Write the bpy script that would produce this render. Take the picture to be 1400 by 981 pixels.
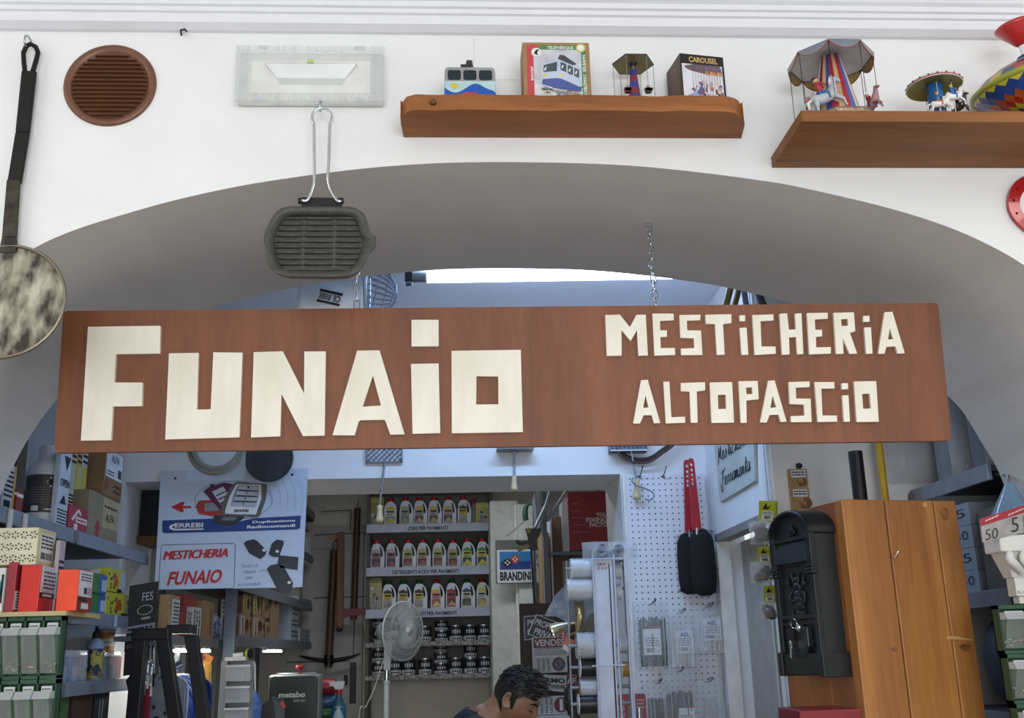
import bpy, bmesh, math, random
from mathutils import Vector as V, Matrix, noise as NZ
from mathutils.geometry import tessellate_polygon
random.seed(7)
PI = math.pi
for o in list(bpy.data.objects): bpy.data.objects.remove(o)
SC = bpy.context.scene
COL = SC.collection

# ------------------------------------------------------------------ camera
F_PX, TILT, YAW, ROLL = 1407.5, math.radians(15.915), math.radians(3.533), math.radians(-1.515)
CAM = V((0, -2.15, 1.6))
_f = V((math.sin(YAW)*math.cos(TILT), math.cos(YAW)*math.cos(TILT), math.sin(TILT)))
_r0 = V((math.cos(YAW), -math.sin(YAW), 0)); _u0 = _r0.cross(_f)
_r = _r0*math.cos(ROLL) + _u0*math.sin(ROLL); _u = -_r0*math.sin(ROLL) + _u0*math.cos(ROLL)
cd = bpy.data.cameras.new('camera'); cam = bpy.data.objects.new('camera', cd); COL.objects.link(cam)
cd.sensor_width = 36; cd.lens = F_PX/1400*36; cd.clip_start = .05
mw = Matrix.Identity(4)
for i in range(3):
    mw[i][0], mw[i][1], mw[i][2], mw[i][3] = _r[i], _u[i], -_f[i], CAM[i]
cam.matrix_world = mw
SC.camera = cam
def ray(px, py): return _f + _r*((px-700)/F_PX) - _u*((py-490.5)/F_PX)
def at(px, py, Y): d = ray(px, py); return CAM + d*((Y-CAM.y)/d.y)
def atx(px, py, X): d = ray(px, py); return CAM + d*((X-CAM.x)/d.x)
def atz(px, py, Z): d = ray(px, py); return CAM + d*((Z-CAM.z)/d.z)
def proj(P):
    v = V(P)-CAM; z = v.dot(_f); return 700+F_PX*v.dot(_r)/z, 490.5-F_PX*v.dot(_u)/z
def atp(px, py, p0, n): d = ray(px, py); return CAM + d*((p0-CAM).dot(n)/d.dot(n))

# ------------------------------------------------------------------ world, lights, exposure
SC.view_settings.view_transform = 'Standard'; SC.view_settings.look = 'None'
SC.view_settings.gamma = 1; SC.view_settings.use_curve_mapping = False
SC.view_settings.exposure = 0.0
w = bpy.data.worlds.new('daylight'); SC.world = w; w.use_nodes = True
w.node_tree.nodes['Background'].inputs[0].default_value = (.80, .88, 1, 1)
w.node_tree.nodes['Background'].inputs[1].default_value = 1.2
def area(name, loc, rot, sx, sy, power, col):
    l = bpy.data.lights.new(name, 'AREA'); l.shape = 'RECTANGLE'; l.size = sx; l.size_y = sy
    l.energy = power; l.color = col
    o = bpy.data.objects.new(name, l); COL.objects.link(o); o.location = loc; o.rotation_euler = rot
    return o
area('shop_ceiling_lamp', (-2.2, -1.7, 3.42), (0, 0, 0), .35, 2.2, 17, (1, .97, .93))
area('shop_ceiling_lamp', (2.4, -1.7, 3.42), (0, 0, 0), .35, 2.2, 17, (1, .97, .93))
area('shop_window_daylight', (.3, -5.2, 1.9), (PI/2, 0, 0), 3.4, 2.0, 106, (.93, .96, 1))
area('middle_room_lamp', (.15, 1.45, 2.93), (0, 0, 0), 1.2, .12, 10.5, (.34, .60, 1))
area('back_room_fill', (-.2, 3.9, 2.93), (0, 0, 0), 1.3, .3, 13, (.86, .93, 1))  # added fill light, unseen above the lintel, brightens the back room

# ------------------------------------------------------------------ materials
def lin(h):
    h = h.lstrip('#'); c = [int(h[i:i+2], 16)/255 for i in (0, 2, 4)]
    return tuple(x/12.92 if x <= .04045 else ((x+.055)/1.055)**2.4 for x in c)
_M = {}
def mat(h, rough=.5, metal=0, var=.06, scale=18, bump=0, stretch=(1, 1, 1), h2=None, emit=0, alpha=1, coat=0, lo=.35, hi=.65, detail=4):
    k = (h, rough, metal, var, scale, bump, stretch, h2, emit, alpha, coat, lo, hi, detail)
    if k in _M: return _M[k]
    m = bpy.data.materials.new('paint_'+h.strip('#')); m.use_nodes = True
    nt = m.node_tree; b = nt.nodes['Principled BSDF']; L = nt.links
    c = lin(h); c2 = lin(h2) if h2 else tuple(max(0, x*(1-2*var)) for x in c)
    if not h2: c = tuple(min(1, x*(1+var*.6)) for x in c)
    tc = nt.nodes.new('ShaderNodeTexCoord'); mp = nt.nodes.new('ShaderNodeMapping'); mp.inputs['Scale'].default_value = stretch
    n = nt.nodes.new('ShaderNodeTexNoise'); n.inputs['Scale'].default_value = scale; n.inputs['Detail'].default_value = detail
    rp = nt.nodes.new('ShaderNodeValToRGB'); e = rp.color_ramp.elements
    e[0].position = lo; e[1].position = hi; e[0].color = (*c2, 1); e[1].color = (*c, 1)
    L.new(tc.outputs['Object'], mp.inputs['Vector']); L.new(mp.outputs[0], n.inputs['Vector'])
    L.new(n.outputs['Fac'], rp.inputs['Fac']); L.new(rp.outputs[0], b.inputs['Base Color'])
    b.inputs['Roughness'].default_value = rough; b.inputs['Metallic'].default_value = metal
    if coat: b.inputs['Coat Weight'].default_value = coat
    if emit:
        b.inputs['Emission Color'].default_value = (*lin(h), 1); b.inputs['Emission Strength'].default_value = emit
    if alpha < 1: b.inputs['Alpha'].default_value = alpha
    if bump:
        bp = nt.nodes.new('ShaderNodeBump'); bp.inputs['Strength'].default_value = bump; bp.inputs['Distance'].default_value = .004
        L.new(n.outputs['Fac'], bp.inputs['Height']); L.new(bp.outputs[0], b.inputs['Normal'])
    _M[k] = m; return m
def clear(h, a=.35, rough=.12, wr=60, strength=.5):
    """clear crinkled plastic: see-through with wrinkled highlights"""
    k = ('clear', h, a, rough, wr, strength)
    if k in _M: return _M[k]
    m = bpy.data.materials.new('clear_plastic'); m.use_nodes = True; nt = m.node_tree; L = nt.links
    for n in list(nt.nodes): nt.nodes.remove(n)
    out = nt.nodes.new('ShaderNodeOutputMaterial'); t = nt.nodes.new('ShaderNodeBsdfTransparent'); mx = nt.nodes.new('ShaderNodeMixShader')
    p = nt.nodes.new('ShaderNodeBsdfPrincipled'); p.inputs['Base Color'].default_value = (*lin(h), 1)
    p.inputs['Roughness'].default_value = rough; p.inputs['Specular IOR Level'].default_value = .9
    n = nt.nodes.new('ShaderNodeTexNoise'); n.inputs['Scale'].default_value = wr; n.inputs['Detail'].default_value = 3; n.inputs['Distortion'].default_value = 1.5
    tc = nt.nodes.new('ShaderNodeTexCoord'); L.new(tc.outputs['Object'], n.inputs['Vector'])
    bp = nt.nodes.new('ShaderNodeBump'); bp.inputs['Strength'].default_value = strength; bp.inputs['Distance'].default_value = .01
    L.new(n.outputs['Fac'], bp.inputs['Height']); L.new(bp.outputs[0], p.inputs['Normal'])
    mx.inputs[0].default_value = a
    L.new(t.outputs[0], mx.inputs[1]); L.new(p.outputs[0], mx.inputs[2]); L.new(mx.outputs[0], out.inputs[0])
    _M[k] = m; return m
def wood(h, h2, axis='x', scale=9, rough=.45, bump=.15, knots=True, kscale=2.2, kh='#3a1d0a', fine=0.5):
    """grain stretched along one axis, rings distorted, sparse knots"""
    k = ('wood', h, h2, axis, scale, rough, knots, kscale, kh, fine)
    if k in _M: return _M[k]
    m = bpy.data.materials.new('wood_grain'); m.use_nodes = True; nt = m.node_tree; L = nt.links
    b = nt.nodes['Principled BSDF']; b.inputs['Roughness'].default_value = rough
    tc = nt.nodes.new('ShaderNodeTexCoord'); mp = nt.nodes.new('ShaderNodeMapping')
    s = {'x': (.09, 1, 1), 'y': (1, .09, 1), 'z': (1, 1, .09)}[axis]; mp.inputs['Scale'].default_value = s
    n = nt.nodes.new('ShaderNodeTexNoise'); n.inputs['Scale'].default_value = scale; n.inputs['Detail'].default_value = 6; n.inputs['Distortion'].default_value = .8
    n2 = nt.nodes.new('ShaderNodeTexNoise'); n2.inputs['Scale'].default_value = scale*14; n2.inputs['Detail'].default_value = 3
    L.new(tc.outputs['Object'], mp.inputs['Vector']); L.new(mp.outputs[0], n.inputs['Vector']); L.new(mp.outputs[0], n2.inputs['Vector'])
    ad = nt.nodes.new('ShaderNodeMath'); ad.operation = 'MULTIPLY_ADD'; ad.inputs[1].default_value = fine*.5
    L.new(n2.outputs['Fac'], ad.inputs[0]); L.new(n.outputs['Fac'], ad.inputs[2])
    rp = nt.nodes.new('ShaderNodeValToRGB'); e = rp.color_ramp.elements
    e[0].position = .45; e[1].position = .95; e[0].color = (*lin(h2), 1); e[1].color = (*lin(h), 1)
    L.new(ad.outputs[0], rp.inputs['Fac']); col = rp.outputs[0]
    if knots:
        mp2 = nt.nodes.new('ShaderNodeMapping'); s2 = {'x': (.45, 1, 1), 'y': (1, .45, 1), 'z': (1, 1, .45)}[axis]; mp2.inputs['Scale'].default_value = s2
        vo = nt.nodes.new('ShaderNodeTexVoronoi'); vo.inputs['Scale'].default_value = kscale; L.new(tc.outputs['Object'], mp2.inputs['Vector']); L.new(mp2.outputs[0], vo.inputs['Vector'])
        r2 = nt.nodes.new('ShaderNodeValToRGB'); r2.color_ramp.elements[0].position = .03; r2.color_ramp.elements[1].position = .11
        r2.color_ramp.elements[0].color = (1, 1, 1, 1); r2.color_ramp.elements[1].color = (0, 0, 0, 1)
        L.new(vo.outputs['Distance'], r2.inputs['Fac'])
        mx = nt.nodes.new('ShaderNodeMixRGB'); mx.inputs[2].default_value = (*lin(kh), 1)
        L.new(r2.outputs[0], mx.inputs[0]); L.new(col, mx.inputs[1]); col = mx.outputs[0]
    L.new(col, b.inputs['Base Color'])
    bp = nt.nodes.new('ShaderNodeBump'); bp.inputs['Strength'].default_value = bump; bp.inputs['Distance'].default_value = .003
    L.new(ad.outputs[0], bp.inputs['Height']); L.new(bp.outputs[0], b.inputs['Normal'])
    _M[k] = m; return m
WHITE = mat('#efeee9', .45); CREAM = mat('#f3ecd9', .5, h2='#e3dcc6', scale=9); BLACK = mat('#141416', .45); INK = mat('#1a1a1c', .6)
STEEL = mat('#b9bcc0', .28, 1); CHROME = mat('#dcdfe2', .12, 1); GREYM = mat('#8b919a', .45, .3); DKM = mat('#2b2d30', .4, .4)
RED = mat('#b3262a', .4); CARD = mat('#a5835c', .8, scale=40); CARDD = mat('#8a6a49', .8, scale=40); GOLD = mat('#b79a4b', .35, .8)

# ------------------------------------------------------------------ mesh builder
_TXT = {}
def textmesh(s, off=0.0):
    k = (s, off)
    if k not in _TXT:
        c = bpy.data.curves.new('t', 'FONT'); c.body = s; c.size = 1; c.offset = off; c.align_x = 'CENTER'; c.resolution_u = 3
        o = bpy.data.objects.new('t', c); COL.objects.link(o)
        dg = bpy.context.evaluated_depsgraph_get(); me = o.evaluated_get(dg).to_mesh()
        vs = [(v.co.x, v.co.y) for v in me.vertices]; fs = [tuple(p.vertices) for p in me.polygons]
        bpy.data.objects.remove(o); bpy.data.curves.remove(c)
        xs = [p[0] for p in vs] or [0]; ys = [p[1] for p in vs] or [0]
        _TXT[k] = (vs, fs, min(xs), max(xs), min(ys), max(ys))
    return _TXT[k]
class Fr:
    """a local drawing frame: u right, v up, w out of the surface"""
    def __init__(s, o, u, v, w): s.o, s.u, s.v, s.w = V(o), V(u), V(v), V(w)
    def __call__(s, a, b, c=0): return s.o + s.u*a + s.v*b + s.w*c
def front(o): return Fr(o, (1, 0, 0), (0, 0, 1), (0, -1, 0))
def fromleft(o): return Fr(o, (0, 1, 0), (0, 0, 1), (1, 0, 0))     # surface of a left-hand shelf, facing the aisle (+X)
def fromright(o): return Fr(o, (0, -1, 0), (0, 0, 1), (-1, 0, 0))  # surface facing -X
XYZ = Fr((0, 0, 0), (1, 0, 0), (0, 1, 0), (0, 0, 1))
WL = {}
class MB:
    def __init__(s): s.v, s.f, s.m, s.mats, s.sm = [], [], [], [], []
    def mi(s, m):
        if m not in s.mats: s.mats.append(m)
        return s.mats.index(m)
    def add(s, vs, fs, m, smooth=False):
        b = len(s.v); s.v += [V(p) for p in vs]; i = s.mi(m)
        for f in fs: s.f.append(tuple(b+k for k in f)); s.m.append(i); s.sm.append(smooth)
        return s
    def box(s, x0, x1, y0, y1, z0, z1, m, fr=XYZ):
        x0, x1 = sorted((x0, x1)); y0, y1 = sorted((y0, y1)); z0, z1 = sorted((z0, z1))
        p = [fr(x, y, z) for z in (z0, z1) for y in (y0, y1) for x in (x0, x1)]
        return s.add(p, [(0, 2, 3, 1), (4, 5, 7, 6), (0, 1, 5, 4), (2, 6, 7, 3), (0, 4, 6, 2), (1, 3, 7, 5)], m)
    def hexa(s, p, m): # 8 points: bottom 4 ccw, top 4 ccw
        return s.add(p, [(3, 2, 1, 0), (4, 5, 6, 7), (0, 1, 5, 4), (1, 2, 6, 5), (2, 3, 7, 6), (3, 0, 4, 7)], m)
    def poly(s, pts, m): return s.add(pts, [tuple(range(len(pts)))], m)
    def prism3(s, front_pts, back_off, m, holes=(), ms=None):
        """outline (list of 3D points) plus holes, extruded by vector back_off"""
        loops = [[V(p) for p in front_pts]] + [[V(p) for p in h] for h in holes]
        tri = tessellate_polygon(loops); flat = [p for l in loops for p in l]; n = len(flat); off = V(back_off)
        nrm = V((0, 0, 0))
        for t in tri: nrm += (flat[t[1]]-flat[t[0]]).cross(flat[t[2]]-flat[t[0]])
        fs = []
        for t in tri:
            a = (flat[t[1]]-flat[t[0]]).cross(flat[t[2]]-flat[t[0]])
            if a.dot(off) > 0: t = (t[2], t[1], t[0])
            fs.append(t); fs.append((t[2]+n, t[1]+n, t[0]+n))
        s.add(flat+[p+off for p in flat], fs, m)
        k = 0
        for l in loops:
            q = len(l); vs = l+[p+off for p in l]
            s.add(vs, [(i, (i+1) % q, (i+1) % q+q, i+q) for i in range(q)], ms or m); k += q
        return s
    def prism(s, uv, m, fr, w0=0, w1=.002, holes=(), ms=None):
        return s.prism3([fr(a, b, w1) for a, b in uv], fr.w*(w0-w1), m, [[fr(a, b, w1) for a, b in h] for h in holes], ms)
    def ring(s, rings, m, caps=True, closed=False, smooth=True):
        n = len(rings[0]); vs = [p for r in rings for p in r]; fs = []
        R = len(rings)
        for i in range(R if closed else R-1):
            for j in range(n): fs.append((i*n+j, i*n+(j+1) % n, ((i+1) % R)*n+(j+1) % n, ((i+1) % R)*n+j))
        s.add(vs, fs, m, smooth)
        if caps and not closed: s.add(rings[0], [tuple(range(n))[::-1]], m); s.add(rings[-1], [tuple(range(n))], m)
        return s
    def tube(s, pts, r, m, n=8, closed=False, caps=True):
        pts = [V(p) for p in pts]; N = len(pts); rs = r if isinstance(r, (list, tuple)) else [r]*N
        up = None; rings = []
        for i, p in enumerate(pts):
            a = pts[(i-1) % N] if (closed or i > 0) else p; b = pts[(i+1) % N] if (closed or i < N-1) else p
            t = (b-a).normalized()
            if up is None: up = t.cross(V((0, 0, 1))) if abs(t.z) < .9 else t.cross(V((1, 0, 0)))
            up = (up - t*up.dot(t)).normalized(); bi = t.cross(up)
            rings.append([p+(up*math.cos(2*PI*k/n)+bi*math.sin(2*PI*k/n))*rs[i] for k in range(n)])
        return s.ring(rings, m, caps, closed)
    def lathe(s, prof, o, m, axis=(0, 0, 1), n=24, sq=(1, 1), caps=True, smooth=True, a0=0):
        ax = V(axis).normalized(); e = ax.orthogonal().normalized() if abs(ax.z) < .99 else V((1, 0, 0)); g = ax.cross(e); o = V(o)
        rings = [[o+ax*h+(e*math.cos(a0+2*PI*k/n)*sq[0]+g*math.sin(a0+2*PI*k/n)*sq[1])*r for k in range(n)] for r, h in prof]
        return s.ring(rings, m, caps, False, smooth)
    def ball(s, c, r, m, n=12, rot=None):
        r = (r, r, r) if not hasattr(r, '__len__') else r; c = V(c); rings = []
        for i in range(1, n):
            t = PI*i/n; row = []
            for k in range(n*2):
                p = V((r[0]*math.sin(t)*math.cos(PI*k/n), r[1]*math.sin(t)*math.sin(PI*k/n), -r[2]*math.cos(t)))
                row.append(c+(rot @ p if rot else p))
            rings.append(row)
        return s.ring(rings, m, True)
    def text(s, t, fr, u0, v0, u1, v1, m, w=.0012, off=.0, shear=0, rot=0):
        vs, fs, x0, x1, y0, y1 = textmesh(t, off)
        if not fs: return s
        out = []
        for x, y in vs:
            a = (x-x0)/max(1e-6, x1-x0); b = (y-y0)/max(1e-6, y1-y0)
            out.append(fr(u0+(u1-u0)*a+shear*(b-.5), v0+(v1-v0)*b+rot*(a-.5)*(u1-u0), w))
        return s.add(out, fs, m)
    def rect(s, fr, u0, v0, u1, v1, m, w=.0008): # thin printed panel
        return s.box(u0, u1, v0, v1, 0, w, m, fr)
    def build(s, name, parent=None, bevel=0, local=False, seg=2, **props):
        me = bpy.data.meshes.new(name)
        if local: o0 = V((0, 0, 0))
        elif parent is None:
            o0 = V(((min(p.x for p in s.v)+max(p.x for p in s.v))/2, (min(p.y for p in s.v)+max(p.y for p in s.v))/2, min(p.z for p in s.v)))
        else:
            o0 = sum(s.v, V((0, 0, 0)))/len(s.v)
        me.from_pydata([p-o0 for p in s.v], [], s.f)
        for m in s.mats: me.materials.append(m)
        me.polygons.foreach_set('material_index', s.m); me.polygons.foreach_set('use_smooth', s.sm); me.update()
        o = bpy.data.objects.new(name, me); COL.objects.link(o)
        if parent is not None:
            o.parent = parent
            if local: WL[o.name] = WL.get(parent.name, V((0, 0, 0)))
            else: o.location = o0-WL[parent.name]; WL[o.name] = o0
        else: o.location = o0; WL[o.name] = V(o0)
        if bevel:
            b = o.modifiers.new('bevel', 'BEVEL'); b.width = bevel; b.segments = seg; b.limit_method = 'ANGLE'; b.angle_limit = math.radians(40)
        for k, v in props.items(): o[k] = v
        return o
def tag(o, label, cat, group=None):
    o['label'] = label; o['category'] = cat
    if group: o['group'] = group
    return o
def thing(name, label, cat, loc, rotz=0, group=None):
    o = bpy.data.objects.new(name, None); COL.objects.link(o); o.location = loc; o.rotation_euler = (0, 0, rotz); o.empty_display_size = .05
    WL[o.name] = V(loc); return tag(o, label, cat, group)
KIDS = {}
def copy_tree(o, parent=None):
    c = o.copy(); COL.objects.link(c)
    if parent is not None: c.parent = parent
    for ch in list(o.children): copy_tree(ch, c)
    return c
def struct(o): o['kind'] = 'structure'; return o
def S(name, mb, **k): return struct(mb.build(name, **k))
ORD = ['first', 'second', 'third', 'fourth', 'fifth', 'sixth', 'seventh', 'eighth', 'ninth', 'tenth']
def pr(x0, y0, x1, y1, Y):
    """pixel rectangle on the upright plane Y -> X0, X1, Z0, Z1"""
    a = at(x0, (y0+y1)/2, Y).x; b = at(x1, (y0+y1)/2, Y).x
    return a, b, at((x0+x1)/2, y1, Y).z, at((x0+x1)/2, y0, Y).z
def pts(P, Y): return [at(x, y, Y) for x, y in P]
def rrect(u0, v0, u1, v1, r, n=4):
    out = []
    for cx, cy, a in ((u1-r, v1-r, 0), (u0+r, v1-r, PI/2), (u0+r, v0+r, PI), (u1-r, v0+r, 1.5*PI)):
        for i in range(n+1): out.append((cx+r*math.cos(a+PI/2*i/n), cy+r*math.sin(a+PI/2*i/n)))
    return out
def circ(cx, cy, r, n=24, ry=None): return [(cx+r*math.cos(2*PI*i/n), cy+(ry or r)*math.sin(2*PI*i/n)) for i in range(n)]
def scribble(mb, fr, u0, v0, u1, v1, m, rows=3, w=.001, seed=0):
    """lines of tiny print too small to read"""
    rg = random.Random(seed); h = (v1-v0)/rows
    for i in range(rows):
        a = u0
        while a < u1-.02*(u1-u0):
            l = rg.uniform(.10, .3)*(u1-u0); mb.box(a, min(u1, a+l), v1-(i+.75)*h, v1-(i+.3)*h, 0, w, m, fr); a += l+.05*(u1-u0)
def barcode(mb, fr, u0, v0, u1, v1, m, w=.001, seed=0):
    rg = random.Random(seed); a = u0
    while a < u1: l = rg.choice((1, 1, 2, 3))*(u1-u0)/40; mb.box(a, min(a+l, u1), v0, v1, 0, w, m, fr); a += l+rg.choice((1, 1, 2))*(u1-u0)/40

# ================================================================== STRUCTURE
PLASTER = mat('#f1f1ef', .75, var=.015, scale=6, bump=.08); PLASTER2 = mat('#eceef2', .7, var=.015, scale=5, bump=.06)
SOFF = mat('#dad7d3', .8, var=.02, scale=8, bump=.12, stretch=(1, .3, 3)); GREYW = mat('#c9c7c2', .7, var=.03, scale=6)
ZC = 3.45
ARCH = [(-1.262, 0), (-1.262, 1.75), (-1.25, 1.9), (-1.212, 2.04), (-1.172, 2.155), (-1.13, 2.24), (-1.07, 2.33), (-1.0, 2.405), (-.909, 2.475), (-.827, 2.518),
        (-.712, 2.559), (-.595, 2.595), (-.435, 2.632), (-.231, 2.664), (-.08, 2.679), (.061, 2.685), (.25, 2.684), (.416, 2.677), (.58, 2.660), (.739, 2.637), (.824, 2.62),
        (.993, 2.577), (1.118, 2.536), (1.22, 2.49), (1.318, 2.427), (1.39, 2.35), (1.44, 2.285), (1.478, 2.235), (1.517, 2.15), (1.556, 2.06), (1.578, 1.94), (1.588, 1.75), (1.588, 0)]
def smoothpath(P, k=4):
    out = []
    for i in range(len(P)-1):
        p0 = P[max(0, i-1)]; p1 = P[i]; p2 = P[i+1]; p3 = P[min(len(P)-1, i+2)]
        for j in range(k):
            t = j/k
            out.append(tuple(.5*((2*b)+(c-a)*t+(2*a-5*b+4*c-d)*t*t+(-a+3*b-3*c+d)*t**3) for a, b, c, d in zip(p0, p1, p2, p3)))
    return out+[P[-1]]
arc = [ARCH[0]]+smoothpath(ARCH[1:-1], 4)+[ARCH[-1]]
T = .68
outline = [(-3.0, 0)]+arc+[(3.2, 0), (3.2, ZC), (-3.0, ZC)]
mb = MB(); F0 = front((0, 0, 0))
mb.prism3([F0(a, b) for a, b in outline], (0, T, 0), PLASTER)
na = len(arc); vs = [F0(a, b, -.0008 if 0 < i < na-1 else 0) for i, (a, b) in enumerate(arc)]
o = mb.build('wall_front', local=True); struct(o); WL[o.name] = V((0, 0, 0))
# soffit faces of the arch get their own, slightly greyer material slot
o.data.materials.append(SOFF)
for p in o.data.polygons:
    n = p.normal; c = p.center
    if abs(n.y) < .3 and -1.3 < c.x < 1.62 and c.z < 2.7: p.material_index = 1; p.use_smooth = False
# cornice: stepped moulding running along the top of the front wall
cz = at(700, 49, 0).z
prof = [(0, cz), (.012, cz), (.030, cz+.010), (.034, cz+.024), (.034, cz+.030), (.040, cz+.033), (.042, cz+.043), (.048, cz+.046), (.050, cz+.058), (.058, cz+.064), (.062, cz+.072),
        (.062, cz+.098), (.070, cz+.104), (.074, cz+.116), (.080, cz+.118), (.084, cz+.13), (.10, cz+.14), (.10, cz+.19), (.12, cz+.2), (.12, ZC), (0, ZC)]
mb = MB(); mb.prism3([V((-3.0, -d, z)) for d, z in prof], (6.2, 0, 0), mat('#ededf1', .5, var=.01)); S('trim_1', mb)
o_ = at(648, 90, 0); mb = MB(); mb.box(o_.x, o_.x+.10, -.0015, .002, at(680, 108, 0).z-.002, at(680, 108, 0).z+.0005, PLASTER); mb.box(o_.x, o_.x+.0012, -.0012, .002, at(648, 128, 0).z, at(648, 52, 0).z, mat('#dcdce0', .6)); S('trim_5', mb)
S('floor', MB().box(-3.2, 3.4, -5.6, 6.2, -.1, 0, mat('#a79f93', .5, h2='#8d867b', scale=3)))
S('ceiling', MB().box(-3.1, 3.3, -5.5, T, ZC, ZC+.1, PLASTER))
S('wall_left', MB().box(-3.1, -3.0, -5.5, 0, 0, ZC, PLASTER))
S('wall_right', MB().box(3.2, 3.3, -5.5, 0, 0, ZC, PLASTER))
mb = MB(); mb.prism3([V((-3.1, -5.5, 0)), V((3.3, -5.5, 0)), V((3.3, -5.5, ZC)), V((-3.1, -5.5, ZC))], (0, .08, 0), PLASTER, [[V((-1.5, -5.5, .8)), V((2.1, -5.5, .8)), V((2.1, -5.5, 2.95)), V((-1.5, -5.5, 2.95))]]); S('wall_shopfront', mb)
# middle room behind the arch
XR, YP, ZL = 1.095, 2.2, 2.325
S('ceiling_middle', MB().box(-1.85, 2.15, T, 2.2, 3.005, 3.1, mat('#e4e9f4', .7, var=.01)))
S('wall_middle_left', MB().box(-1.85, -1.75, T, 2.2, 0, 3.005, GREYW))
S('wall_middle_right', MB().box(2.05, 2.15, T, 1.29, 0, 3.005, GREYW))
mb = MB(); mb.box(XR, 2.15, 1.29, 1.41, 0, 3.005, mat('#e6e4e0', .7, var=.02))
S('wall_return', mb)
# side wall with the doorway
dz = atx(976, 738, XR).z; dz2 = atx(1043, 703, XR).z; dzz = 2.05
mb = MB(); mb.box(XR, XR+.12, 1.41, 2.2, dzz, 3.005, PLASTER2); mb.box(XR, XR+.12, 2.12, 2.2, 0, dzz, PLASTER2); S('wall_side', mb)
mb = MB(); mb.box(XR-.006, XR+.05, 1.41, 2.12, dzz-.03, dzz, mat('#8f8b84', .5)); mb.box(XR-.006, XR+.05, 2.10, 2.12, 0, dzz, WHITE); S('trim_2', mb)
S('trim_3', MB().box(XR-.012, XR, 1.33, 1.345, 0, 3.0, mat('#dcdfe6', .5)).box(XR-.012, XR, 1.30, 1.315, 0, 3.0, mat('#dcdfe6', .5)))
S('door_1', MB().box(XR+.10, XR+.13, 1.43, 2.12, 0, dzz-.03, mat('#b3b0aa', .5)).box(XR+.09, XR+.10, 1.75, 1.76, 0, dzz-.03, mat('#cfcdc8', .5)), bevel=.004)
# lintel wall with the wide opening to the back room
OL = -1.36
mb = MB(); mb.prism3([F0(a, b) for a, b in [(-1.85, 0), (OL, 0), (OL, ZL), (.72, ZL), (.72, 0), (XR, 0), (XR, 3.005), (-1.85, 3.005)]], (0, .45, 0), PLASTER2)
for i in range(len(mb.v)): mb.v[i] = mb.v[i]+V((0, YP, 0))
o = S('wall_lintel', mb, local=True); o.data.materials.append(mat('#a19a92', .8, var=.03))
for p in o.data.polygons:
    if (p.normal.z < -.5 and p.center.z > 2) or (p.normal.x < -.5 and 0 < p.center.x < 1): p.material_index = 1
# back room
YB = 5.72
S('wall_back', MB().box(-2.0, 2.0, YB, YB+.1, 0, 3.0, mat('#d2ccbf', .75, var=.03)))
S('wall_back_left', MB().box(-2.0, -1.9, 2.65, YB, 0, 3.0, GREYW)); S('wall_back_right', MB().box(1.2, 1.3, 2.65, YB, 0, 3.0, GREYW))
S('ceiling_back', MB().box(-2.0, 2.0, 2.65, YB, 3.0, 3.1, mat('#c9c8c4', .8)))
x0, x1, z0, z1 = pr(672, 668, 712, 981, 5.0)
mb = MB(); mb.box(x0, x1, 5.0, 5.7, 0, 2.62, mat('#d3d6cf', .6)); S('wall_pier', mb, bevel=.01)
x0, x1, z0, z1 = pr(708, 668, 730, 820, 4.9); S('trim_4', MB().box(x0, x1, 4.9, 5.0, 0, 2.58, mat('#dfe2dc', .5)).box(x0-.02, x0, 4.93, 5, 0, 2.58, WHITE), bevel=.006)

# ================================================================== MAIN SIGN
sy, sp, sr = math.radians(-1.577), math.radians(4.872), math.radians(-.361)
ex = V((math.cos(sy), math.sin(sy), 0)); nn = V((math.sin(sy), -math.cos(sy), 0)); ez = V((0, 0, 1))*math.cos(sp)+nn*math.sin(sp)
ua = ex*math.cos(sr)+ez*math.sin(sr); va = -ex*math.sin(sr)+ez*math.cos(sr); wa = ua.cross(va)
kk = (.22-CAM.y)/(.2-CAM.y); SO = V((.134*kk, .22, CAM.z+.63*kk)); SW, SH = 2.098*kk, .336*kk
FS = Fr(SO, ua, va, wa)
SIGNW = wood('#8a5230', '#683b22', 'z', 7, .55, .06, knots=False, fine=.9)
mb = MB(); mb.prism(rrect(-SW/2, -SH/2, SW/2, SH/2, .010), SIGNW, FS, -.022, 0)
sign = mb.build('hanging_sign', bevel=.003)
tag(sign, 'long brown wooden signboard with raised cream letters hanging under the arch', 'sign')
def zl3(x, y): return 70+x/4.2424, 400+y/4.2424
def zl4(x, y): return 440+x/4.2424, 410+y/4.2424
def zl5(x, y): return 800+x/4.673, 400+y/4.673
def zl6(x, y): return 1050+x/4.673, 400+y/4.673
def zln(x, y): return 330+x/6.54, 460+y/6.54
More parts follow.
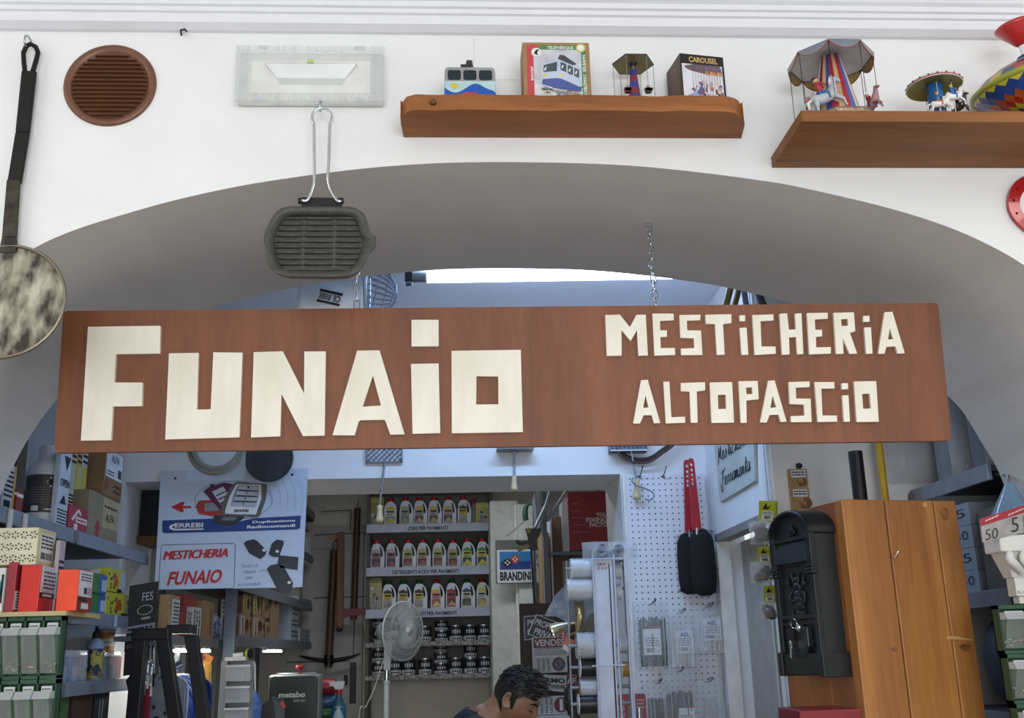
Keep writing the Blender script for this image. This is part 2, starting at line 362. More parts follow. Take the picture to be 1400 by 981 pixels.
LET = [
 (zl3, [(213,197),(633,191),(630,352),(375,356),(366,520),(530,520),(527,657),(358,659),(347,855),(172,857)]),
 (zl3, [(683,351),(855,348),(845,677),(925,675),(940,345),(1109,347),(1091,838),(661,850)]),
 (zln, [(110,138),(370,130),(560,508),(563,132),(754,131),(743,884),(550,888),(358,510),(346,890),(86,901)]),
 (zl4, [(205,293),(335,291),(480,778),(397,780),(368,700),(360,694),(225,696),(213,704),(190,784),(62,783)], [(296,437),(343,611),(236,618)]),
 (zl4, [(520,114),(677,114),(678,268),(520,268)]), (zl4, [(517,370),(677,367),(687,771),(526,775)]),
 (zl4, [(752,294),(1154,288),(1166,765),(754,772)], [(897,441),(1023,443),(1024,604),(895,605)]),
 (zl5, [(128,142),(222,139),(286,220),(328,140),(387,140),(401,400),(341,402),(331,240),(291,307),(232,238),(233,401),(138,403)]),
 (zl5, [(430,133),(565,133),(567,175),(478,180),(480,240),(523,240),(522,281),(481,283),(483,353),(573,352),(576,397),(443,401)]),
 (zl5, [(602,142),(737,140),(735,175),(650,178),(652,240),(740,241),(749,397),(614,398),(612,356),(698,353),(695,291),(609,287)]),
 (zl5, [(768,140),(934,137),(935,193),(881,200),(891,395),(842,397),(830,200),(771,198)]),
 (zl5, [(986,144),(1022,144),(1022,181),(988,181)]), (zl5, [(987,224),(1031,222),(1043,396),(1000,396)]),
 (zl6, [(-100,142),(34,138),(36,177),(-48,181),(-41,343),(48,343),(50,389),(-85,397)]),
 (zl6, [(73,134),(122,131),(134,236),(178,233),(172,133),(214,131),(226,391),(187,393),(180,282),(134,285),(138,393),(90,396)]),
 (zl6, [(248,130),(381,127),(382,165),(299,170),(302,236),(345,236),(346,278),(306,281),(308,349),(402,346),(401,388),(264,393)]),
 (zl6, [(418,128),(549,124),(558,246),(524,256),(570,388),(522,390),(478,290),(483,389),(435,391)], [(467,168),(510,167),(512,210),(470,212)]),
 (zl6, [(608,148),(648,146),(650,184),(610,186)]), (zl6, [(615,222),(658,220),(668,388),(628,390)]),
 (zl6, [(745,124),(795,121),(874,386),(829,388),(815,342),(757,345),(744,389),(704,389)], [(778,228),(801,296),(767,299)]),
 (zl5, [(357,558),(400,556),(480,831),(440,833),(426,782),(374,782),(350,835),(307,834)], [(386,653),(405,732),(371,735)]),
 (zl5, [(500,568),(538,567),(551,795),(638,791),(639,830),(516,834)]),
 (zl5, [(611,576),(766,571),(767,623),(713,630),(719,829),(676,830),(668,632),(612,628)]),
 (zl5, [(796,573),(939,569),(951,829),(808,831)], [(848,652),(898,651),(901,741),(851,743)]),
 (zl5, [(980,565),(1103,563),(1109,680),(1030,688),(1032,830),(995,831)], [(1028,605),(1067,604),(1069,646),(1031,648)]),
 (zl6, [(1,562),(42,558),(119,823),(82,825),(67,778),(10,780),(-8,828),(-50,828)], [(29,655),(53,731),(15,735)]),
 (zl6, [(132,570),(265,566),(266,602),(177,606),(180,675),(272,676),(279,825),(148,826),(145,788),(234,784),(230,714),(139,710)]),
 (zl6, [(297,570),(424,570),(425,611),(341,612),(348,783),(440,784),(442,823),(318,825)]),
 (zl6, [(470,578),(510,577),(513,615),(472,617)]), (zl6, [(474,656),(514,654),(524,822),(486,824)]),
 (zl6, [(549,566),(691,564),(708,823),(567,825)], [(601,645),(650,644),(658,738),(608,741)])]
LETTER = mat('#f6f0e0', .45, h2='#e4dcc6', scale=14, stretch=(1, 1, .25), lo=.3, hi=.6)
for e in LET:
    f = e[0]; P = [[atp(*f(*p), SO+wa*.010, wa) for p in l] for l in e[1:]]
    mb = MB(); mb.prism3(P[0], wa*-.010, LETTER, P[1:], ms=LETTER)
    mb.build('letter', sign, bevel=.0018)
# chains hanging from the soffit
def chain(label, top, bot):
    t = thing('chain', label, 'chain', top)
    d = bot-top; L = d.length; d.normalize(); n = round(L/.026); st = L/n; e1 = V((1, 0, 0)); e1 = (e1-d*e1.dot(d)).normalized(); e2 = d.cross(e1)
    mb = MB(); mb.tube([top+V((0, 0, .012)), top-V((0, 0, .004))], .004, STEEL); mb.tube([top+V((0, 0, -.012))+e1*.008*math.sin(a)+V((0, 0, .009*math.cos(a))) for a in [2*PI*i/12 for i in range(12)]], .0018, STEEL, 6, True)
    mb.build('eye_hook', t)
    for i in range(n):
        c = top+d*(st*(i+.5))-V((0, 0, .012 if i == 0 else 0)); a = e1 if i % 2 else e2
        P = []
        for k in range(14):
            q = 2*PI*k/14; P.append(c+a*.0068*math.cos(q)+d*(.0100*math.sin(q)+math.copysign(.006, math.sin(q))))
        MB().tube(P, .0019, CHROME, 6, True).build('link', t)
    return t
topz = lambda x: SO+va*(SH/2)+ua*x-wa*.011
ct = at(887, 308, .31)
b = atp(896, 415, SO-wa*.011, wa); b = topz((b-SO).dot(ua)); chain('steel chain between the arch and the sign, above the small top lettering', V((ct.x, .31, 2.666)), b)
b = atp(488, 420, SO-wa*.011, wa); b = topz((b-SO).dot(ua)); chain('steel chain dropping to the sign just behind the griddle pan', V((b.x-.015, .31, 2.66)), b)

# ================================================================== THINGS ON THE FRONT WALL
# round brown vent grille
c = at(151, 117, 0); R = (at(215, 117, 0)-at(88, 117, 0)).length/2
BR = mat('#79523f', .38, .25, scale=30); BRD = mat('#80583a', .42, .2)
t = thing('vent_grille', 'round brown louvred vent grille on the white wall', 'vent', c)
fr = front((c.x, 0, c.z))
mb = MB(); mb.lathe([(R, .0), (R, .003), (R*.985, .006), (R*.93, .007), (R*.84, .006), (R*.82, .003), (R*.80, .002)], (c.x, 0, c.z), BR, (0, -1, 0), 64, caps=False); mb.build('rim', t)
mb = MB(); mb.prism(circ(0, 0, R*.83, 48), BRD, fr, 0, .0012); n = 15
for i in range(n):
    v = (i-(n-1)/2)*R*1.56/n; h = R*1.56/n; hw = math.sqrt(max(0, (R*.80)**2-v*v))*.97
    mb.hexa([fr(-hw, v-h*.42, .012), fr(hw, v-h*.42, .012), fr(hw, v-h*.42, .009), fr(-hw, v-h*.42, .009), fr(-hw*.97, v+h*.42, .003), fr(hw*.97, v+h*.42, .003), fr(hw*.97, v+h*.42, .001), fr(-hw*.97, v+h*.42, .001)], BRD)
    for sx in (-1, 1): mb.hexa([fr(sx*hw, v-h*.42, .012), fr(sx*(hw+.006), v-h*.3, .004), fr(sx*(hw+.006), v-h*.3, .001), fr(sx*hw, v-h*.42, .001), fr(sx*hw, v+h*.42, .003), fr(sx*(hw+.004), v+h*.3, .003), fr(sx*(hw+.004), v+h*.3, .001), fr(sx*hw, v+h*.42, .001)], BR)
mb.build('louvre', t)
# steel pizza peel hanging on a hook
t = thing('pizza_peel', 'round worn steel pizza peel with long dark iron handle hanging on the wall', 'pizza peel', at(20, 470, -.03))
PEEL = mat('#b4ae9c', .36, .75, h2='#3f3732', scale=26, stretch=(1, 1, .5), lo=.40, hi=.66, bump=.1, detail=10)
IRON = mat('#23211f', .5, .6, scale=25); IRONW = mat('#4a463d', .5, .6, h2='#2a2623', scale=30)
pc = at(3, 409, -.03); rx = (at(88, 409, -.03)-pc).length; rz = (at(3, 332, -.03)-pc).length; fr = front((pc.x, -.015, pc.z))
mb = MB(); mb.prism(circ(0, 0, rx*.97, 56, rz*.97), PEEL, fr, 0, .003)
mb.build('blade', t)
mb = MB(); mb.tube([fr(rx*.975*math.cos(a), rz*.975*math.sin(a), .004) for a in [2*PI*i/56 for i in range(56)]], .0035, mat('#8d8672', .3, .9), 8, True); mb.build('rim', t)
P = [at(12, 326, -.025), at(18, 250, -.025)]; q = [at(18.5, 250, -.025), at(30, 180, -.025), at(39, 96, -.025)]
mb = MB()
def strap(mb, P, ws, th, m):
    for i in range(len(P)-1):
        a, b = P[i], P[i+1]; w0, w1 = ws[i], ws[i+1]; d = V((0, th, 0))
        mb.hexa([a+V((-w0, 0, 0)), a+V((w0, 0, 0)), a+V((w0, 0, 0))+d, a+V((-w0, 0, 0))+d, b+V((-w1, 0, 0)), b+V((w1, 0, 0)), b+V((w1, 0, 0))+d, b+V((-w1, 0, 0))+d], m)
strap(mb, [at(10, 345, -.02), at(12, 324, -.025), at(18, 245, -.025)], [.019, .0155, .0145], .008, IRONW); mb.build('socket', t, bevel=.002)
mb = MB(); strap(mb, q, [.0150, .0155, .0165], .010, IRON); mb.build('shaft', t, bevel=.003)
mb = MB(); mb.tube([at(34, 98, -.02), at(32.5, 84, -.02), at(32, 72, -.02), at(36, 63, -.02), at(42, 60, -.02), at(49, 64, -.02), at(52, 72, -.02), at(49, 84, -.02), at(45, 97, -.02)], .0055, IRON, 8); mb.build('hanging_loop', t)
def hook(label, px, py, dx=0):
    a = at(px, py, 0); mb = MB()
    mb.tube([a+V((0, .004, .012)), a+V((0, -.02, .012)), a+V((0, -.032, .004)), a+V((0, -.034, -.010)), a+V((0, -.028, -.018)), a+V((0, -.021, -.016))], .0026, STEEL, 8)
    return tag(mb.build('wall_hook'), label, 'hook')
hook('steel hook holding the pizza peel handle', 42, 62)
hook('steel hook holding the griddle pan handle', 440, 150)
a = at(250, 48, 0); mb = MB(); mb.tube([a+V((-.004, .003, 0)), a+V((0, -.02, 0)), a+V((.012, -.03, -.004)), a+V((.017, -.03, -.010))], .0022, IRON, 6); tag(mb.build('bent_nail'), 'small bent nail sticking out under the cornice', 'nail')
# emergency light
x0, x1, z0, z1 = pr(321, 63, 526, 138, -.035)
t = thing('emergency_light', 'rectangular white emergency light with ribbed clear cover above the griddle pan', 'light', ((x0+x1)/2, 0, z0)); fr = front(((x0+x1)/2, -.002, (z0+z1)/2)); hw, hh = (x1-x0)/2, (z1-z0)/2
mb = MB(); mb.box(-hw+.004, hw-.004, -hh+.004, hh-.004, 0, .012, mat('#dfe0da', .4), fr); mb.build('housing', t, bevel=.003)
mb = MB(); mb.box(-hw*.8, hw*.8, -hh*.55, hh*.62, .012, .0135, mat('#f4f4ee', .35), fr)
P = [fr(-hw*.62, hh*.46, .024), fr(hw*.62, hh*.46, .024), fr(hw*.46, -hh*.02, .015), fr(-hw*.46, -hh*.02, .015)]; mb.poly(P[::-1], mat('#ffffff', .2)); mb.box(-hw*.62, hw*.62, hh*.44, hh*.49, .0135, .026, WHITE, fr)
mb.poly([fr(-hw*.46, -hh*.02, .015), fr(hw*.46, -hh*.02, .015), fr(hw*.42, -hh*.25, .0145), fr(-hw*.42, -hh*.25, .0145)][::-1], mat('#cfd2cc', .4)); mb.build('reflector', t)
mb = MB(); mb.box(-.008, .006, hh*.44, hh*.54, .024, .030, mat('#b4d22c', .4), fr); mb.build('indicator_led', t)
mb = MB(); CL = clear('#f6f7f7', .14, .06, 3, .01)
mb.box(-hw, hw, -hh, hh, .0325, .034, CL, fr)
for (a, b, c_, d) in ((-hw, hw, -hh, -hh+.002), (-hw, hw, hh-.002, hh), (-hw, -hw+.002, -hh, hh), (hw-.002, hw, -hh, hh)): mb.box(a, b, c_, d, .012, .034, CL, fr)
RIB = clear('#dfe3e8', .38, .1, 3, .02); rg = random.Random(3)
for sx in (-1, 1):
    for i in range(7): u = sx*(hw-.004-i*.0042); mb.box(u-.0008, u+.0008, -hh, hh, .034, .0355, RIB, fr)
for i in range(46):
    u = -hw*.82+hw*1.64*i/45+rg.uniform(-.002, .002); l = rg.choice((.16, .22, .26))
    if rg.random() < .7: mb.box(u-.0007, u+.0007, hh*(1-l), hh, .034, .0352, RIB, fr)
    if rg.random() < .7: mb.box(u-.0007, u+.0007, -hh, -hh*(1-l), .034, .0352, RIB, fr)
for u in (-hw*.64, hw*.66):
    for v in (hh*.93, -hh*.93): mb.box(u-.011, u+.011, v-.004, v+.004, .034, .037, RIB, fr)
mb.build('cover', t)
# griddle pan
def zg(x, y): return 340+x/3.925, 140+y/3.925
t = thing('griddle_pan', 'black ribbed cast iron griddle pan with folding steel wire handle', 'pan', at(436, 376, -.05))
CI = mat('#4c4b47', .5, .2, scale=90, var=.12, bump=.1); CIB = mat('#222223', .45, .4); YG = -.05
out = [(80,735),(88,690),(128,610),(165,570),(215,556),(540,558),(590,572),(625,605),(640,650),(655,705),(684,722),(682,776),(655,790),(640,830),(618,870),(585,910),(535,931),(420,936),(200,932),(140,912),(108,875),(95,810)]
inn = [(112,740),(118,700),(150,628),(180,600),(222,592),(535,594),(572,606),(598,632),(612,690),(628,722),(660,735),(660,768),(628,780),(612,820),(590,862),(560,893),(520,908),(420,912),(205,908),(158,890),(132,855),(124,800)]
flo = [(140,745),(148,700),(178,645),(205,622),(240,612),(530,612),(556,622),(578,645),(595,700),(606,735),(612,750),(606,770),(596,810),(578,850),(552,880),(515,895),(420,899),(210,896),(175,878),(155,845),(148,800)]
A_ = [at(*zg(*p), YG) for p in out]; B_ = [at(*zg(*p), YG) for p in inn]
def resamp(L, n):
    d = [0]
    for i in range(len(L)): d.append(d[-1]+(L[(i+1) % len(L)]-L[i]).length)
    o = []
    for k in range(n):
        s_ = d[-1]*k/n; i = max(j for j in range(len(L)) if d[j] <= s_); f_ = (s_-d[i])/(d[i+1]-d[i]); o.append(L[i].lerp(L[(i+1) % len(L)], f_))
    return o
n = 66; A_ = resamp(A_, n); B_ = resamp(B_, n); C_ = [p-V((0, .018, 0)) for p in resamp([at(*zg(*p), YG+.018) for p in flo], n)]; D = lambda L, d: [p+V((0, d, 0)) for p in L]
cc = sum(A_, V())/n; sc = lambda L, f_: [cc+(p-cc)*f_ for p in L]
mb = MB(); mb.ring([D(sc(A_, .90), .034), D(sc(A_, .95), .026), D(A_, .002), D(A_, 0), D(sc(A_, .985), -.001), D(B_, .002), D(C_, .018)][::-1], CI, False)
mb.prism3([p+V((0, .0175, 0)) for p in C_], (0, .012, 0), CI)
body = mb.build('pan_body', t)
mb = MB()
for cx0, cx1 in ((150, 290), (305, 455), (472, 605)):
    for i in range(10):
        y = 622+i*30.5; sh = -(i*3.4 if i < 6 else 17); f_ = abs(i-4.6)/4.6; 
        a, b = cx0+sh*.3+(45*f_**2 if cx0 == 150 else 0), cx1+sh*.6-(35*f_**2 if cx0 == 472 else 0)
        p0, p1 = at(*zg(a, y), YG+.014), at(*zg(b, y), YG+.014)
        mb.tube([p0+V((0, .004, 0)), p0.lerp(p1, .06)-V((0, .001, 0)), p0.lerp(p1, .94)-V((0, .001, 0)), p1+V((0, .004, 0))], .0034, CI, 6)
mb.build('rib', body)
mb = MB(); mb.prism3([at(*zg(*p), YG) for p in ((282,555),(282,508),(500,512),(498,556))], (0, .014, 0), CIB)
for x in (282, 494): mb.lathe([(.007, -.006), (.007, .006)], at(*zg(x, 528), YG+.004), CIB, (1, 0, 0), 12)
mb.build('handle_bracket', t, bevel=.003)
P = smoothpath([tuple(at(*zg(*p), YG-.004)) for p in ((285,526),(318,522),(350,435),(352,300),(350,125),(340,95),(350,52),(390,30),(432,48),(446,90),(436,125),(430,300),(428,435),(470,522),(496,530))], 4)
mb = MB(); mb.tube(P, .0036, CHROME, 8); mb.build('wire_handle', t)
# red horseshoe at the right edge
c = at(1420, 282, -.012); mb = MB(); fr = front((c.x, -.004, c.z)); RH = mat('#b01822', .2, .1, coat=.5)
def hs(r0, w, a0=-PI*.82): return [(r0*math.cos(a)*(1 if math.sin(a) > 0 else 1-.28*abs(math.sin(a))**2), r0*1.12*math.sin(a)) for a in [PI*1.30-(PI*1.60)*i/30 for i in range(31)]]
R = (at(1420, 282, -.012)-at(1379, 282, -.012)).length; o_ = hs(R, 0); i_ = hs(R*.62, 0)
mb.prism(o_+i_[::-1], RH, fr, 0, .009, holes=[circ(o_[k][0]*.82, o_[k][1]*.82, .0032, 8) for k in (4, 7, 10, 20, 23, 26)])
tag(mb.build('horseshoe', bevel=.0025), 'glossy red horseshoe with nail holes hung under the plank shelf', 'horseshoe')

# ================================================================== TOY SHELVES ON THE FRONT WALL
BEAM = wood('#bd7639', '#774318', 'x', 8, .62, .25, True, 4.5); PLANK = wood('#a86a2d', '#693c15', 'x', 8, .62, .25, True, 4)
zb1 = at(780, 188.5, 0).z; yf1 = atz(780, 151, zb1).y; zt1 = at(780, 130, yf1).z
xa, xb = at(549, 152, yf1).x, at(1019, 150, yf1).x; xa0, xb0 = at(552, 186, 0).x, at(1013, 186, 0).x; r_ = .035
xl_ = at(548, 170, yf1*.5).x; xr_ = at(1018, 171, yf1*.5).x
pl = [(xa0, 0), (xl_, yf1*.5), (xa-.004, yf1*.8), (xa, yf1+r_), (xa+.010, yf1+.011), (xa+.03, yf1)]
q = [(xb-.05, yf1), (xb-.033, yf1+.003), (xb-.018, yf1+.010), (xb-.007, yf1+.02), (xb+.001, yf1+r_), (xb+.003, yf1*.8), (xr_, yf1*.5), (xb0, 0)]
n_ = 14; fr_ = [(pl[-1][0]+(q[0][0]-pl[-1][0])*i/n_, yf1+.004*math.sin(i*1.9)*math.sin(i*.7)) for i in range(1, n_)]
mb = MB(); mb.prism3([V((x, y, zt1)) for x, y in pl+fr_+q], (0, 0, zb1-zt1), BEAM)
kn = at(592, 139, yf1); mb.tube([kn+V((0, .01, 0)), kn+V((0, -.006, -.002))], [.010, .006], mat('#5b341b', .5), 10)
tag(mb.build('toy_shelf', bevel=.006), 'thick brown wooden shelf with rounded ends above the arch, holding two toys and two boxes', 'shelf')
zb2 = at(1200, 229.5, 0).z; yf2 = atz(1200, 166, zb2).y; zt2 = at(1200, 151.5, yf2).z
mb = MB(); x0 = at(1096, 160, yf2).x
mb.prism3([V((x0+.0, 0, zt2)), V((x0, yf2, zt2)), V((x0+1.1, yf2, zt2)), V((x0+1.1, 0, zt2))], (0, 0, zb2-zt2), PLANK)
tag(mb.build('toy_shelf', bevel=.004), 'deep square-edged brown plank shelf near the corner, with carousels and a spinning top', 'shelf')

# tin cable car
x0, x1, _, z1 = pr(608, 92, 677, 128, yf1+.02); Y = yf1+.02; z0 = zt1; w_ = x1-x0; h_ = z1-z0
t = thing('toy_cable_car', 'tin toy cable car painted with blue mountains and a yellow sun', 'toy', ((x0+x1)/2, Y+.04, z0)); fr = front(((x0+x1)/2, Y, z0)); hw = w_/2
SILV = mat('#a9a9a6', .35, .5); P = [(-hw-.002, 0), (hw+.002, 0), (hw, h_*.85)] + [(hw-.008+.008*math.cos(a), h_-.008+.008*math.sin(a)) for a in (0, .8, PI/2)] + [(-hw+.008+.008*math.cos(a), h_-.008+.008*math.sin(a)) for a in (PI/2, 2.3, PI)] + [(-hw, h_*.85)]
mb = MB(); mb.prism(P, SILV, fr, -.075, 0); mb.build('body', t, bevel=.003)
mb = MB(); hz = h_*.56; P = [(-hw, 0), (hw, 0), (hw, hz), (-hw, hz)]; mb.prism(P, mat('#b9d9da', .35), fr, .0002, .0012)
hill = [(-hw, 0), (hw, 0), (hw, hz*.36)]+[(hw-w_*k/16, hz*(.45+.40*math.exp(-((k-6.2)/3.2)**2)-.12*math.exp(-((k-12.5)/2)**2)+.06*(k > 14))) for k in range(1, 16)]+[(-hw, hz*.62)]
mb.prism(hill, mat('#1f58b5', .3), fr, .0012, .0022); mb.prism(circ(-hw*.62, hz*.72, hz*.16, 14), mat('#e8c63c', .3), fr, .0012, .0024); mb.box(-hw*.3, hw*.28, 0, hz*.34, .0022, .003, mat('#c53a44', .3), fr)
mb.build('painted_panel', t)
for i in range(3):
    u = (-.62+.62*i)*hw; mb = MB(); mb.prism(rrect(u-hw*.26, h_*.60, u+hw*.26, h_*.90, .005), mat('#1d2a33', .12), fr, .0003, .0015); mb.build('window', t)
mb = MB(); BK = mat('#3c3c3c', .4, .3); mb.prism([(-hw*.22, h_-.002), (hw*.18, h_-.002), (hw*.10, h_+.026), (-hw*.12, h_+.026)], BK, fr, -.03, -.012)
mb.box(-hw*.36, -hw*.06, h_+.004, h_+.027, -.042, -.030, BK, fr); mb.box(-hw*.02, hw*.44, h_-.001, h_+.017, -.042, -.030, BK, fr); mb.tube([fr(0, h_+.012, -.010), fr(0, h_+.012, -.032)], .003, INK, 8)
mb.build('roof_bracket', t, bevel=.0015)
# boxed cable car
Y = yf1+.025; x0, x1, _, z1 = pr(715, 58, 807, 128, Y); z0 = zt1; w_, h_ = x1-x0, z1-z0
mb = MB(); mb.box(x0, x1, Y, Y+.07, z0, z1, mat('#a47f58', .75, scale=60)); t = tag(mb.build('toy_box', bevel=.0015), 'kraft card toy box printed with a cable car and red and green bands', 'box')
fr = front((x0, Y, z0)); mb = MB(); RD, GR = mat('#c9474b', .5), mat('#4f8a45', .5)
m_ = .065*w_; mb.rect(fr, m_, 0, m_+.17*w_, h_*.95, RD); mb.rect(fr, w_*.26, h_*.86, w_*.93, h_*.95, GR); mb.rect(fr, w_*.86, 0, w_*.94, h_*.95, GR, .0007); mb.rect(fr, m_, -.0, w_*.94, .004, GR)
mb.prism(rrect(w_*.16, .008, w_*.87, h_*.87, .008), mat('#d8d8de', .5, h2='#b9bac2', scale=30), fr, 0, .0011)
for i in range(26):
    rg = random.Random(i); mb.box(a := w_*(.17+.68*rg.random()), a+.012*rg.random()+.003, b := (.010+.025*rg.random()), b+.003, .0011, .0016, mat('#6b6a60', .6) if i % 2 else mat('#c7b878', .6), fr)
K = lambda P: [(u*w_, v*h_) for u, v in P]
mb.prism(K([(.27, .28), (.30, .62), (.55, .72), (.86, .55), (.85, .15), (.5, .20)]), mat('#c3cede', .5), fr, .0011, .0016)
mb.prism(K([(.27, .28), (.285, .36), (.40, .37), (.48, .38), (.56, .37), (.62, .34), (.85, .22), (.85, .15), (.5, .20)]), mat('#4d5b9c', .5), fr, .0016, .002)
for P in ([(.30, .48), (.31, .60), (.51, .66), (.50, .50)], [(.555, .52), (.56, .66), (.645, .62), (.64, .48)], [(.66, .46), (.665, .61), (.74, .57), (.735, .43)], [(.755, .42), (.76, .56), (.83, .52), (.825, .38)]): mb.prism(K(P), mat('#4a5660', .4), fr, .0016, .002); mb.prism(K([(P[0][0]+.015, P[0][1]+.02), (P[0][0]+.02, P[0][1]+.07), (P[0][0]+.05, P[0][1]+.09), (P[0][0]+.035, P[0][1]+.03)]), WHITE, fr, .002, .0023)
for u in (.32, .58): mb.prism(circ(u*w_, .43*h_, .022*w_, 12), mat('#e6cf52', .5), fr, .0016, .0021)
mb.prism(K([(.28, .25), (.5, .17), (.85, .12), (.8, .09), (.52, .11), (.36, .18)]), mat('#84858c', .5), fr, .0011, .0015)
mb.prism(K([(.52, .71), (.55, .78), (.62, .77), (.80, .62), (.74, .60)]), mat('#454a50', .5), fr, .0016, .002)
mb.prism(circ(.205*w_, h_*.82, .075*w_, 20), WHITE, fr, .001, .0018); mb.prism(K([(.17, .80), (.20, .86), (.245, .87), (.215, .81), (.23, .77), (.20, .78)]), INK, fr, .0018, .0022)
mb.prism(circ(.87*w_, h_*.90, .075*w_, 20), mat('#c9c16c', .5), fr, .001, .0018); mb.prism(circ(.87*w_, h_*.90, .052*w_, 18), WHITE, fr, .0018, .0021)
mb.text('TÉLÉPHÉRIQUE', fr, w_*.37, h_*.872, w_*.76, h_*.94, WHITE, .0014, .02)
Fv = Fr(fr(w_*.10, h_*.34), (0, 0, 1), (-1, 0, 0), (0, -1, 0)); mb.text('EGVAP', Fv, 0, -.052*w_, .24*h_, -.002, WHITE, .0014, .03)
Fv = Fr(fr(w_*.905, h_*.10), (0, 0, 1), (-1, 0, 0), (0, -1, 0)); mb.text('CABLEWAY  SEILBAHN', Fv, 0, -.03*w_, .68*h_, .02*w_, WHITE, .0014, .02)
mb.build('printed_front', t)

def horse(parent, c, L, yaw, body, sad, shirt, pitch=0, hair='#3b2a20', name='horse'):
    """small moulded horse with a rider; c = middle of the belly"""
    R_ = Matrix.Rotation(yaw, 3, 'Z') @ Matrix.Rotation(-pitch, 3, 'Y'); f = lambda x, y, z: c+R_ @ V((x*L, y*L, z*L))
    B = mat(body, .35); mb = MB()
    mb.tube([f(-.30, 0, .02), f(-.26, 0, .03), f(-.1, 0, .0), f(.1, 0, 0), f(.24, 0, .05), f(.36, 0, .20), f(.42, 0, .31)], [.06*L, .12*L, .115*L, .115*L, .12*L, .075*L, .05*L], B, 10)
    mb.tube([f(.38, 0, .33), f(.46, 0, .31), f(.56, 0, .22)], [.05*L, .055*L, .03*L], B, 8)
    for y in (-.03, .03): mb.tube([f(.41, y, .35), f(.40, y, .42)], [.018*L, .004*L], B, 6)
    for x, y, k in ((.24, .06, .10), (.22, -.06, .16), (-.24, .06, -.12), (-.26, -.06, -.05)): mb.tube([f(x, y, -.04), f(x+k, y, -.18), f(x+k*1.2-.05, y, -.30), f(x+k*1.2-.03, y, -.33)], [.055*L, .032*L, .024*L, .03*L], B, 7)
    mb.tube([f(-.31, 0, .05), f(-.42, 0, .02), f(-.46, 0, -.14)], [.03*L, .04*L, .012*L], mat('#e6e2da', .5), 7); mb.tube([f(.26, 0, .17), f(.34, 0, .31), f(.38, 0, .37)], [.02*L, .035*L, .02*L], mat('#e6e2da', .5), 7)
    h = mb.build(name, parent)
    mb = MB(); mb.tube([f(-.1, 0, .105), f(.1, 0, .10)], .075*L, mat(sad, .4), 8)
    mb.tube([f(.0, 0, .12), f(.01, 0, .22), f(.02, 0, .34), f(.02, 0, .37)], [.07*L, .065*L, .075*L, .03*L], mat(shirt, .5), 8); mb.ball(f(.025, 0, .43), .06*L, mat('#d8a583', .5), 8); mb.ball(f(.015, 0, .455), (.062*L, .062*L, .045*L), mat(hair, .5), 8)
    for s in (-1, 1): mb.tube([f(.02, s*.07, .33), f(.10, s*.09, .26), f(.17, s*.04, .25)], .022*L, mat(shirt, .5), 6); mb.tube([f(.0, s*.07, .14), f(.08, s*.115, .06), f(.06, s*.12, -.06)], [.035*L, .03*L, .022*L], mat(sad, .5), 6)
    mb.build('rider', h); return h
def canopy(t, c, R, rise, n, inner, outer, a0=0, flap=0, flapm=None, edge='#6a6e78', trim=None):
    rim = [c+V((R*math.cos(a0+2*PI*i/n), R*math.sin(a0+2*PI*i/n), 0)) for i in range(n)]; ap = c+V((0, 0, rise)); up = V((0, 0, .0015))
    mb = MB(); I, O = mat(inner, .45), mat(outer, .45)
    for i in range(n):
        a, b = rim[i], rim[(i+1) % n]; m_ = (a+b)/2; m2 = c+(m_-c)*.12+V((0, 0, rise*.9))
        mb.add([ap, a, m_], [(0, 1, 2)], I); mb.add([ap, m_, b], [(0, 1, 2)], I); mb.add([ap+up, a+up, m_+up], [(0, 2, 1)], O); mb.add([ap+up, m_+up, b+up], [(0, 2, 1)], O)
    cn = mb.build('canopy', t)
    mb = MB(); mb.tube(rim, R*.018, mat(edge, .4), 6, True); mb.build('rim', cn)
    if flap:
        for i in range(n):
            a, b = rim[i], rim[(i+1) % n]; d = b-a; od = ((a+b)/2-c).normalized()*flap*.25; mb = MB()
            P = [a+d*(k/8)+(V((0, 0, -flap))+od)*math.sin(PI*k/8)**.7 for k in range(9)]; N = od.normalized()*.0012
            mb.add(P, [tuple(range(9))], mat(flapm, .45)); mb.add([p+N for p in P], [tuple(range(9))[::-1]], mat(trim[0], .45))
            mb.tube(P, R*.014, mat(trim[1], .4), 5); mb.build('flap', cn)
    return rim
# small flying carousel
Y = yf1+.055; c = at(865.5, 90, Y); R = (at(894, 90, Y)-at(837, 90, Y)).length/2
t = thing('toy_carousel', 'small tin carousel with olive hexagonal canopy and hanging seats', 'toy', (c.x, Y, zt1))
c.z = at(865, 88, Y).z
rim = canopy(t, c, R, .012, 6, '#8d8554', '#5d5a3e', PI/6*0, edge='#3a3a2a')
mb = MB(); bz = zt1
for k in range(6): zz0 = bz+(c.z-bz)*k/6*.86; zz1 = bz+(c.z-bz)*(k+1)/6*.86; ra, rb = .0165-.009*k/6, .0165-.009*(k+1)/6; mb.lathe([(ra, zz0), (rb, zz1)], (c.x, Y, 0), mat('#8c2f3c', .4) if k % 2 == 0 else mat('#3c3f8e', .4), n=6)
mb.lathe([(.002, bz+(c.z-bz)*.86), (.002, c.z+.012)], (c.x, Y, 0), GREYM, n=8); mb.lathe([(.010, c.z+.002), (.006, c.z-.004)], (c.x, Y, 0), DKM, n=12); mb.build('tower', t)
mb = MB(); mb.lathe([(R*.85, bz), (R*.85, bz+.006), (R*.6, bz+.008)], (c.x, Y, 0), mat('#8a2f3a', .4), n=24); mb.build('base', t)
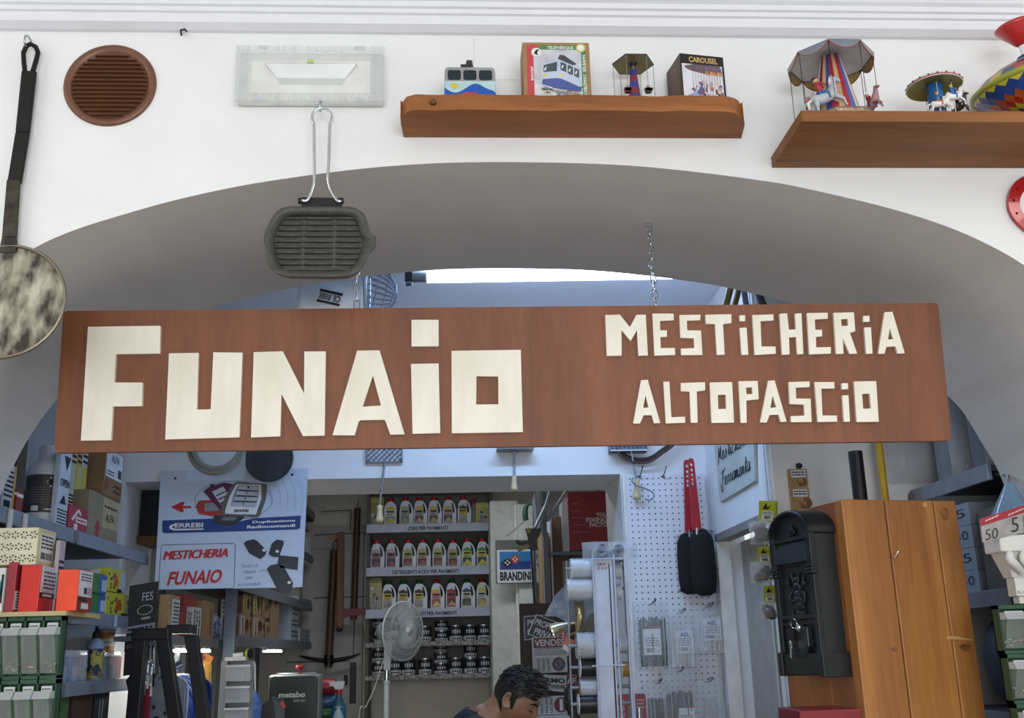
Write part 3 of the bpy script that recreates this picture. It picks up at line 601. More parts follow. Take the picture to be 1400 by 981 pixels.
for i, p in enumerate(rim):
    q_ = c+(p-c)*.96; e_ = V((q_.x, q_.y, bz+(.016 if i in (0, 3) else .030)))
    mb = MB(); mb.tube([q_, e_], .0007, GREYM, 5); g = mb.build('rod', t)
    mb = MB(); mb.box(e_.x-.007, e_.x+.007, e_.y-.005, e_.y+.005, e_.z-.012, e_.z-.004, mat('#5c6468', .4)); mb.prism3([e_+V((-.009, -.005, -.004)), e_+V((.011, -.005, -.004)), e_+V((.004, -.005, -.014)), e_+V((-.006, -.005, -.014))], (0, .010, 0), mat(['#7f2a2e', '#4a5560'][i % 2], .4)); mb.ball(e_+V((0, 0, .002)), .004, mat('#c79a78', .5), 6); mb.tube([e_+V((0, 0, -.002)), e_+V((0, 0, -.008))], .004, mat('#3a3d40', .5), 6)
    mb.build('seat', t)
# carousel box
Y = yf1+.02; x0, x1, _, z1 = pr(931, 73, 994, 127, Y); z0 = zt1; w_, h_ = x1-x0, z1-z0
t = thing('toy_box', 'black toy box lettered in gold with a carousel picture, at the shelf end', 'box', (x0, Y, z0), math.radians(9)); fr = front((0, 0, 0))
mb = MB(); mb.box(0, w_, 0, .085, 0, h_, mat('#6d5a4a', .6, h2='#4c3d33', scale=30, stretch=(1, 1, .2))); mb.build('carton', t, bevel=.001, local=True)
mb = MB(); mb.rect(fr, 0, 0, w_, h_, mat('#17171a', .35), .0006); mb.text('CAROUSEL', fr, w_*.20, h_*.83, w_*.86, h_*.95, mat('#c9a868', .4), .001, .03)
mb.rect(fr, w_*.03, 0, w_*.95, h_*.79, mat('#e2dfe6', .5), .001); K = lambda P: [(u*w_, v*h_) for u, v in P]
mb.prism(K([(.08, .74), (.3, .79), (.9, .79), (.95, .64), (.55, .60), (.25, .64), (.12, .69)]), mat('#51506a', .5, h2='#7a5348', scale=150), fr, .001, .0014)
for i in range(7): mb.box(w_*(.56+.055*i), w_*(.60+.055*i), h_*.58, h_*.66, .0014, .0018, mat(['#c48b3e', '#b2622f', '#d8a94e'][i % 3], .5), fr); mb.box(w_*(.56+.055*i), w_*(.60+.055*i), h_*.69, h_*.745, .0014, .0018, mat(['#5e7bb5', '#b8603b', '#4e6ba0'][i % 3], .5), fr)
mb.prism(K([(.12, .12), (.3, .19), (.7, .17), (.95, .10), (.95, .0), (.4, .0)]), mat('#a9b9d4', .5, h2='#5d74a5', scale=120), fr, .001, .0014); rg = random.Random(5)
for i in range(11): u = .26+.062*i; mb.box(w_*(u), w_*(u+.006), h_*.16, h_*.62, .0014, .0017, mat('#57525c', .5), fr)
for i in range(34): u, v = .24+.68*rg.random(), .14+.28*rg.random(); mb.prism(circ(u*w_, v*h_, .03*w_*(.5+rg.random()), 7, .04*h_*(.5+rg.random())), mat(rg.choice(['#7d4a5c', '#b7697a', '#5a5f96', '#c9a69b', '#3f3a56', '#d8c27e']), .5), fr, .0014, .0018+i*2e-5)
mb.build('printed_front', t, local=True)
# large swing carousel on the plank shelf
Y = yf2+.085; c = at(1135, 84, Y); R = (at(1188, 79, Y)-at(1078, 79, Y)).length/2
t = thing('toy_carousel', 'tall tin carousel with grey scalloped canopy, striped tower and hanging horses', 'toy', (c.x, Y, zt2)); bz = zt2
rim = canopy(t, c, R, .024, 8, '#dcdde2', '#8b8f9c', PI/8, .022, '#94834a', trim=('#7d8490', '#a0472f'))
mb = MB(); ra, rb = R*.62, R*.24; n = 24; z_0, z_1 = bz+.006, c.z+.008; cols = ['#a92a35', '#caa27c', '#a92a35', '#4a5aa2', '#d7cdc0', '#7d2530', '#caa27c', '#394a86']
for k in range(n):
    a, b = 2*PI*k/n, 2*PI*(k+1)/n; p = lambda r, a_, z: V((c.x+r*math.cos(a_), Y+r*math.sin(a_), z))
    mb.add([p(ra, a, z_0), p(ra, b, z_0), p(rb, b, z_1), p(rb, a, z_1)], [(0, 1, 2, 3)], mat(cols[k % 8], .35))
mb.lathe([(rb, z_1), (.001, z_1+.004)], (c.x, Y, 0), GREYM, n=24, caps=False); mb.build('tower', t)
mb = MB(); mb.lathe([(R*.93, bz), (R*.95, bz+.010)], (c.x, Y, 0), mat('#cdb491', .4, h2='#8b6a50', scale=120), n=8, a0=PI/8, smooth=False); mb.tube([V((c.x+R*.95*math.cos(PI/8+2*PI*i/8), Y+R*.95*math.sin(PI/8+2*PI*i/8), bz+.011)) for i in range(8)], .0016, mat('#7f7a78', .3, .5), 6, True); mb.build('base', t)
for i, p in enumerate(rim):
    q_ = c+(p-c)*.97; e_ = V((q_.x, q_.y, bz+.045)); mb = MB(); mb.tube([q_, e_], .0008, DKM, 5); mb.tube([q_+V((.003*math.cos(k), .0, -.003+.003*math.sin(k))) for k in range(6)], .0006, DKM, 4, True); mb.build('rod', t)
for i, (yaw, bc, sd, st) in enumerate([(.5, '#b9bcc2', '#3c6aa5', '#a83340'), (PI*.55, '#a77a80', '#8b2f3c', '#a83340'), (PI*.9, '#c8c0c0', '#777', '#a83340'), (-1.2, '#b9bcc2', '#3c6aa5', '#a83340')]):
    a = [-PI/2-.70, -.30, -PI+.35, PI/2][i]; hc = V((c.x+R*.80*math.cos(a), Y+R*.80*math.sin(a), bz+(.046, .046, .030, .03)[i]))
    horse(t, hc, .105 if i == 0 else .078, [0.15, -PI/2+.2, -PI/2, 0][i], bc, '#3c6aa5' if i == 0 else '#8b2f3c', st, .45 if i == 0 else .35 if i == 1 else .1)
# little horse roundabout
Y = yf2+.08; c = at(1277, 117, Y); R = (at(1313, 117, Y)-at(1242, 117, Y)).length/2; c.z = at(1277, 120, Y).z
t = thing('toy_carousel', 'little carousel with red-edged olive canopy over blue and white horses', 'toy', (c.x, Y, zt2))
mb = MB(); mb.lathe([(.004, c.z+.010), (R*.7, c.z+.004), (R*.98, c.z-.001)], (c.x, Y, 0), mat('#8d8a34', .4), n=40, caps=False); mb.lathe([(R*.98, c.z-.001), (R, c.z), (R*1.0, c.z+.006), (R*.9, c.z+.010), (.004, c.z+.018)], (c.x, Y, 0), mat('#e0ddd2', .4), n=40, caps=False)
cn = mb.build('canopy', t); mb = MB(); mb.lathe([(R*1.001, c.z+.0005), (R*1.012, c.z+.002), (R*1.002, c.z+.0035)], (c.x, Y, 0), mat('#a83a34', .4), n=40, caps=False)
for k in range(20): a = 2*PI*k/20; mb.ball((c.x+R*1.0*math.cos(a), Y+R*math.sin(a), c.z+.005), .0022, mat('#4a5a9a', .4), 5)
mb.build('trim_band', cn)
mb = MB(); mb.lathe([(R*.30, zt2+.012), (R*.30, c.z+.005)], (c.x, Y, 0), mat('#2266a8', .4, h2='#174a80', scale=60), n=20)
for k in range(10):
    for j in range(2): a = 2*PI*k/10; mb.ball((c.x+R*.30*math.cos(a), Y+R*.3*math.sin(a), zt2+.018+.02*j), .002, mat('#d9c24a', .4), 5)
mb.build('drum', t); mb = MB(); mb.lathe([(R*.95, zt2), (R*.95, zt2+.006)], (c.x, Y, 0), mat('#d6be3a', .4), n=36); mb.lathe([(R*.90, zt2+.006), (R*.86, zt2+.012), (.004, zt2+.013)], (c.x, Y, 0), mat('#b8402f', .35), n=36); mb.build('base', t)
for i, (a, bc, sd, st, hr) in enumerate([(-PI*.62, '#e9e6e0', '#b5651d', '#3f78b5', '#b08a5a'), (-PI*.12, '#3b3a38', '#8a6a4a', '#2c2c2c', '#8a4a30'), (-PI*.36, '#eeeae4', '#2f62a8', '#2f6fb5', '#c9a24a'), (PI/2, '#d9d4c8', '#2f62a8', '#b5402f', '#3b2a20')]):
    hc = V((c.x+R*.72*math.cos(a), Y+R*.72*math.sin(a), zt2+(.040, .044, .058, .03)[i])); horse(t, hc, .062, (-.1, -1.3, .15, PI)[i], bc, sd, st, .15, hr)
    mb = MB(); mb.tube([V((hc.x, hc.y, zt2+.010)), V((hc.x, hc.y, c.z))], .0012, CHROME, 6); mb.build('pole', t)
# humming top leaning at the frame edge
Y = yf2+.10; cc = at(1413, 112, Y); R = (at(1413, 112, Y)-at(1333, 112, Y)).length
AX = V((-.20, -.10, 1)).normalized(); E1 = AX.cross(V((0, 1, 0))).normalized(); E2 = AX.cross(E1)
tip = cc-AX*(R*.60); dzc = zt2-tip.z; cc = cc+V((0, 0, max(0, dzc)))
t = thing('spinning_top', 'colourful tin humming top with diamond pattern and red knob on the plank shelf', 'toy', (tip.x, tip.y, zt2))
pf = lambda r, h, a: cc+AX*(h*R)+(E1*math.cos(a)+E2*math.sin(a))*(r*R)
PR = [(.10, -.575), (.20, -.55), (.30, -.52), (.41, -.48), (.52, -.425), (.63, -.36), (.73, -.29), (.82, -.21), (.90, -.125), (.955, -.05)]; cols = ['#b02a35', '#2c3f78', '#a82c33', '#2c3f78', '#d8c53c', '#b03028', '#c05a2c', '#28509c', '#2a4a90', '#cfc43c']
N = 26; mb = MB(); mb.lathe([(.01*R, -.60*R), (.10*R, -.575*R)], cc, mat('#a02a35', .3), AX, N, caps=False)
for i in range(len(PR)-1):
    for j in range(N):
        o_ = .5*(i % 2); r0, h0 = PR[max(0, i-1)]; r1, h1 = PR[i]; r2, h2 = PR[i+1]; a = lambda k: 2*PI*(j+k+o_)/N
        if i == 0: mb.add([pf(r1, h1, a(0)), pf(r2, h2, a(.5)), pf(r1, h1, a(1))], [(0, 1, 2)], mat(cols[0], .25, coat=.5))
        else: mb.add([pf(r0, h0, a(.5)), pf(r1, h1, a(0)), pf(r2, h2, a(.5)), pf(r1, h1, a(1))], [(0, 3, 2, 1)], mat(cols[i], .25, coat=.5))
for j in range(N): o_ = .5*((len(PR)-1) % 2); a = lambda k: 2*PI*(j+k+o_)/N; mb.add([pf(*PR[-1], a(0)), pf(*PR[-2], a(.5)), pf(*PR[-1], a(1))], [(0, 1, 2)], mat('#cfc43c', .25, coat=.5))
TP = [(.955, .05), (.80, .17), (.6, .27), (.4, .34), (.14, .38)]
for i in range(4):
    for j in range(N):
        a, b = 2*PI*j/N, 2*PI*(j+1)/N; mb.add([pf(*TP[i], a), pf(*TP[i], b), pf(*TP[i+1], b), pf(*TP[i+1], a)], [(0, 1, 2, 3)], mat(['#28406e', '#cfa63c', '#28406e', '#b84a2c'][(i+j) % 4], .3))
mb.build('shell', t); mb = MB(); mb.lathe([(.955*R, -.05*R), (1.0*R, -.03*R), (1.0*R, .03*R), (.955*R, .05*R)], cc, mat('#a3a83a', .3), AX, 48, caps=False)
mb.build('rim', t)
mb = MB(); mb.lathe([(.14*R, .37*R), (.13*R, .47*R), (.05*R, .50*R)], cc, mat('#27427c', .3), AX, 20); mb.lathe([(.05*R, .5*R), (.05*R, .72*R)], cc, CHROME, AX, 12); mb.build('stem', t)
mb = MB(); mb.lathe([(.07*R, .66*R), (.10*R, .68*R), (.33*R, .98*R), (.34*R, 1.02*R), (.30*R, 1.05*R)], cc, mat('#c02a2a', .25, coat=.4), AX, 24); mb.build('knob', t)

# ================================================================== MIDDLE ROOM BEHIND THE ARCH
def pillow(mb, x0, x1, z0, z1, Y, th, m, n=10, seed=0, lean=0, amp=.35):
    """puffed crinkled bag hanging in front of plane Y"""
    for sgn in (-1, .35):
        P = []
        for j in range(n+1):
            for i in range(n+1):
                a, b = i/n, j/n; e = (math.sin(PI*a)*math.sin(PI*b))**.6; k = NZ.noise(V((a*4+seed, b*4, sgn)))
                P.append(V((x0+(x1-x0)*a+lean*(b-.5)+.004*NZ.noise(V((b*5, seed, 0))), Y-.001+sgn*th*e*(1+amp*k), z0+(z1-z0)*b+.003*NZ.noise(V((a*6, seed, 1))))))
        F = [(j*(n+1)+i, j*(n+1)+i+1, (j+1)*(n+1)+i+1, (j+1)*(n+1)+i) for j in range(n) for i in range(n)]
        mb.add(P, F, m, True)
    return mb
# fluorescent tube on the ceiling
a, b = at(584, 379, 1.72), at(866, 375, 1.72); zt = 2.955; a = atz(584, 379, zt); b = atz(866, 374.5, zt); d = (b-a).normalized(); b = b+d*.25
t = thing('tube_lamp', 'lit white fluorescent tube under the blueish ceiling behind the arch', 'lamp', a)
MB().tube([a, b], .021, mat('#c9deff', .3, emit=14), 14).build('tube', t)
MB().tube([a-d*.055, a-d*.001], .019, mat('#8d9499', .4, .3), 14).build('end_sleeve', t)
MB().box(a.x-.082, a.x-.055, a.y-.02, a.y+.02, zt-.028, zt+.022, mat('#2a2c2f', .5)).build('end_socket', t, bevel=.003)
MB().box(a.x-.06, b.x, a.y+.03, a.y+.06, 2.985, 3.005, WHITE).build('mounting_rail', t)
MB().tube([a-d*.03, V((a.x-.03, a.y+.045, 2.99))], .006, WHITE).build('clip', t)
# white fan mounted high behind the sign
Y = 1.0; c = at(455, 427, Y); R = .12
t = thing('wall_fan', 'white ceiling fan heater with wire mesh guard, seen above the sign', 'fan', c)
mb = MB(); hx = (at(499, 420, Y)-at(411, 420, Y)).length
mb.lathe([(R*.6, -hx/2), (R*.92, -hx/2+.006), (R, -hx/2+.02), (R, hx/2-.006), (R*.96, hx/2)], c, mat('#d7dae0', .4), (1, 0, 0), 40); body = mb.build('housing', t, bevel=.002)
def oncyl(px, py):
    d = ray(px, py); o_ = CAM-c; a_ = d.y**2+d.z**2; b_ = o_.y*d.y+o_.z*d.z; e_ = o_.y**2+o_.z**2-R*R; k_ = (-b_-math.sqrt(max(0, b_*b_-a_*e_)))/a_; return CAM+d*k_
h0 = oncyl(451, 407); nr = V((0, h0.y-c.y, h0.z-c.z)).normalized(); tz = nr.cross(V((1, 0, 0))); tz = tz if tz.z > 0 else -tz; uu = -(V((1, 0, 0))*.97-tz*.24).normalized(); fl = Fr(h0+nr*.002, uu, nr.cross(uu), nr)
mb = MB(); mb.box(-.036, .036, .014, .021, .0, .003, INK, fl); mb.box(-.036, .036, -.022, -.014, 0, .003, INK, fl); mb.text('CE', fl, -.034, -.010, -.010, .010, INK, .0025, .02); scribble(mb, fl, -.004, -.010, .034, .010, INK, 3, .0022); mb.build('rating_label', body)
mb = MB(); gc = at(505, 392, Y); mb.lathe([(.085, 0), (.083, .03), (.07, .06), (.045, .085), (.015, .097)], gc+V((-.01, .03, 0)), mat('#9aa6b8', .4, .6), (1, .15, -.25), 26, caps=False); g = mb.build('mesh_guard', t); wm = g.modifiers.new('wires', 'WIREFRAME'); wm.thickness = .004
MB().tube([gc+V((-.008, .085*math.cos(2*PI*i/32), .085*math.sin(2*PI*i/32)+.0)) for i in range(32)], .006, mat('#cfd6de', .3, .3), 8, True).build('guard_ring', t)
MB().tube([V((c.x, c.y, c.z+R*.9)), V((c.x, c.y, 3.005))], .015, mat('#d7dae0', .4), 10).build('ceiling_bracket', t)
# hoses hanging against the side wall, seen through the gap above the sign
def hang(name, label, cat, P, Y, r, m):
    a, b = at(*P[0], Y), at(*P[1], Y); d = b-a; a2 = a+d*((3.0-a.z)/d.z) if d.z else a
    return tag(MB().tube([a2, b-d.normalized()*-.18 if False else b+d.normalized()*.06], r, m, 10).build(name), label, cat)
OLV = mat('#7d7236', .4, .3)
hang('hanging_pipe', 'olive brass pipe hung near the side wall, the one nearer the tube lamp', 'pipe', [(999, 392), (993, 415)], 1.1, .0115, OLV)
hang('hanging_pipe', 'olive brass pipe hung near the side wall, beside the grey conduit', 'pipe', [(1011, 392), (1005, 415)], 1.16, .010, OLV)
hang('hanging_pipe', 'thin grey conduit hung beside the olive pipes above the sign', 'pipe', [(1017, 395), (1020, 415)], 1.15, .010, mat('#7f8894', .4, .3))
hang('hanging_pipe', 'dark pipe hung furthest from the olive pipes above the sign', 'pipe', [(1036, 398), (1043, 415)], 1.06, .012, mat('#34383d', .4, .3))

# ---- poster hanging on the lintel, with the disc and the hose coil in front of it
YQ = 2.172
x0, x1, z0, z1 = pr(216, 643, 416, 805, YQ); 
mb = MB(); mb.prism3(pts([(220, 643), (421, 640), (413, 802), (211, 806)], YQ), (0, .012, 0), mat('#c9d6ea', .35, var=.02))
po = mb.build('poster_board'); tag(po, 'pale blue advertising board with remote controls and car key shells under the sign', 'advertising board')
def zp(x, y): return 200+x/4.904, 600+y/4.904
def PP(mb, P, m, w=.001, f=zp): return mb.prism3(pts([f(*p) for p in P], YQ-.0006-w), (0, w, 0), m)
def zr(u0, v0, u1, v1, f=zp): # zoom rectangle -> world frame rectangle on the poster
    a, b = at(*f(u0, v1), YQ), at(*f(u1, v0), YQ); return a.x, a.z, b.x, b.z
FP = front((0, YQ-.0008, 0)); NAVY = mat('#1c3f86', .4); REDT = mat('#c2242c', .45)
mb = MB()
PP(mb, [(108, 545), (500, 530), (620, 552), (720, 530), (1036, 512), (1032, 590), (1020, 604), (480, 622), (120, 630), (106, 618)], NAVY)
mb.text('ERREBI', FP, *zr(190, 560, 383, 594), WHITE, .0022, .03); mb.prism3(pts([zp(*p) for p in [(205, 566), (168, 572), (152, 588), (158, 602), (185, 612), (384, 606), (384, 598), (195, 600), (172, 592), (180, 580), (205, 576)]], YQ-.0026), (0, .001, 0), WHITE)
mb.text('Duplicazione', FP, *zr(712, 540, 1000, 566), WHITE, .0022, .035, rot=.025); mb.text('Radiocomandi', FP, *zr(676, 570, 1000, 597), WHITE, .0022, .035, rot=.02)
mb.build('banner', po)
mb = MB(); P = [zp(585+258*math.cos(a), 410+128*math.sin(a)) for a in [2*PI*i/48 for i in range(48)]]; mb.tube([at(*p, YQ-.001) for p in P], .0007, INK, 4, True)
for r in (90, 140, 190, 240, 290):
    mb.tube([at(*zp(760+r*math.cos(a), 400+r*1.05*math.sin(a)), YQ-.001) for a in [-.95+1.25*i/14 for i in range(15)]], .0005, mat('#9fb0cc', .5), 4)
mb.build('drawn_lines', po)
mb = MB(); PP(mb, [(165, 455), (240, 418), (258, 424), (246, 448), (300, 447), (300, 462), (246, 464), (252, 484), (238, 492)], REDT); mb.build('arrow', po)
# remotes
mb = MB(); PP(mb, [(318, 454), (335, 450), (345, 420), (362, 410), (440, 408), (520, 430), (520, 505), (430, 515), (350, 500), (338, 462)], mat('#b2362a', .4), .001); PP(mb, [(392, 430), (478, 425), (490, 478), (390, 485)], mat('#8a8f96', .4), .0018); mb.build('remote_picture', po)
mb = MB(); PP(mb, [(382, 350), (425, 318), (430, 300), (450, 300), (460, 308), (520, 290), (575, 300), (640, 420), (500, 480)], mat('#5e2446', .4), .0022); PP(mb, [(440, 352), (515, 318), (560, 380), (500, 440)], mat('#c9ccd2', .4), .003)
for k in range(3): PP(mb, [(466+k*14, 376+k*26), (536+k*14, 345+k*24), (538+k*14, 351+k*24), (470+k*14, 384+k*26)], INK, .0036)
mb.build('remote_picture', po)
mb = MB(); PP(mb, [(440, 560), (455, 510), (640, 510), (660, 525), (590, 575), (540, 582)], mat('#34383d', .4), .0016); PP(mb, [(500, 545), (515, 520), (610, 520), (590, 545)], mat('#777c84', .4), .0022); mb.build('remote_picture', po)
mb = MB(); PP(mb, [(495, 480), (530, 380), (580, 300), (610, 288), (800, 300), (810, 312), (802, 400), (760, 515), (740, 522), (510, 510)], mat('#6b645c', .4), .0042); PP(mb, [(528, 480), (560, 380), (605, 300), (770, 305), (772, 330), (770, 400), (735, 505), (530, 500)], mat('#eceef0', .35), .0052)
PP(mb, [(565, 440), (600, 330), (620, 306), (755, 312), (752, 390), (735, 450), (720, 456), (575, 448)], mat('#8f959c', .4), .0058)
for k, s_ in enumerate('1234'): PP(mb, [(622-14*k, 312+37*k), (752-4*k, 318+36*k), (750-4*k, 344+36*k), (612-14*k, 336+37*k)], mat('#c4c8cd', .35), .0064); mb.text(s_, FP, *zr(680-11*k, 317+37*k, 694-11*k, 333+37*k), INK, .0082, .02)
for k in range(3): PP(mb, [(612-14*k, 338+37*k), (748-4*k, 346+36*k), (748-4*k, 352+36*k), (630-14*k, 346+37*k)], INK, .0068)
mb.text('ERREBI', FP, *zr(592, 472, 688, 490), INK, .0065, .03); mb.build('remote_picture', po)
# red shop lettering in a rounded frame
mb = MB(); Fq = [zp(*p) for p in [(120, 708), (580, 697), (594, 706), (598, 720), (588, 985), (576, 1000), (92, 1010), (82, 998), (100, 725), (106, 712)]]; mb.tube([at(*p, YQ-.001) for p in Fq], .0011, mat('#2b3f6e', .5), 5, True); mb.build('rounded_frame', po)
mb = MB(); [mb.text('MESTICHERIA', FP, *zr(118+k*4, 736+k, 550+k*4, 802+k), REDT, .002+.0001*k, 0.0, shear=.008, rot=.028) for k in range(3)]; mb.build('shop_lettering', po); mb = MB(); mb.text('FUNAIO', FP, *zr(148, 876, 510, 976), REDT, .002, .03, shear=.012, rot=.03); mb.build('shop_lettering', po)
mb = MB(); GT = mat('#8296b4', .5)
for s_, u0, v0, u1, v1 in (('Gusci di', 640, 834, 750, 860), ('chiavi', 652, 874, 735, 899), ('per', 668, 920, 716, 948), ('automobili', 614, 958, 766, 984)): mb.text(s_, FP, *zr(u0, v0, u1, v1), GT, .002, .012)
mb.tube([at(*zp(760+i*4.5, 880+8*math.sin(i*.9)), YQ-.002) for i in range(11)], .0008, INK, 4); mb.build('small_lettering', po)
KEY = mat('#262c38', .4)
for P, hole in (([(654, 700), (668, 682), (722, 670), (745, 682), (806, 745), (800, 775), (765, 804), (690, 765)], (790, 744)), ([(820, 770), (840, 700), (875, 672), (920, 680), (922, 700), (890, 790), (845, 788)], (878, 752)), ([(890, 778), (1020, 790), (1014, 876), (900, 862), (880, 830)], None), ([(808, 870), (830, 845), (880, 836), (920, 850), (985, 965), (975, 1010), (940, 1035), (880, 1010)], (958, 960))):
    mb = MB(); PP(mb, P, KEY, .002)
    if hole: mb.prism3(pts([zp(hole[0]+12*math.cos(a), hole[1]+10*math.sin(a)) for a in [2*PI*i/12 for i in range(12)]], YQ-.0034), (0, .001, 0), WHITE)
    mb.build('key_picture', po)
for p in ((194, 262), (978, 238)):
    c = at(*zp(*p), YQ); MB().lathe([(.006, 0), (.005, .003)], c, mat('#27324a', .4), (0, -1, 0), 10).build('fixing_screw', po)
# round dark board
c = at(368, 626, 2.12); R = (at(401, 626, 2.12)-at(335, 626, 2.12)).length/2
mb = MB(); mb.lathe([(R*.98, 0), (R, .004), (R, .016), (R*.97, .020)], (c.x, c.y+.01, c.z), mat('#2f333a', .55, h2='#1f2329', scale=30, stretch=(1, 1, .15)), (0, -1, 0), 48); o = mb.build('round_board')
tag(o, 'round dark slate board hung over the top of the advertising board', 'board'); MB().tube([c+V((0, .03, R*.7)), c+V((0, -.005, R*.9)), V((c.x, 2.19, c.z+R*1.3))], .003, INK, 6).build('hanging_cord', o)
# coil of hose in a clear bag
c = at(297, 605, 2.10); R = .115
t = thing('hose_coil', 'coil of olive hose in a clear bag hung over the advertising board', 'hose', (c.x, 2.10, c.z-R))
mb = MB()
for k in range(5): mb.tube([V((c.x+(R-.012*(k % 3))*math.cos(a), 2.10-.012*(k % 2)+.004*math.sin(a*3+k), c.z+(R-.012*(k % 3))*1.05*math.sin(a)-.004*k)) for a in [2*PI*i/36 for i in range(36)]], .0062, mat('#7c7657', .35), 8, True)
mb.build('hose', t); x0, x1, z0, z1 = pr(258, 560, 336, 656, 2.08); mb = MB(); pillow(mb, x0, x1, z0, z1, 2.09, .02, clear('#e6edf5', .16, .1, 40, .9), 14, 2); mb.build('clear_bag', t)
MB().tube([V((c.x, 2.10, c.z+R)), V((c.x, 2.2, c.z+R+.03))], .003, STEEL, 6).build('hook', t)

# hanging long-handled paddles
WG = mat('#d9c7a0', .5, h2='#c4ae84', scale=20, stretch=(1, 1, .3))
def paddle(label, hx, hy0, hy1, gx, gy0, gy1, hw, edge=False, Y=2.188):
    a, b = at(hx, hy0, Y), at(gx, gy0, Y); t = thing('wire_paddle', label, 'paddle', at(gx, gy1, Y), 0, 'long handled paddles hung behind the sign')
    MB().tube([a, b], .0045, mat('#a9b3c0', .3, .8), 8).build('shaft', t)
    c = at(gx, gy1, Y); L = (b-c).length; d = (c-b).normalized(); mb = MB()
    prof = [(.009, 0), (.0125, .06*L), (.0105, .25*L), (.012, .5*L), (.0165, .8*L), (.0165, .93*L), (.008, L)]; mb.lathe(prof, b, WG, d, 16); mb.build('wooden_grip', t)
    h0, h1 = at(hx, hy1, Y), at(hx, hy0, Y); zz0, zz1 = h1.z, max(h0.z, h1.z+.03)
    return t, a, zz0
t, a, z = paddle('steel paddle with a square lattice head, hung above the wax bottles', 526, 632, 610, 519, 690, 714, 0)
W_ = (at(551, 620, 2.188)-at(501, 620, 2.188)).length; mb = MB(); M_ = mat('#7d8794', .35, .7); f0 = front((a.x-.002, 2.188, z))
for (u0, u1, v0, v1) in ((-W_/2, W_/2, 0, .005), (-W_/2, W_/2, W_-.005, W_), (-W_/2, -W_/2+.005, 0, W_), (W_/2-.005, W_/2, 0, W_)): mb.box(u0, u1, v0, v1, -.006, .006, M_, f0)
mb.build('head_frame', t); mb = MB()
for k in range(-7, 8):
    for s_ in (-1, 1):
        P = [];
        for i in range(17):
            u = -W_/2+W_*i/16; v = W_/2+s_*u+k*W_/7.0
            if 0 <= v <= W_: P.append(f0(u, v, .002*s_))
        if len(P) > 1: mb.tube(P, .0022, M_, 5)
mb.box(-W_/2, W_/2, 0, W_, -.003, -.001, mat('#a8b2bf', .4, .6), f0); mb.build('lattice', t)
t, a, z = paddle('steel paddle seen edge on, hung in the middle over the opening', 703.5, 617, 612, 703, 650, 671, 0)
W_ = (at(729, 612, 2.188)-at(679, 612, 2.188)).length; MB().box(a.x-W_/2, a.x+W_/2, 2.12, 2.2, z, z+.006, M_).build('head_frame', t); MB().prism([(-.02, 0), (.02, 0), (.004, -.014), (-.004, -.014)], M_, front((a.x, 2.188, z)), -.004, .004).build('head_bracket', t)
t, a, z = paddle('steel paddle with a slotted grey head, hung before the pegboard', 863, 617, 606, 870.5, 655, 683, 0, Y=2.15)
x0, x1, z0, z1 = pr(833, 590, 884, 617, 2.15); mb = MB(); mb.box(x0, x1, 2.14, 2.2, z0, z1, mat('#74839a', .4, .4)); mb.box(x0, x1, 2.135, 2.165, z0, z0+.006, mat('#cdd3db', .35, .4)); mb.build('head_frame', t)
mb = MB()
for i in range(9): mb.box(x0+(x1-x0)*(i+.25)/9, x0+(x1-x0)*(i+.7)/9, 2.137, 2.14, z0+.012, z1-.004, mat('#44546b', .4)); 
mb.build('slot', t)
# brown cables looping behind it
mb = MB()
for k in range(3): mb.tube(smoothpath([tuple(at(x, y+k*3, 2.165-.012*k)) for x, y in ((843, 606), (850, 618), (868, 626), (888, 625), (905, 614), (920, 603), (935, 585))], 4), .005, mat(['#4a3230', '#33282a', '#5b3f3a'][k], .5), 8)
tag(mb.build('cable_bundle'), 'brown cables looping under the sign above the pegboard', 'cable')

# ---- pegboard and what hangs on it
xa, xb = .735, 1.078; zt_ = at(900, 648, 2.18).z; pb = MB().box(xa, xb, 2.178, 2.19, .95, zt_, mat('#e6e9f2', .45, var=.015)); pb.box(xa-.012, xa, 2.172, 2.19, .95, zt_, WHITE)
m_ = mat('#2a2c33', .7)
for i in range(13):
    for j in range(56):
        u, v = xa+.022+.025*i, zt_-.018-.025*j; pb.prism(circ(u, v, .0034, 6), m_, front((0, 2.178, 0)), -.001, .0006)
PB = tag(pb.build('pegboard'), 'white perforated pegboard to the side of the wide opening', 'pegboard')
def peg(label, px, py, up=False):
    a = at(px, py, 2.178); mb = MB()
    if up: mb.tube([a+V((0, .002, -.008)), a+V((0, -.012, 0)), a+V((.004, -.03, .012)), a+V((.010, -.045, .038))], .0022, DKM, 6); mb.tube([a+V((-.010, -.002, 0)), a+V((.010, -.002, 0))], .002, DKM, 6)
    else: mb.tube([a+V((0, .002, 0)), a+V((.005, -.03, -.004)), a+V((.012, -.06, .006)), a+V((.013, -.06, .012)), a+V((.006, -.03, .004)), a+V((0, -.002, .006))], .0022, DKM, 6)
    return tag(mb.build('pegboard_hook'), label, 'hook', 'hooks on the pegboard')
peg('empty steel peg hook at the pegboard top beside the slotted paddle', 874, 651, True); peg('empty steel peg hook at the pegboard top, nearer the red brushes', 906, 651, True)
mb = MB(); mb.tube(smoothpath([tuple(at(x, y, 2.12)) for x, y in ((866, 652), (864, 658), (872, 664), (888, 670), (894, 676), (890, 683), (882, 682))], 4), .0032, GREYM, 6); tag(mb.build('wire_hook'), 'bent grey wire hook dangling beside the wooden grip on the pegboard', 'hook')
BRUSH = mat('#17171a', .85, scale=200, bump=.6)
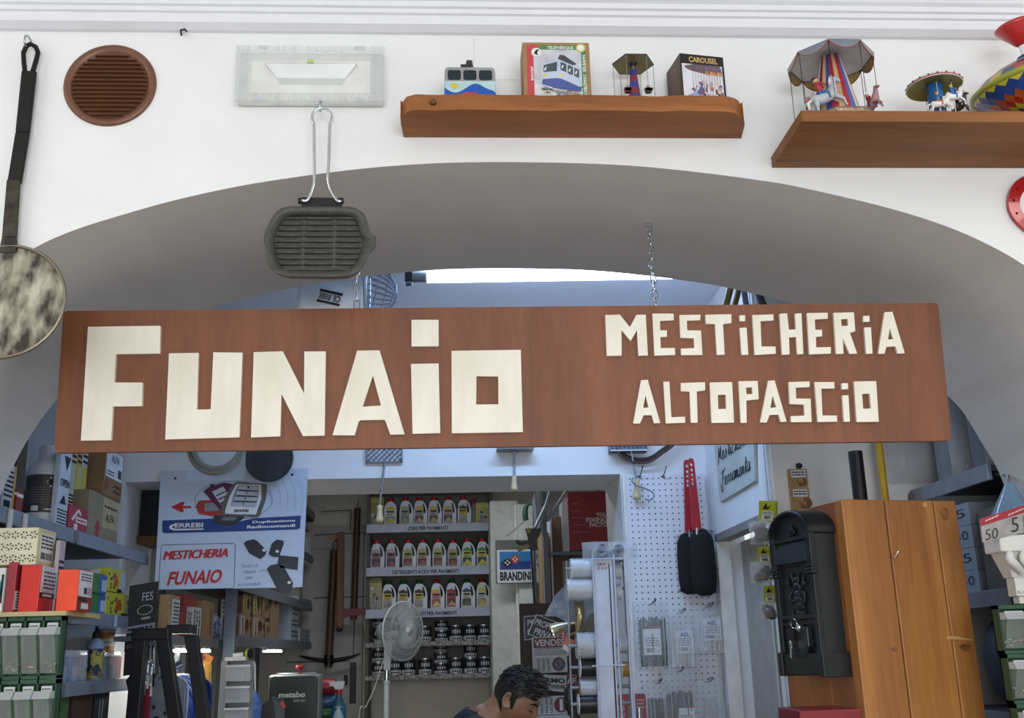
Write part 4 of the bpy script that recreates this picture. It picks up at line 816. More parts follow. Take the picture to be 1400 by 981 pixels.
def brush(label, hx0, hy0, hx1, hy1, bx0, bx1, by0, by1, Y):
    t = thing('chimney_brush', label, 'brush', at((bx0+bx1)/2, by1, Y), 0, 'brushes with red handles')
    a, b = at(hx0, hy0, Y-.02), at(hx1, hy1, Y-.02); d = b-a; w0, w1 = .012, .019; s_ = V((1, 0, 0)); P = [a-s_*w0, b-s_*w1, b+s_*w1, a+s_*w0, a+s_*w0*.6+V((0, 0, .012)), a-s_*w0*.6+V((0, 0, .012))]
    hs_ = [[a+d*k+V((.0055*math.cos(q), 0, .0075*math.sin(q))) for q in [2*PI*i/10 for i in range(10)]] for k in (.05, .13, .20, .27, .33)]
    MB().prism3(P, (0, .010, 0), mat('#b3242e', .35), hs_).build('handle', t, bevel=.002)
    MB().tube([b+V((0, .005, .01)), b+V((0, .01, -.03))], .008, STEEL, 8).build('ferrule', t)
    x0, x1, z0, z1 = pr(bx0, by0, bx1, by1, Y); c = V(((x0+x1)/2, Y, z0)); h = z1-z0; R = (x1-x0)/2; mb = MB()
    mb.lathe([(R*.35, 0), (R*.78, .05*h), (R*.9, .2*h), (R*.92, .6*h), (R*.85, .85*h), (R*.5, .97*h), (R*.2, h)], c, BRUSH, n=20, sq=(1, .55)); rg = random.Random(int(hx0))
    for i in range(420):
        q = 2*PI*rg.random(); k = .04+.94*rg.random(); p = c+V((R*.7*math.cos(q), R*.4*math.sin(q), h*k)); e = V((math.cos(q), .55*math.sin(q), .25-.5*rg.random()))*R*.38; n_ = V((0, 0, .0012)); mb.add([p-n_, p+n_, p+e], [(0, 1, 2)], BRUSH)
    mb.build('bristles', t)
brush('red-handled black bristle brush, the one further from the side wall', 939, 632, 943, 727, 925, 958, 728, 812, 2.148)
brush('red-handled black bristle brush, the one nearer the side wall', 945, 630, 953, 724, 942, 980, 722, 814, 2.082)
CLB = clear('#f2f5f8', .27, .08, 70, 1.0); CLB2 = clear('#eef2f6', .30, .1, 60, .9)
def tiebag(label, x0, y0, x1, y1, Y, tie, tag_=None, fill=(.12, .06, .88, .78), hookx=None, n=16, red=True, seed=0):
    """hang bag of cable ties: clear bag, bundle of ties and printed card"""
    X0, X1, Z0, Z1 = pr(x0, y0, x1, y1, Y); t = thing('cable_tie_bag', label, 'cable ties', ((X0+X1)/2, Y, Z0), 0, 'bags of cable ties on the pegboard'); w_, h_ = X1-X0, Z1-Z0; rg = random.Random(seed)
    mb = MB()
    for i in range(n):
        u = fill[0]+(fill[2]-fill[0])*(i+.5)/n; jj = .03*rg.uniform(-1, 1); yy = Y-.004-.014*rg.random()
        mb.tube([V((X0+w_*u, yy, Z0+h_*fill[1])), V((X0+w_*(u+jj), yy-.003, Z0+h_*(fill[1]+fill[3])/2)), V((X0+w_*(u+jj*.4), yy, Z0+h_*(fill[3]-.06*rg.random())))], .0032, tie, 5)
    mb.build('cable_ties', t)
    if tag_:
        a, b, c_, d_ = tag_; fr = front((X0, Y-.021, Z0)); rz = -.0
        mb = MB(); mb.rect(fr, w_*a, h_*b, w_*c_, h_*d_, mat('#e9ebee', .4)); k = (d_-b)*h_
        if red: mb.box(w_*(a+.45*(c_-a)), w_*c_, h_*d_, h_*d_+.10*k, 0, .001, RED, fr); mb.box(w_*a, w_*(a+.45*(c_-a)), h_*d_, h_*d_+.05*k, 0, .001, INK, fr)
        else:
            aw, ah = w_*(c_-a), h_*d_-.28*k; mb.text('AEL', fr, w_*a+aw*.22, ah, w_*a+aw*.80, ah+.2*k, mat('#2a4b96', .4), .0014, .03)
        barcode(mb, fr, w_*(a+.1*(c_-a)), h_*b+.10*k, w_*(a+.62*(c_-a)), h_*b+.26*k, INK, seed=seed); scribble(mb, fr, w_*(a+.1*(c_-a)), h_*b+.32*k, w_*(c_-.1*(c_-a)), h_*b+.68*k, mat('#6d7480', .5), 4, .0012, seed)
        mb.text('CE', fr, w_*(a+.72*(c_-a)), h_*b+.10*k, w_*(a+.90*(c_-a)), h_*b+.2*k, INK, .0012); mb.build('printed_card', t)
    mb = MB(); pillow(mb, X0, X1, Z0, Z1, Y-.012, .016, CLB, 12, seed); mb.build('clear_bag', t)
    hx = X0+w_*.55; mb = MB(); mb.tube([V((hx-.006, 2.1775, Z1-.012)), V((hx, Y-.03, Z1-.008)), V((hx+.010, Y-.042, Z1+.004)), V((hx+.012, Y-.036, Z1+.008)), V((hx+.004, 2.1775, Z1-.002))], .002, DKM, 6); mb.build('hook', t)
    return t
tiebag('clear bag of dark green cable ties with a white card, on the pegboard', 868, 822, 915, 916, 2.15, mat('#1e4a35', .4), (.22, .22, .72, .60), seed=1)
tiebag('clear bag of white cable ties with blue lettering, middle of the upper row', 911, 834, 952, 916, 2.13, mat('#e2e4e4', .4), (.30, .28, .86, .66), red=False, seed=2)
tiebag('clear bag of white cable ties nearest the side wall', 949, 826, 990, 893, 2.12, mat('#e2e4e4', .4), (.26, .26, .86, .70), red=False, seed=3)
tiebag('clear bag of thin black cable ties beside the red blister card', 880, 930, 918, 1000, 2.15, mat('#191a1d', .4), None, (.15, .02, .85, .68), seed=4)
tiebag('clear bag of black cable ties with a white card, low on the pegboard', 906, 914, 952, 1000, 2.12, mat('#191a1d', .4), (.42, .06, .88, .38), (.1, .04, .9, .66), seed=5)
tiebag('clear bag of pale ties low on the pegboard near the side wall', 950, 928, 988, 1000, 2.13, mat('#c9cbc8', .4), (.3, .02, .8, .2), (.2, .04, .8, .7), n=8, seed=6)
X0, X1, Z0, Z1 = pr(847, 948, 884, 1010, 2.13); t = thing('blister_card', 'dark red blister card lettered top to, low beside the pegboard edge', 'blister card', ((X0+X1)/2, 2.13, Z0)); fr = front((X0, 2.13, Z0)); w_, h_ = X1-X0, Z1-Z0
MB().prism(rrect(0, 0, w_, h_, .008), mat('#93303a', .4), fr, -.001, .001, [circ(w_*.48, h_*.93, .006, 10)]).build('card', t); mb = MB(); mb.text('TOP TO', Fr(fr(w_*.2, h_*.88), (0, 0, -1), (1, 0, 0), (0, -1, 0)), 0, -.020, .080, 0, mat('#d9b3b3', .5), .002, .02); scribble(mb, fr, w_*.65, h_*.66, w_*.95, h_*.9, mat('#cfa0a0', .5), 3, .002); mb.build('lettering', t)
mb = MB()
for i in range(3): mb.tube([fr(w_*(.42+.15*i), h_*.1, .010), fr(w_*(.42+.15*i), h_*.70, .010)], .007, CHROME if i != 1 else INK, 8)
mb.build('tool_set', t); mb = MB(); mb.box(w_*.3, w_*.84, h_*.06, h_*.74, .001, .02, clear('#ffffff', .15, .08, 20, .2), fr); mb.build('blister', t)
MB().tube([fr(w_*.48, h_*.93, .03), fr(w_*.48, h_*.93, -.047)], .002, DKM, 6).build('hook', t)

# ---- side wall: lettered sign
fs = fromright((XR-.002, 0, 0)); P = [atx(*p, XR-.012) for p in ((974, 585), (984, 686), (1032, 657), (1030, 578))]
t = MB().prism3(P, (.010, 0, 0), mat('#c9d0cc', .5, h2='#b5bdb9', scale=12)).build('lettered_board'); tag(t, 'grey-green board with handwritten black lettering on the side wall', 'sign')
def cursive(mb, strokes, P0, S_, sh, m, r=.0014):
    for st in strokes: mb.tube([V((XR-.015, P0[0]-(x+sh*y)*S_[0], P0[1]+y*S_[1])) for x, y in smoothpath(st, 5)], r, m, 5)
pl_, pr_ = atx(985, 672, XR-.012), atx(1028, 640, XR-.012)
GLY = {'F': [[(0, .3), (.3, -.6), (.55, -.45), (.5, .2), (.75, 1.3), (.9, 1.75)], [(.3, 1.45), (.6, 1.75), (1.0, 1.7), (1.3, 1.95)], [(.45, .75), (1.0, .95)]], 'e': [[(0, .1), (.35, .5), (.55, .85), (.4, 1.0), (.2, .7), (.25, .15), (.5, .0), (.75, .3)]], 'r': [[(0, .2), (.2, .8), (.3, 1.0), (.45, .85), (.55, .8), (.5, .3), (.55, .05), (.75, .3)]],
 'a': [[(.6, .9), (.35, 1.0), (.1, .6), (.15, .1), (.4, .1), (.6, .7), (.65, .95), (.55, .3), (.65, .03), (.85, .3)]], 'm': [[(0, .1), (.1, .9), (.12, .1), (.3, .9), (.42, .8), (.4, .1), (.58, .9), (.72, .8), (.7, .2), (.8, .05), (1.0, .3)]], 'n': [[(0, .1), (.1, .9), (.12, .1), (.32, .9), (.48, .8), (.46, .2), (.58, .05), (.75, .3)]], 't': [[(.1, .3), (.35, 1.2), (.4, 1.7), (.3, .4), (.4, .05), (.65, .3)], [(.05, 1.15), (.65, 1.25)]],
 'M': [[(0, -.3), (.15, .2), (.25, 1.6), (.45, .4), (.75, 1.7), (.75, .3), (.95, .1)]], 's': [[(0, .1), (.3, .7), (.35, 1.0), (.5, .6), (.45, .1), (.2, .05)]], 'i': [[(0, .2), (.2, .9), (.2, .2), (.35, .05), (.5, .3)]], 'c': [[(.5, .85), (.3, 1.0), (.1, .6), (.2, .1), (.45, .05), (.65, .3)]], 'h': [[(0, .2), (.3, 1.5), (.2, 1.7), (.15, .1), (.35, .9), (.5, .7), (.5, .1), (.7, .3)]]}
def word(mb, s_, y0, z0, y1, z1, h):
    wd = {'m': 1.0, 'F': 1.15, 't': .6, 'M': 1.0, 'i': .45, 'r': .7}; tot = sum(wd.get(c_, .75) for c_ in s_); x = 0
    for c_ in s_:
        k = (x/tot); P0 = (y0+(y1-y0)*k, z0+(z1-z0)*k); cursive(mb, GLY[c_], P0, (abs(y1-y0)/tot, h), .12, INK); x += wd.get(c_, .75)
mb = MB(); a, b = atx(986, 666, XR-.014), atx(1026, 643, XR-.014); word(mb, 'Ferramenta', a.y, a.z, b.y, b.z, .034)
a, b = atx(982, 632, XR-.014), atx(1026, 605, XR-.014); word(mb, 'Mesticheria', a.y, a.z, b.y, b.z, .034); mb.build('lettering', t)
# ---- return wall: sample board with knobs
YR = 1.29; x0, x1, z0, z1 = pr(1081, 640, 1107, 700, YR-.02); t = thing('sample_board', 'wooden sample board with two round knobs and paper labels on the wall', 'sample board', ((x0+x1)/2, YR, z0-.05)); fr = front((x0, YR, z0)); w_, h_ = x1-x0, z1-z0
MB().box(0, w_, -.05, h_, .001, .014, mat('#b58f60', .5, h2='#94713f', scale=8, stretch=(4, 4, .5)), fr).build('board', t, bevel=.003)
for v in (.88, .44): mb = MB(); mb.rect(Fr(fr(0, 0, .014), fr.u, fr.v, fr.w), w_*.14, h_*(v-.08), w_*.9, h_*(v+.09), mat('#d9dadd', .5)); f2 = Fr(fr(0, 0, .0152), fr.u, fr.v, fr.w); scribble(mb, f2, w_*.18, h_*(v-.05), w_*.86, h_*(v+.07), INK, 2, .001, int(v*10)); mb.build('paper_label', t)
for v, r in ((.68, .0135), (.20, .019)): mb = MB(); mb.lathe([(r*.5, .014), (r*.55, .022), (r, .030), (r*1.02, .036), (r*.8, .041), (.002, .043)], (x0+w_*(.62 if v > .5 else .68), YR, z0+h_*v), mat('#8a5f35', .35), (0, -1, 0), 24, caps=False); mb.build('knob', t)
mb = MB(); c = at(1094, 638, YR-.02); mb.ball(c+V((0, .01, .006)), (.012, .008, .010), DKM, 8); mb.build('hanger', t)
# black pipe and yellow pole
def pole(name, label, px, py0, py1, Y, r, m, lean=0):
    a = at(px, py0, Y); b = at(px+lean, py1, Y); d = (b-a); k = (.0-a.z)/d.z; return tag(MB().tube([a, a+V((0, 0, -.02)), V((b.x, b.y, .0))], r, m, 14).build(name), label, 'pole')
pole('black_pipe', 'thick black pipe standing upright behind the wooden pillar', 1169, 617, 682, .98, .022, mat('#131416', .45), 4)
a = at(1197, 560, 1.22); b = at(1203, 680, 1.22); tag(MB().tube([a+V((0, 0, .2)), V((b.x, 1.22, 0))], .0125, mat('#cfa51a', .4), 12).build('broom_pole'), 'yellow round pole leaning upright against the pale wall', 'pole')
# bags with yellow header cards
def keybag(label, hdr, bag_, Y, seed):
    X0, X1, Z0, Z1 = pr(*hdr, Y); t = thing('hang_bag', label, 'hang bag', (X0, Y, pr(*bag_, Y)[2]), 0, 'bags with yellow header cards'); YEL = mat('#c3c832', .45); w_, h_ = X1-X0, Z1-Z0; fr = Fr((X0, Y, Z0), V((1, .15, 0)), V((.10, 0, 1)), V((.1, -1, 0)).normalized()); mb = MB()
    mb.box(0, w_, 0, h_, -.001, .001, YEL, fr); mb.box(w_*.15, w_*.85, h_*.12, h_*.52, .001, .0016, WHITE, fr); barcode(mb, fr, w_*.3, h_*.16, w_*.7, h_*.32, INK, .002, seed); scribble(mb, fr, w_*.2, h_*.36, w_*.8, h_*.5, INK, 2, .002, seed); mb.prism([(w_*.2, h_*.62), (w_*.42, h_*.9), (w_*.5, h_*.68), (w_*.75, h_*.84), (w_*.55, h_*.6)], INK, fr, .001, .0018); mb.build('header_card', t)
    mb = MB(); mb.box(w_*.5, w_*1.2, 0, h_, -.012, -.010, mat('#a9ae2a', .45), fr); mb.build('spare_card', t)
    X0, X1, Z0, Z1 = pr(*bag_, Y); mb = MB(); rg = random.Random(seed)
    for i in range(5): mb.ball((X0+(X1-X0)*rg.uniform(.35, .75), Y-.01, Z0+(Z1-Z0)*rg.uniform(.25, .6)), (.016, .01, .018), mat('#26272b', .4), 7)
    mb.build('contents', t); mb = MB(); pillow(mb, X0, X1, Z0, Z1, Y-.012, .018, CLB2, 9, seed); mb.build('clear_bag', t)
keybag('yellow-carded bag hung at the door edge, topmost of three', (1036, 684, 1060, 714), (1023, 712, 1056, 744), 1.22, 1)
keybag('yellow-carded bag hung at the door edge, the middle of three', (1035, 747, 1054, 770), (1024, 768, 1056, 797), 1.16, 2)
keybag('yellow-carded bag hung at the door edge, lowest of three', (1043, 800, 1060, 824), (1038, 822, 1064, 846), 1.12, 3)

# ================================================================== SHELVING AND GOODS OF THE MIDDLE ROOM
SHG = mat('#8f98a4', .45, .35); SHD = mat('#5d6168', .5, .3)
def shelving(name, label, xf, xb_, y0, y1, zs, side, caps=True, railm=None, posts=True, rail=.042):
    """steel shelf unit along a side wall; xf = aisle edge"""
    t = thing(name, label, 'shelving', ((xf+xb_)/2, (y0+y1)/2, 0)); rm = railm or SHG
    for z in zs:
        s_ = MB().box(xf, xb_, y0+.004, y1-.004, z-.018, z, SHD).build('shelf', t); r = MB().box(xf-.004*side, xf+.010*side, y0, y1, z-rail, z+.003, rm).build('rail', s_, bevel=.002)
        if caps:
            for y in (y1,): MB().lathe([(.026, -.004), (.026, .012)], (xf+.002*side, y-.002, z-.022), mat('#6e7176', .5), (side, 0, 0), 14, sq=(.6, 1)).build('end_cap', s_)
    if posts:
        for y in (y0+.018, y1-.018):
            for x in (xb_+.015*side,): MB().box(x-.015, x+.015, y-.012, y+.012, 0, max(zs)+.35, SHD).build('post', t)
    return t
XS = -1.25; zA, zB, zC = 2.024, 1.769, 1.542
shelving('metal_shelving', 'grey metal shelf unit along the wall nearest the arch, holding the big bottle', XS, -1.72, .73, 1.35, [zA, zB, zC, 1.3, .9, .4], 1)
shelving('metal_shelving', 'grey metal shelf unit along the wall, holding the two brown cartons', XS, -1.72, 1.375, 2.165, [zA, zB, zC, 1.3, .9, .4], 1)
XI = XS-.012
def lbox(name, label, cat, pa, pb, pt, zs, depth, m, x=XI, group=None, bev=.0015):
    """box on a left-hand shelf; pa..pb = pixel span of its aisle face, pt = (px,py) of its near top corner"""
    y0, y1 = atx(pa, pt, x).y, atx(pb, pt, x).y; z1 = atx(pa, pt, x).z
    o = MB().box(x-depth, x, y0, y1, zs+.001, z1, m).build(name, bevel=bev); tag(o, label, cat, group)
    return o, Fr((x, y0, zs+.001), (0, 1, 0), (0, 0, 1), (1, 0, 0)), y1-y0, z1-zs, Fr((x-depth, y0, zs+.001), (1, 0, 0), (0, 0, 1), (0, -1, 0))
# top shelf
zcar = atx(123, 668, XI).z
o, f, w_, h_, g = lbox('carton', 'brown carton with a white label, topmost of the two stacked at the shelf end', 'carton', 146, 171, 610, zcar+.001, .24, CARDD)
mb = MB(); mb.rect(f, w_*.06, h_*.40, w_*.95, h_*.97, mat('#d5d8dd', .5)); mb.text('ALFA', f, w_*.30, h_*.74, w_*.74, h_*.90, INK, .0014, .02); scribble(mb, f, w_*.12, h_*.44, w_*.5, h_*.56, INK, 2, .0012, 3); barcode(mb, f, w_*.72, h_*.46, w_*.9, h_*.64, INK, .0012); mb.build('paper_label', o)
mb = MB(); mb.prism([(w_*.05, h_*.12), (w_*.2, h_*.12), (w_*.2, h_*.25), (w_*.25, h_*.25), (w_*.125, h_*.38), (w_*.0+.004, h_*.25), (w_*.05, h_*.25)], mat('#8a3f38', .6), f, 0, .0008); scribble(mb, f, w_*.55, h_*.1, w_*.95, h_*.32, mat('#3a2f26', .6), 2, .001, 5); mb.build('printed_mark', o)
o, f, w_, h_, g = lbox('carton', 'grey-brown carton with printed lettering, bottom of the two stacked at the shelf end', 'carton', 123, 165, 668, zA, .24, mat('#8d8168', .8, scale=40))
mb = MB(); mb.rect(f, w_*.45, h_*.30, w_*.98, h_*.95, mat('#b3a27c', .7)); mb.text('ALFA', f, w_*.56, h_*.45, w_*.84, h_*.62, INK, .0014, .02); scribble(mb, f, w_*.5, h_*.72, w_*.95, h_*.82, INK, 1, .0012, 3); mb.build('paper_label', o)
mb = MB(); mb.prism([(w_*.26, h_*.06), (w_*.38, h_*.06), (w_*.36, h_*.22), (w_*.42, h_*.22), (w_*.32, h_*.42), (w_*.22, h_*.22), (w_*.28, h_*.22)], mat('#9c3b3d', .6), f, 0, .0008); mb.build('printed_mark', o)
o, f, w_, h_, g = lbox('ceramic_box', 'small red box printed with a white house, in front of the tall tubes', 'box', 96, 122, 688, zA, .05, mat('#a5303f', .45))
mb = MB(); Wm = mat('#ded6d6', .5); mb.prism([(w_*.12, h_*.45), (w_*.4, h_*.85), (w_*.5, h_*.9), (w_*.62, h_*.72), (w_*.58, h_*.66), (w_*.46, h_*.78), (w_*.2, h_*.40)], Wm, f, 0, .001); mb.box(w_*.36, w_*.95, h_*.38, h_*.60, 0, .001, Wm, f); mb.box(w_*.28, w_*.46, h_*.05, h_*.32, 0, .001, Wm, f); mb.box(w_*.55, w_*.95, h_*.04, h_*.09, 0, .001, Wm, f); scribble(mb, f, w_*.42, h_*.42, w_*.9, h_*.56, mat('#a5303f', .5), 1, .0016, 2); mb.build('printed_house', o)
o, f, w_, h_, g = lbox('tall_box', 'tall white box printed OPEN with black arrows, beside the big bottle', 'box', 85, 100, 612, zA, .018, mat('#c3ccdb', .5))
mb = MB(); mb.text('OPEN', f, w_*.12, h_*.52, w_*.95, h_*.62, INK, .0014, .02); mb.prism([(w_*.3, h_*.92), (w_*.9, h_*.92), (w_*.62, h_*.74)], INK, f, 0, .001); mb.prism([(w_*.2, h_*.30), (w_*.8, h_*.30), (w_*.55, h_*.42)], INK, f, 0, .001); scribble(mb, f, w_*.1, h_*.04, w_*.95, h_*.24, INK, 5, .001, 4); mb.build('printed_mark', o)
for i, (pa, pb, c1, c2, nm) in enumerate([(99, 107, '#b9b39a', '#9a3535', 'grey tall packet with a red foot, beside the white OPEN box'), (107, 114, '#b49a3e', '#c9ba62', 'tall narrow yellow packet, the middle one of three beside the cartons'), (114, 122, '#b5bcc8', '#c9bb55', 'tall pale packet with a yellow panel, touching the brown cartons')]):
    o, f, w_, h_, g = lbox('tall_packet', nm, 'packet', pa, pb, 612, zA, .05, mat(c1, .5), x=XI-.055, group='tall packets on the top shelf'); mb = MB(); mb.box(w_*.1, w_*.9, h_*(.05 if i == 0 else .5), h_*(.2 if i == 0 else .8), 0, .001, mat(c2, .5), f); scribble(mb, f, w_*.1, h_*.25, w_*.9, h_*.48, INK, 6, .001, i); scribble(mb, f, w_*.15, h_*.82, w_*.9, h_*.95, INK, 2, .001, i+3); mb.build('printed_label', o)
# big white bottle
YB_ = atx(60, 690, XI-.06).y; c = V((XI-.060, YB_, zA+.002)); R = .058; H = atx(62, 606, XI-.06).z-zA-.005
t = thing('chemical_bottle', 'large white chemical bottle with dark label and hazard diamonds on the top shelf', 'bottle', c)
MB().lathe([(R*.95, 0), (R, .006), (R, H*.68), (R*.93, H*.74), (R*.75, H*.80), (R*.45, H*.84), (R*.42, H*.87)], c, mat('#d8dde6', .35), n=36).build('body', t)
mb = MB(); mb.lathe([(R*.50, H*.84), (R*.50, H*.99), (R*.44, H)], c, mat('#c9ced8', .4), n=24)
for k in range(24): mb.box(c.x+R*.5*math.cos(2*PI*k/24)-.0012, c.x+R*.5*math.cos(2*PI*k/24)+.0012, c.y+R*.5*math.sin(2*PI*k/24)-.0012, c.y+R*.5*math.sin(2*PI*k/24)+.0012, c.z+H*.85, c.z+H*.98, mat('#c9ced8', .4))
mb.build('cap', t); mb = MB(); mb.lathe([(R*1.008, H*.16), (R*1.008, H*.62)], c, mat('#3d3b3c', .5, h2='#4b4744', scale=80), n=36, caps=False); lb = mb.build('dark_label', t)
def wrapq(mb, c, R_, a0, a1, z0, z1, m, n=6): mb.ring([[c+V((R_*math.cos(a0+(a1-a0)*i/n), R_*math.sin(a0+(a1-a0)*i/n), z)) for i in range(n+1)]+[c+V((R_*.99*math.cos(a0+(a1-a0)*i/n), R_*.99*math.sin(a0+(a1-a0)*i/n), z)) for i in range(n, -1, -1)] for z in (z0, z1)], m, True)
mb = MB()
for a in (-.95, -.35):
    p = lambda da, dz, r=R*1.012: c+V((r*math.cos(a+da), r*math.sin(a+da), H*.53+dz)); mb.add([p(-.22, 0), p(0, -.017), p(.22, 0), p(0, .017)], [(0, 1, 2, 3)], WHITE); q = lambda da, dz: p(da, dz, R*1.018); mb.add([q(-.15, 0), q(0, -.011), q(.15, 0), q(0, .011)], [(0, 1, 2, 3)], INK); 
wrapq(mb, c, R*1.012, -1.9, -1.5, H*.18, H*.24, WHITE); wrapq(mb, c, R*1.013, -1.2, -.3, H*.19, H*.205, WHITE)
for k in range(7): wrapq(mb, c, R*1.012, -2.1, -1.25, H*(.28+.03*k), H*(.285+.03*k), mat('#8d8782', .5)); wrapq(mb, c, R*1.012, -1.15, -.1, H*(.28+.03*k), H*(.285+.03*k), mat('#8d8782', .5))
mb.build('hazard_print', lb)
o, f, w_, h_, g = lbox('board_box', 'tall brown card box with a red foot, behind the arch edge', 'box', 27, 40, 596, zA, .04, mat('#4c3b2e', .7), x=XI-.05); mb = MB(); mb.box(0, w_, 0, h_*.34, 0, .001, mat('#93302c', .5), f); mb.box(0, w_, h_*.27, h_*.31, .001, .0016, WHITE, f); mb.box(0, .05, 0, h_*.34, 0, .001, mat('#93302c', .5), g); mb.box(0, .05, h_*.27, h_*.31, .001, .0016, WHITE, g); mb.build('red_band', o)
o, f, w_, h_, g = lbox('paint_tin_box', 'white box with black print and yellow edge, half hidden by the arch', 'box', 8, 24, 632, zA, .06, mat('#b9bcc0', .5), x=XI-.02); mb = MB(); scribble(mb, f, w_*.1, h_*.3, w_*.8, h_*.9, INK, 6, .001, 8); barcode(mb, f, w_*.15, h_*.05, w_*.7, h_*.25, INK); mb.box(w_*.84, w_, 0, h_, 0, .001, mat('#c59a3a', .5), f); mb.build('printed_label', o)
for i, x in enumerate((5, 26)):
    a = atx(x+4, 700, XS+.005); tag(MB().lathe([(.008, 0), (.0085, -.07)], V((XS+.016, a.y, zA-.002)), mat('#c9ccd0', .4, alpha=.8), n=10).build('shelf_peg'), ['translucent plastic tube hanging under the top shelf beside the arch', 'translucent plastic tube hanging under the top shelf, nearer the bottle'][i], 'tube')
# second shelf
def pail(label, px, py_top, zs, R, H, body, band, x=XI-.07, lid='#b8bcc0', py=None, name='pail'):
    a = atx(px, 800, x); c = V((x, a.y, zs+.002)); t = thing(name, label, 'pail', c); MB().lathe([(R*.9, 0), (R*.97, H*.9)], c, mat(body, .4), n=28).build('body', t); MB().lathe([(R*.93, H*.22), (R*.96, H*.72)], c, mat(band, .5), n=28, caps=False).build('label_band', t)
    MB().lathe([(R*1.04, H*.88), (R*1.05, H*.97), (R*.95, H)], c, mat(lid, .4), n=28).build('lid', t); return t, c
t, c = pail('dark pail with a yellow band on the second shelf', 99, 760, zB, .052, .115, '#2a2b2d', '#b5a02c', lid='#34363a')
t, c = pail('green and white lidded pail, bottom of a stack of two', 124, 780, zB, .048, .085, '#c9ccd0', '#2f6b35')
t, c = pail('green and white lidded pail, topmost of a stack of two', 124, 752, zB+.089, .048, .075, '#c9ccd0', '#3a7a3c')
for i, (pa, pb, py, zz, lbl) in enumerate([(129, 147, 800, zB, 'green and blue packet, bottom of the pair beside the yellow cartons'), (129, 147, 777, zB+.072, 'green and blue packet, topmost of the pair beside the yellow cartons')]):
    o, f, w_, h_, g = lbox('packet', lbl, 'packet', pa, pb, 800, zB, .05, mat('#3c7a45', .5), x=XI-.004); o.data.transform(Matrix.Scale(.07/h_, 4, (0, 0, 1))); o.location.z = zz; WL[o.name] = V(o.location); mb = MB(); f.o.z = zz; mb.box(w_*.4, w_, 0, .068, 0, .001, mat('#3f62a8', .5), f); mb.box(w_*.55, w_*.9, .01, .05, .001, .0016, mat('#b9c3d3', .5), f); mb.build('printed_label', o)
for pa, pb, zz, hh_, dk, lbl in ((147, 171, zB+.086, .085, .06, 'yellow and black carton on top of the ninety gram carton'), (147, 184, zB, .084, .06, 'yellow carton with black print marked in grams, at the shelf end')):
    y0, y1 = atx(pa, 800, XI).y, atx(pb, 800, XI).y; w_ = y1-y0; o = MB().box(XI-dk, XI, y0, y1, zz+.001, zz+hh_, mat('#c2b93a', .5)).build('yellow_carton', bevel=.001); tag(o, lbl, 'carton', 'yellow cartons on the second shelf'); f = fromleft((XI, y0, zz)); mb = MB(); rg = random.Random(3)
    for k in range(14): u, v = w_*(.04+.5*rg.random()), hh_*(.15+.7*rg.random()); mb.prism(circ(u, v, .006, 6), INK, f, 0, .0012)
    mb.prism([(w_*.3, hh_*.2), (w_*.55, hh_*.3), (w_*.5, hh_*.75), (w_*.36, hh_*.7)], mat('#b5562e', .5), f, 0, .0016); mb.box(w_*.72, w_*.99, hh_*.05, hh_*.9, 0, .001, mat('#aeb3bb', .5), f)
    if hh_ < .0845: mb.text('90 G', f, w_*.74, hh_*.52, w_*.98, hh_*.75, INK, .0018, .02)
    mb.box(w_*.55, w_*.8, hh_*.03, hh_*.16, .001, .0018, INK, f); mb.build('printed_label', o)
# price holders on the rail
for px_, lbl in ((159, 'small clear price holder on the second shelf rail, further from the shelf end'), (181, 'small clear price holder on the second shelf rail, close to the shelf end')):
    a = atx(px_, 836, XS+.012); tag(MB().box(XS+.011, XS+.014, a.y-.012, a.y+.012, zB-.04, zB+.0, mat('#c3cad2', .3)).build('price_holder', bevel=.001), lbl, 'price holder')
# third shelf
def clearbin(label, pa, pb, py, zs, cols):
    y0, y1 = atx(pa, 900, XI).y, atx(pb, 900, XI).y; h_ = atx(pa, py, XI).z-zs; x0, x1 = XI-.05, XI; t = thing('clear_organiser', label, 'organiser', ((x0+x1)/2, (y0+y1)/2, zs)); CB = clear('#dfe8f2', .22, .08, 8, .1); mb = MB()
    for b in ((x0, x1, y0, y0+.002), (x0, x1, y1-.002, y1), (x1-.002, x1, y0, y1), (x0, x0+.002, y0, y1)): mb.box(*b, zs+.001, zs+h_, CB)
    mb.box(x0, x1, y0, y1, zs+.001, zs+.003, CB); mb.build('clear_box', t); n = len(cols)
    for i, cc_ in enumerate(cols): MB().box(x0+.01, x1-.01, y0+(y1-y0)*(i+.15)/n, y0+(y1-y0)*(i+.85)/n, zs+.004, zs+h_*(.5+.3*(i % 2)), mat(cc_, .5)).build('packed_item', t, bevel=.002)
clearbin('clear plastic organiser box beside the yellow-labelled roll', 90, 120, 888, zC, ['#8f9bb0', '#2f4f96', '#a5b0c2', '#6d7f9e'])
clearbin('clear plastic organiser box at the end of the third shelf', 141, 164, 890, zC, ['#9aa6ba', '#7d8ba6', '#b9c2d0'])
a = atx(129, 900, XI-.03); c = V((XI-.03, a.y, zC+.002)); H = atx(129, 873, XI-.03).z-zC; t = thing('spray_bottle', 'blue and yellow labelled bottle with black spout between the clear boxes', 'bottle', c); R = .032
MB().lathe([(R, 0), (R, H*.82), (R*.8, H*.93), (R*.4, H)], c, mat('#8896ae', .4), n=24).build('body', t); MB().lathe([(R*1.01, H*.05), (R*1.01, H*.75)], c, mat('#b3a648', .5, h2='#2c3350', scale=30, lo=.45, hi=.5), n=24, caps=False).build('printed_label', t); MB().lathe([(R*.42, H), (R*.42, H*1.12), (R*.18, H*1.2), (R*.12, H*1.5), (R*.1, H*1.52)], c, INK, n=16).build('spout', t)
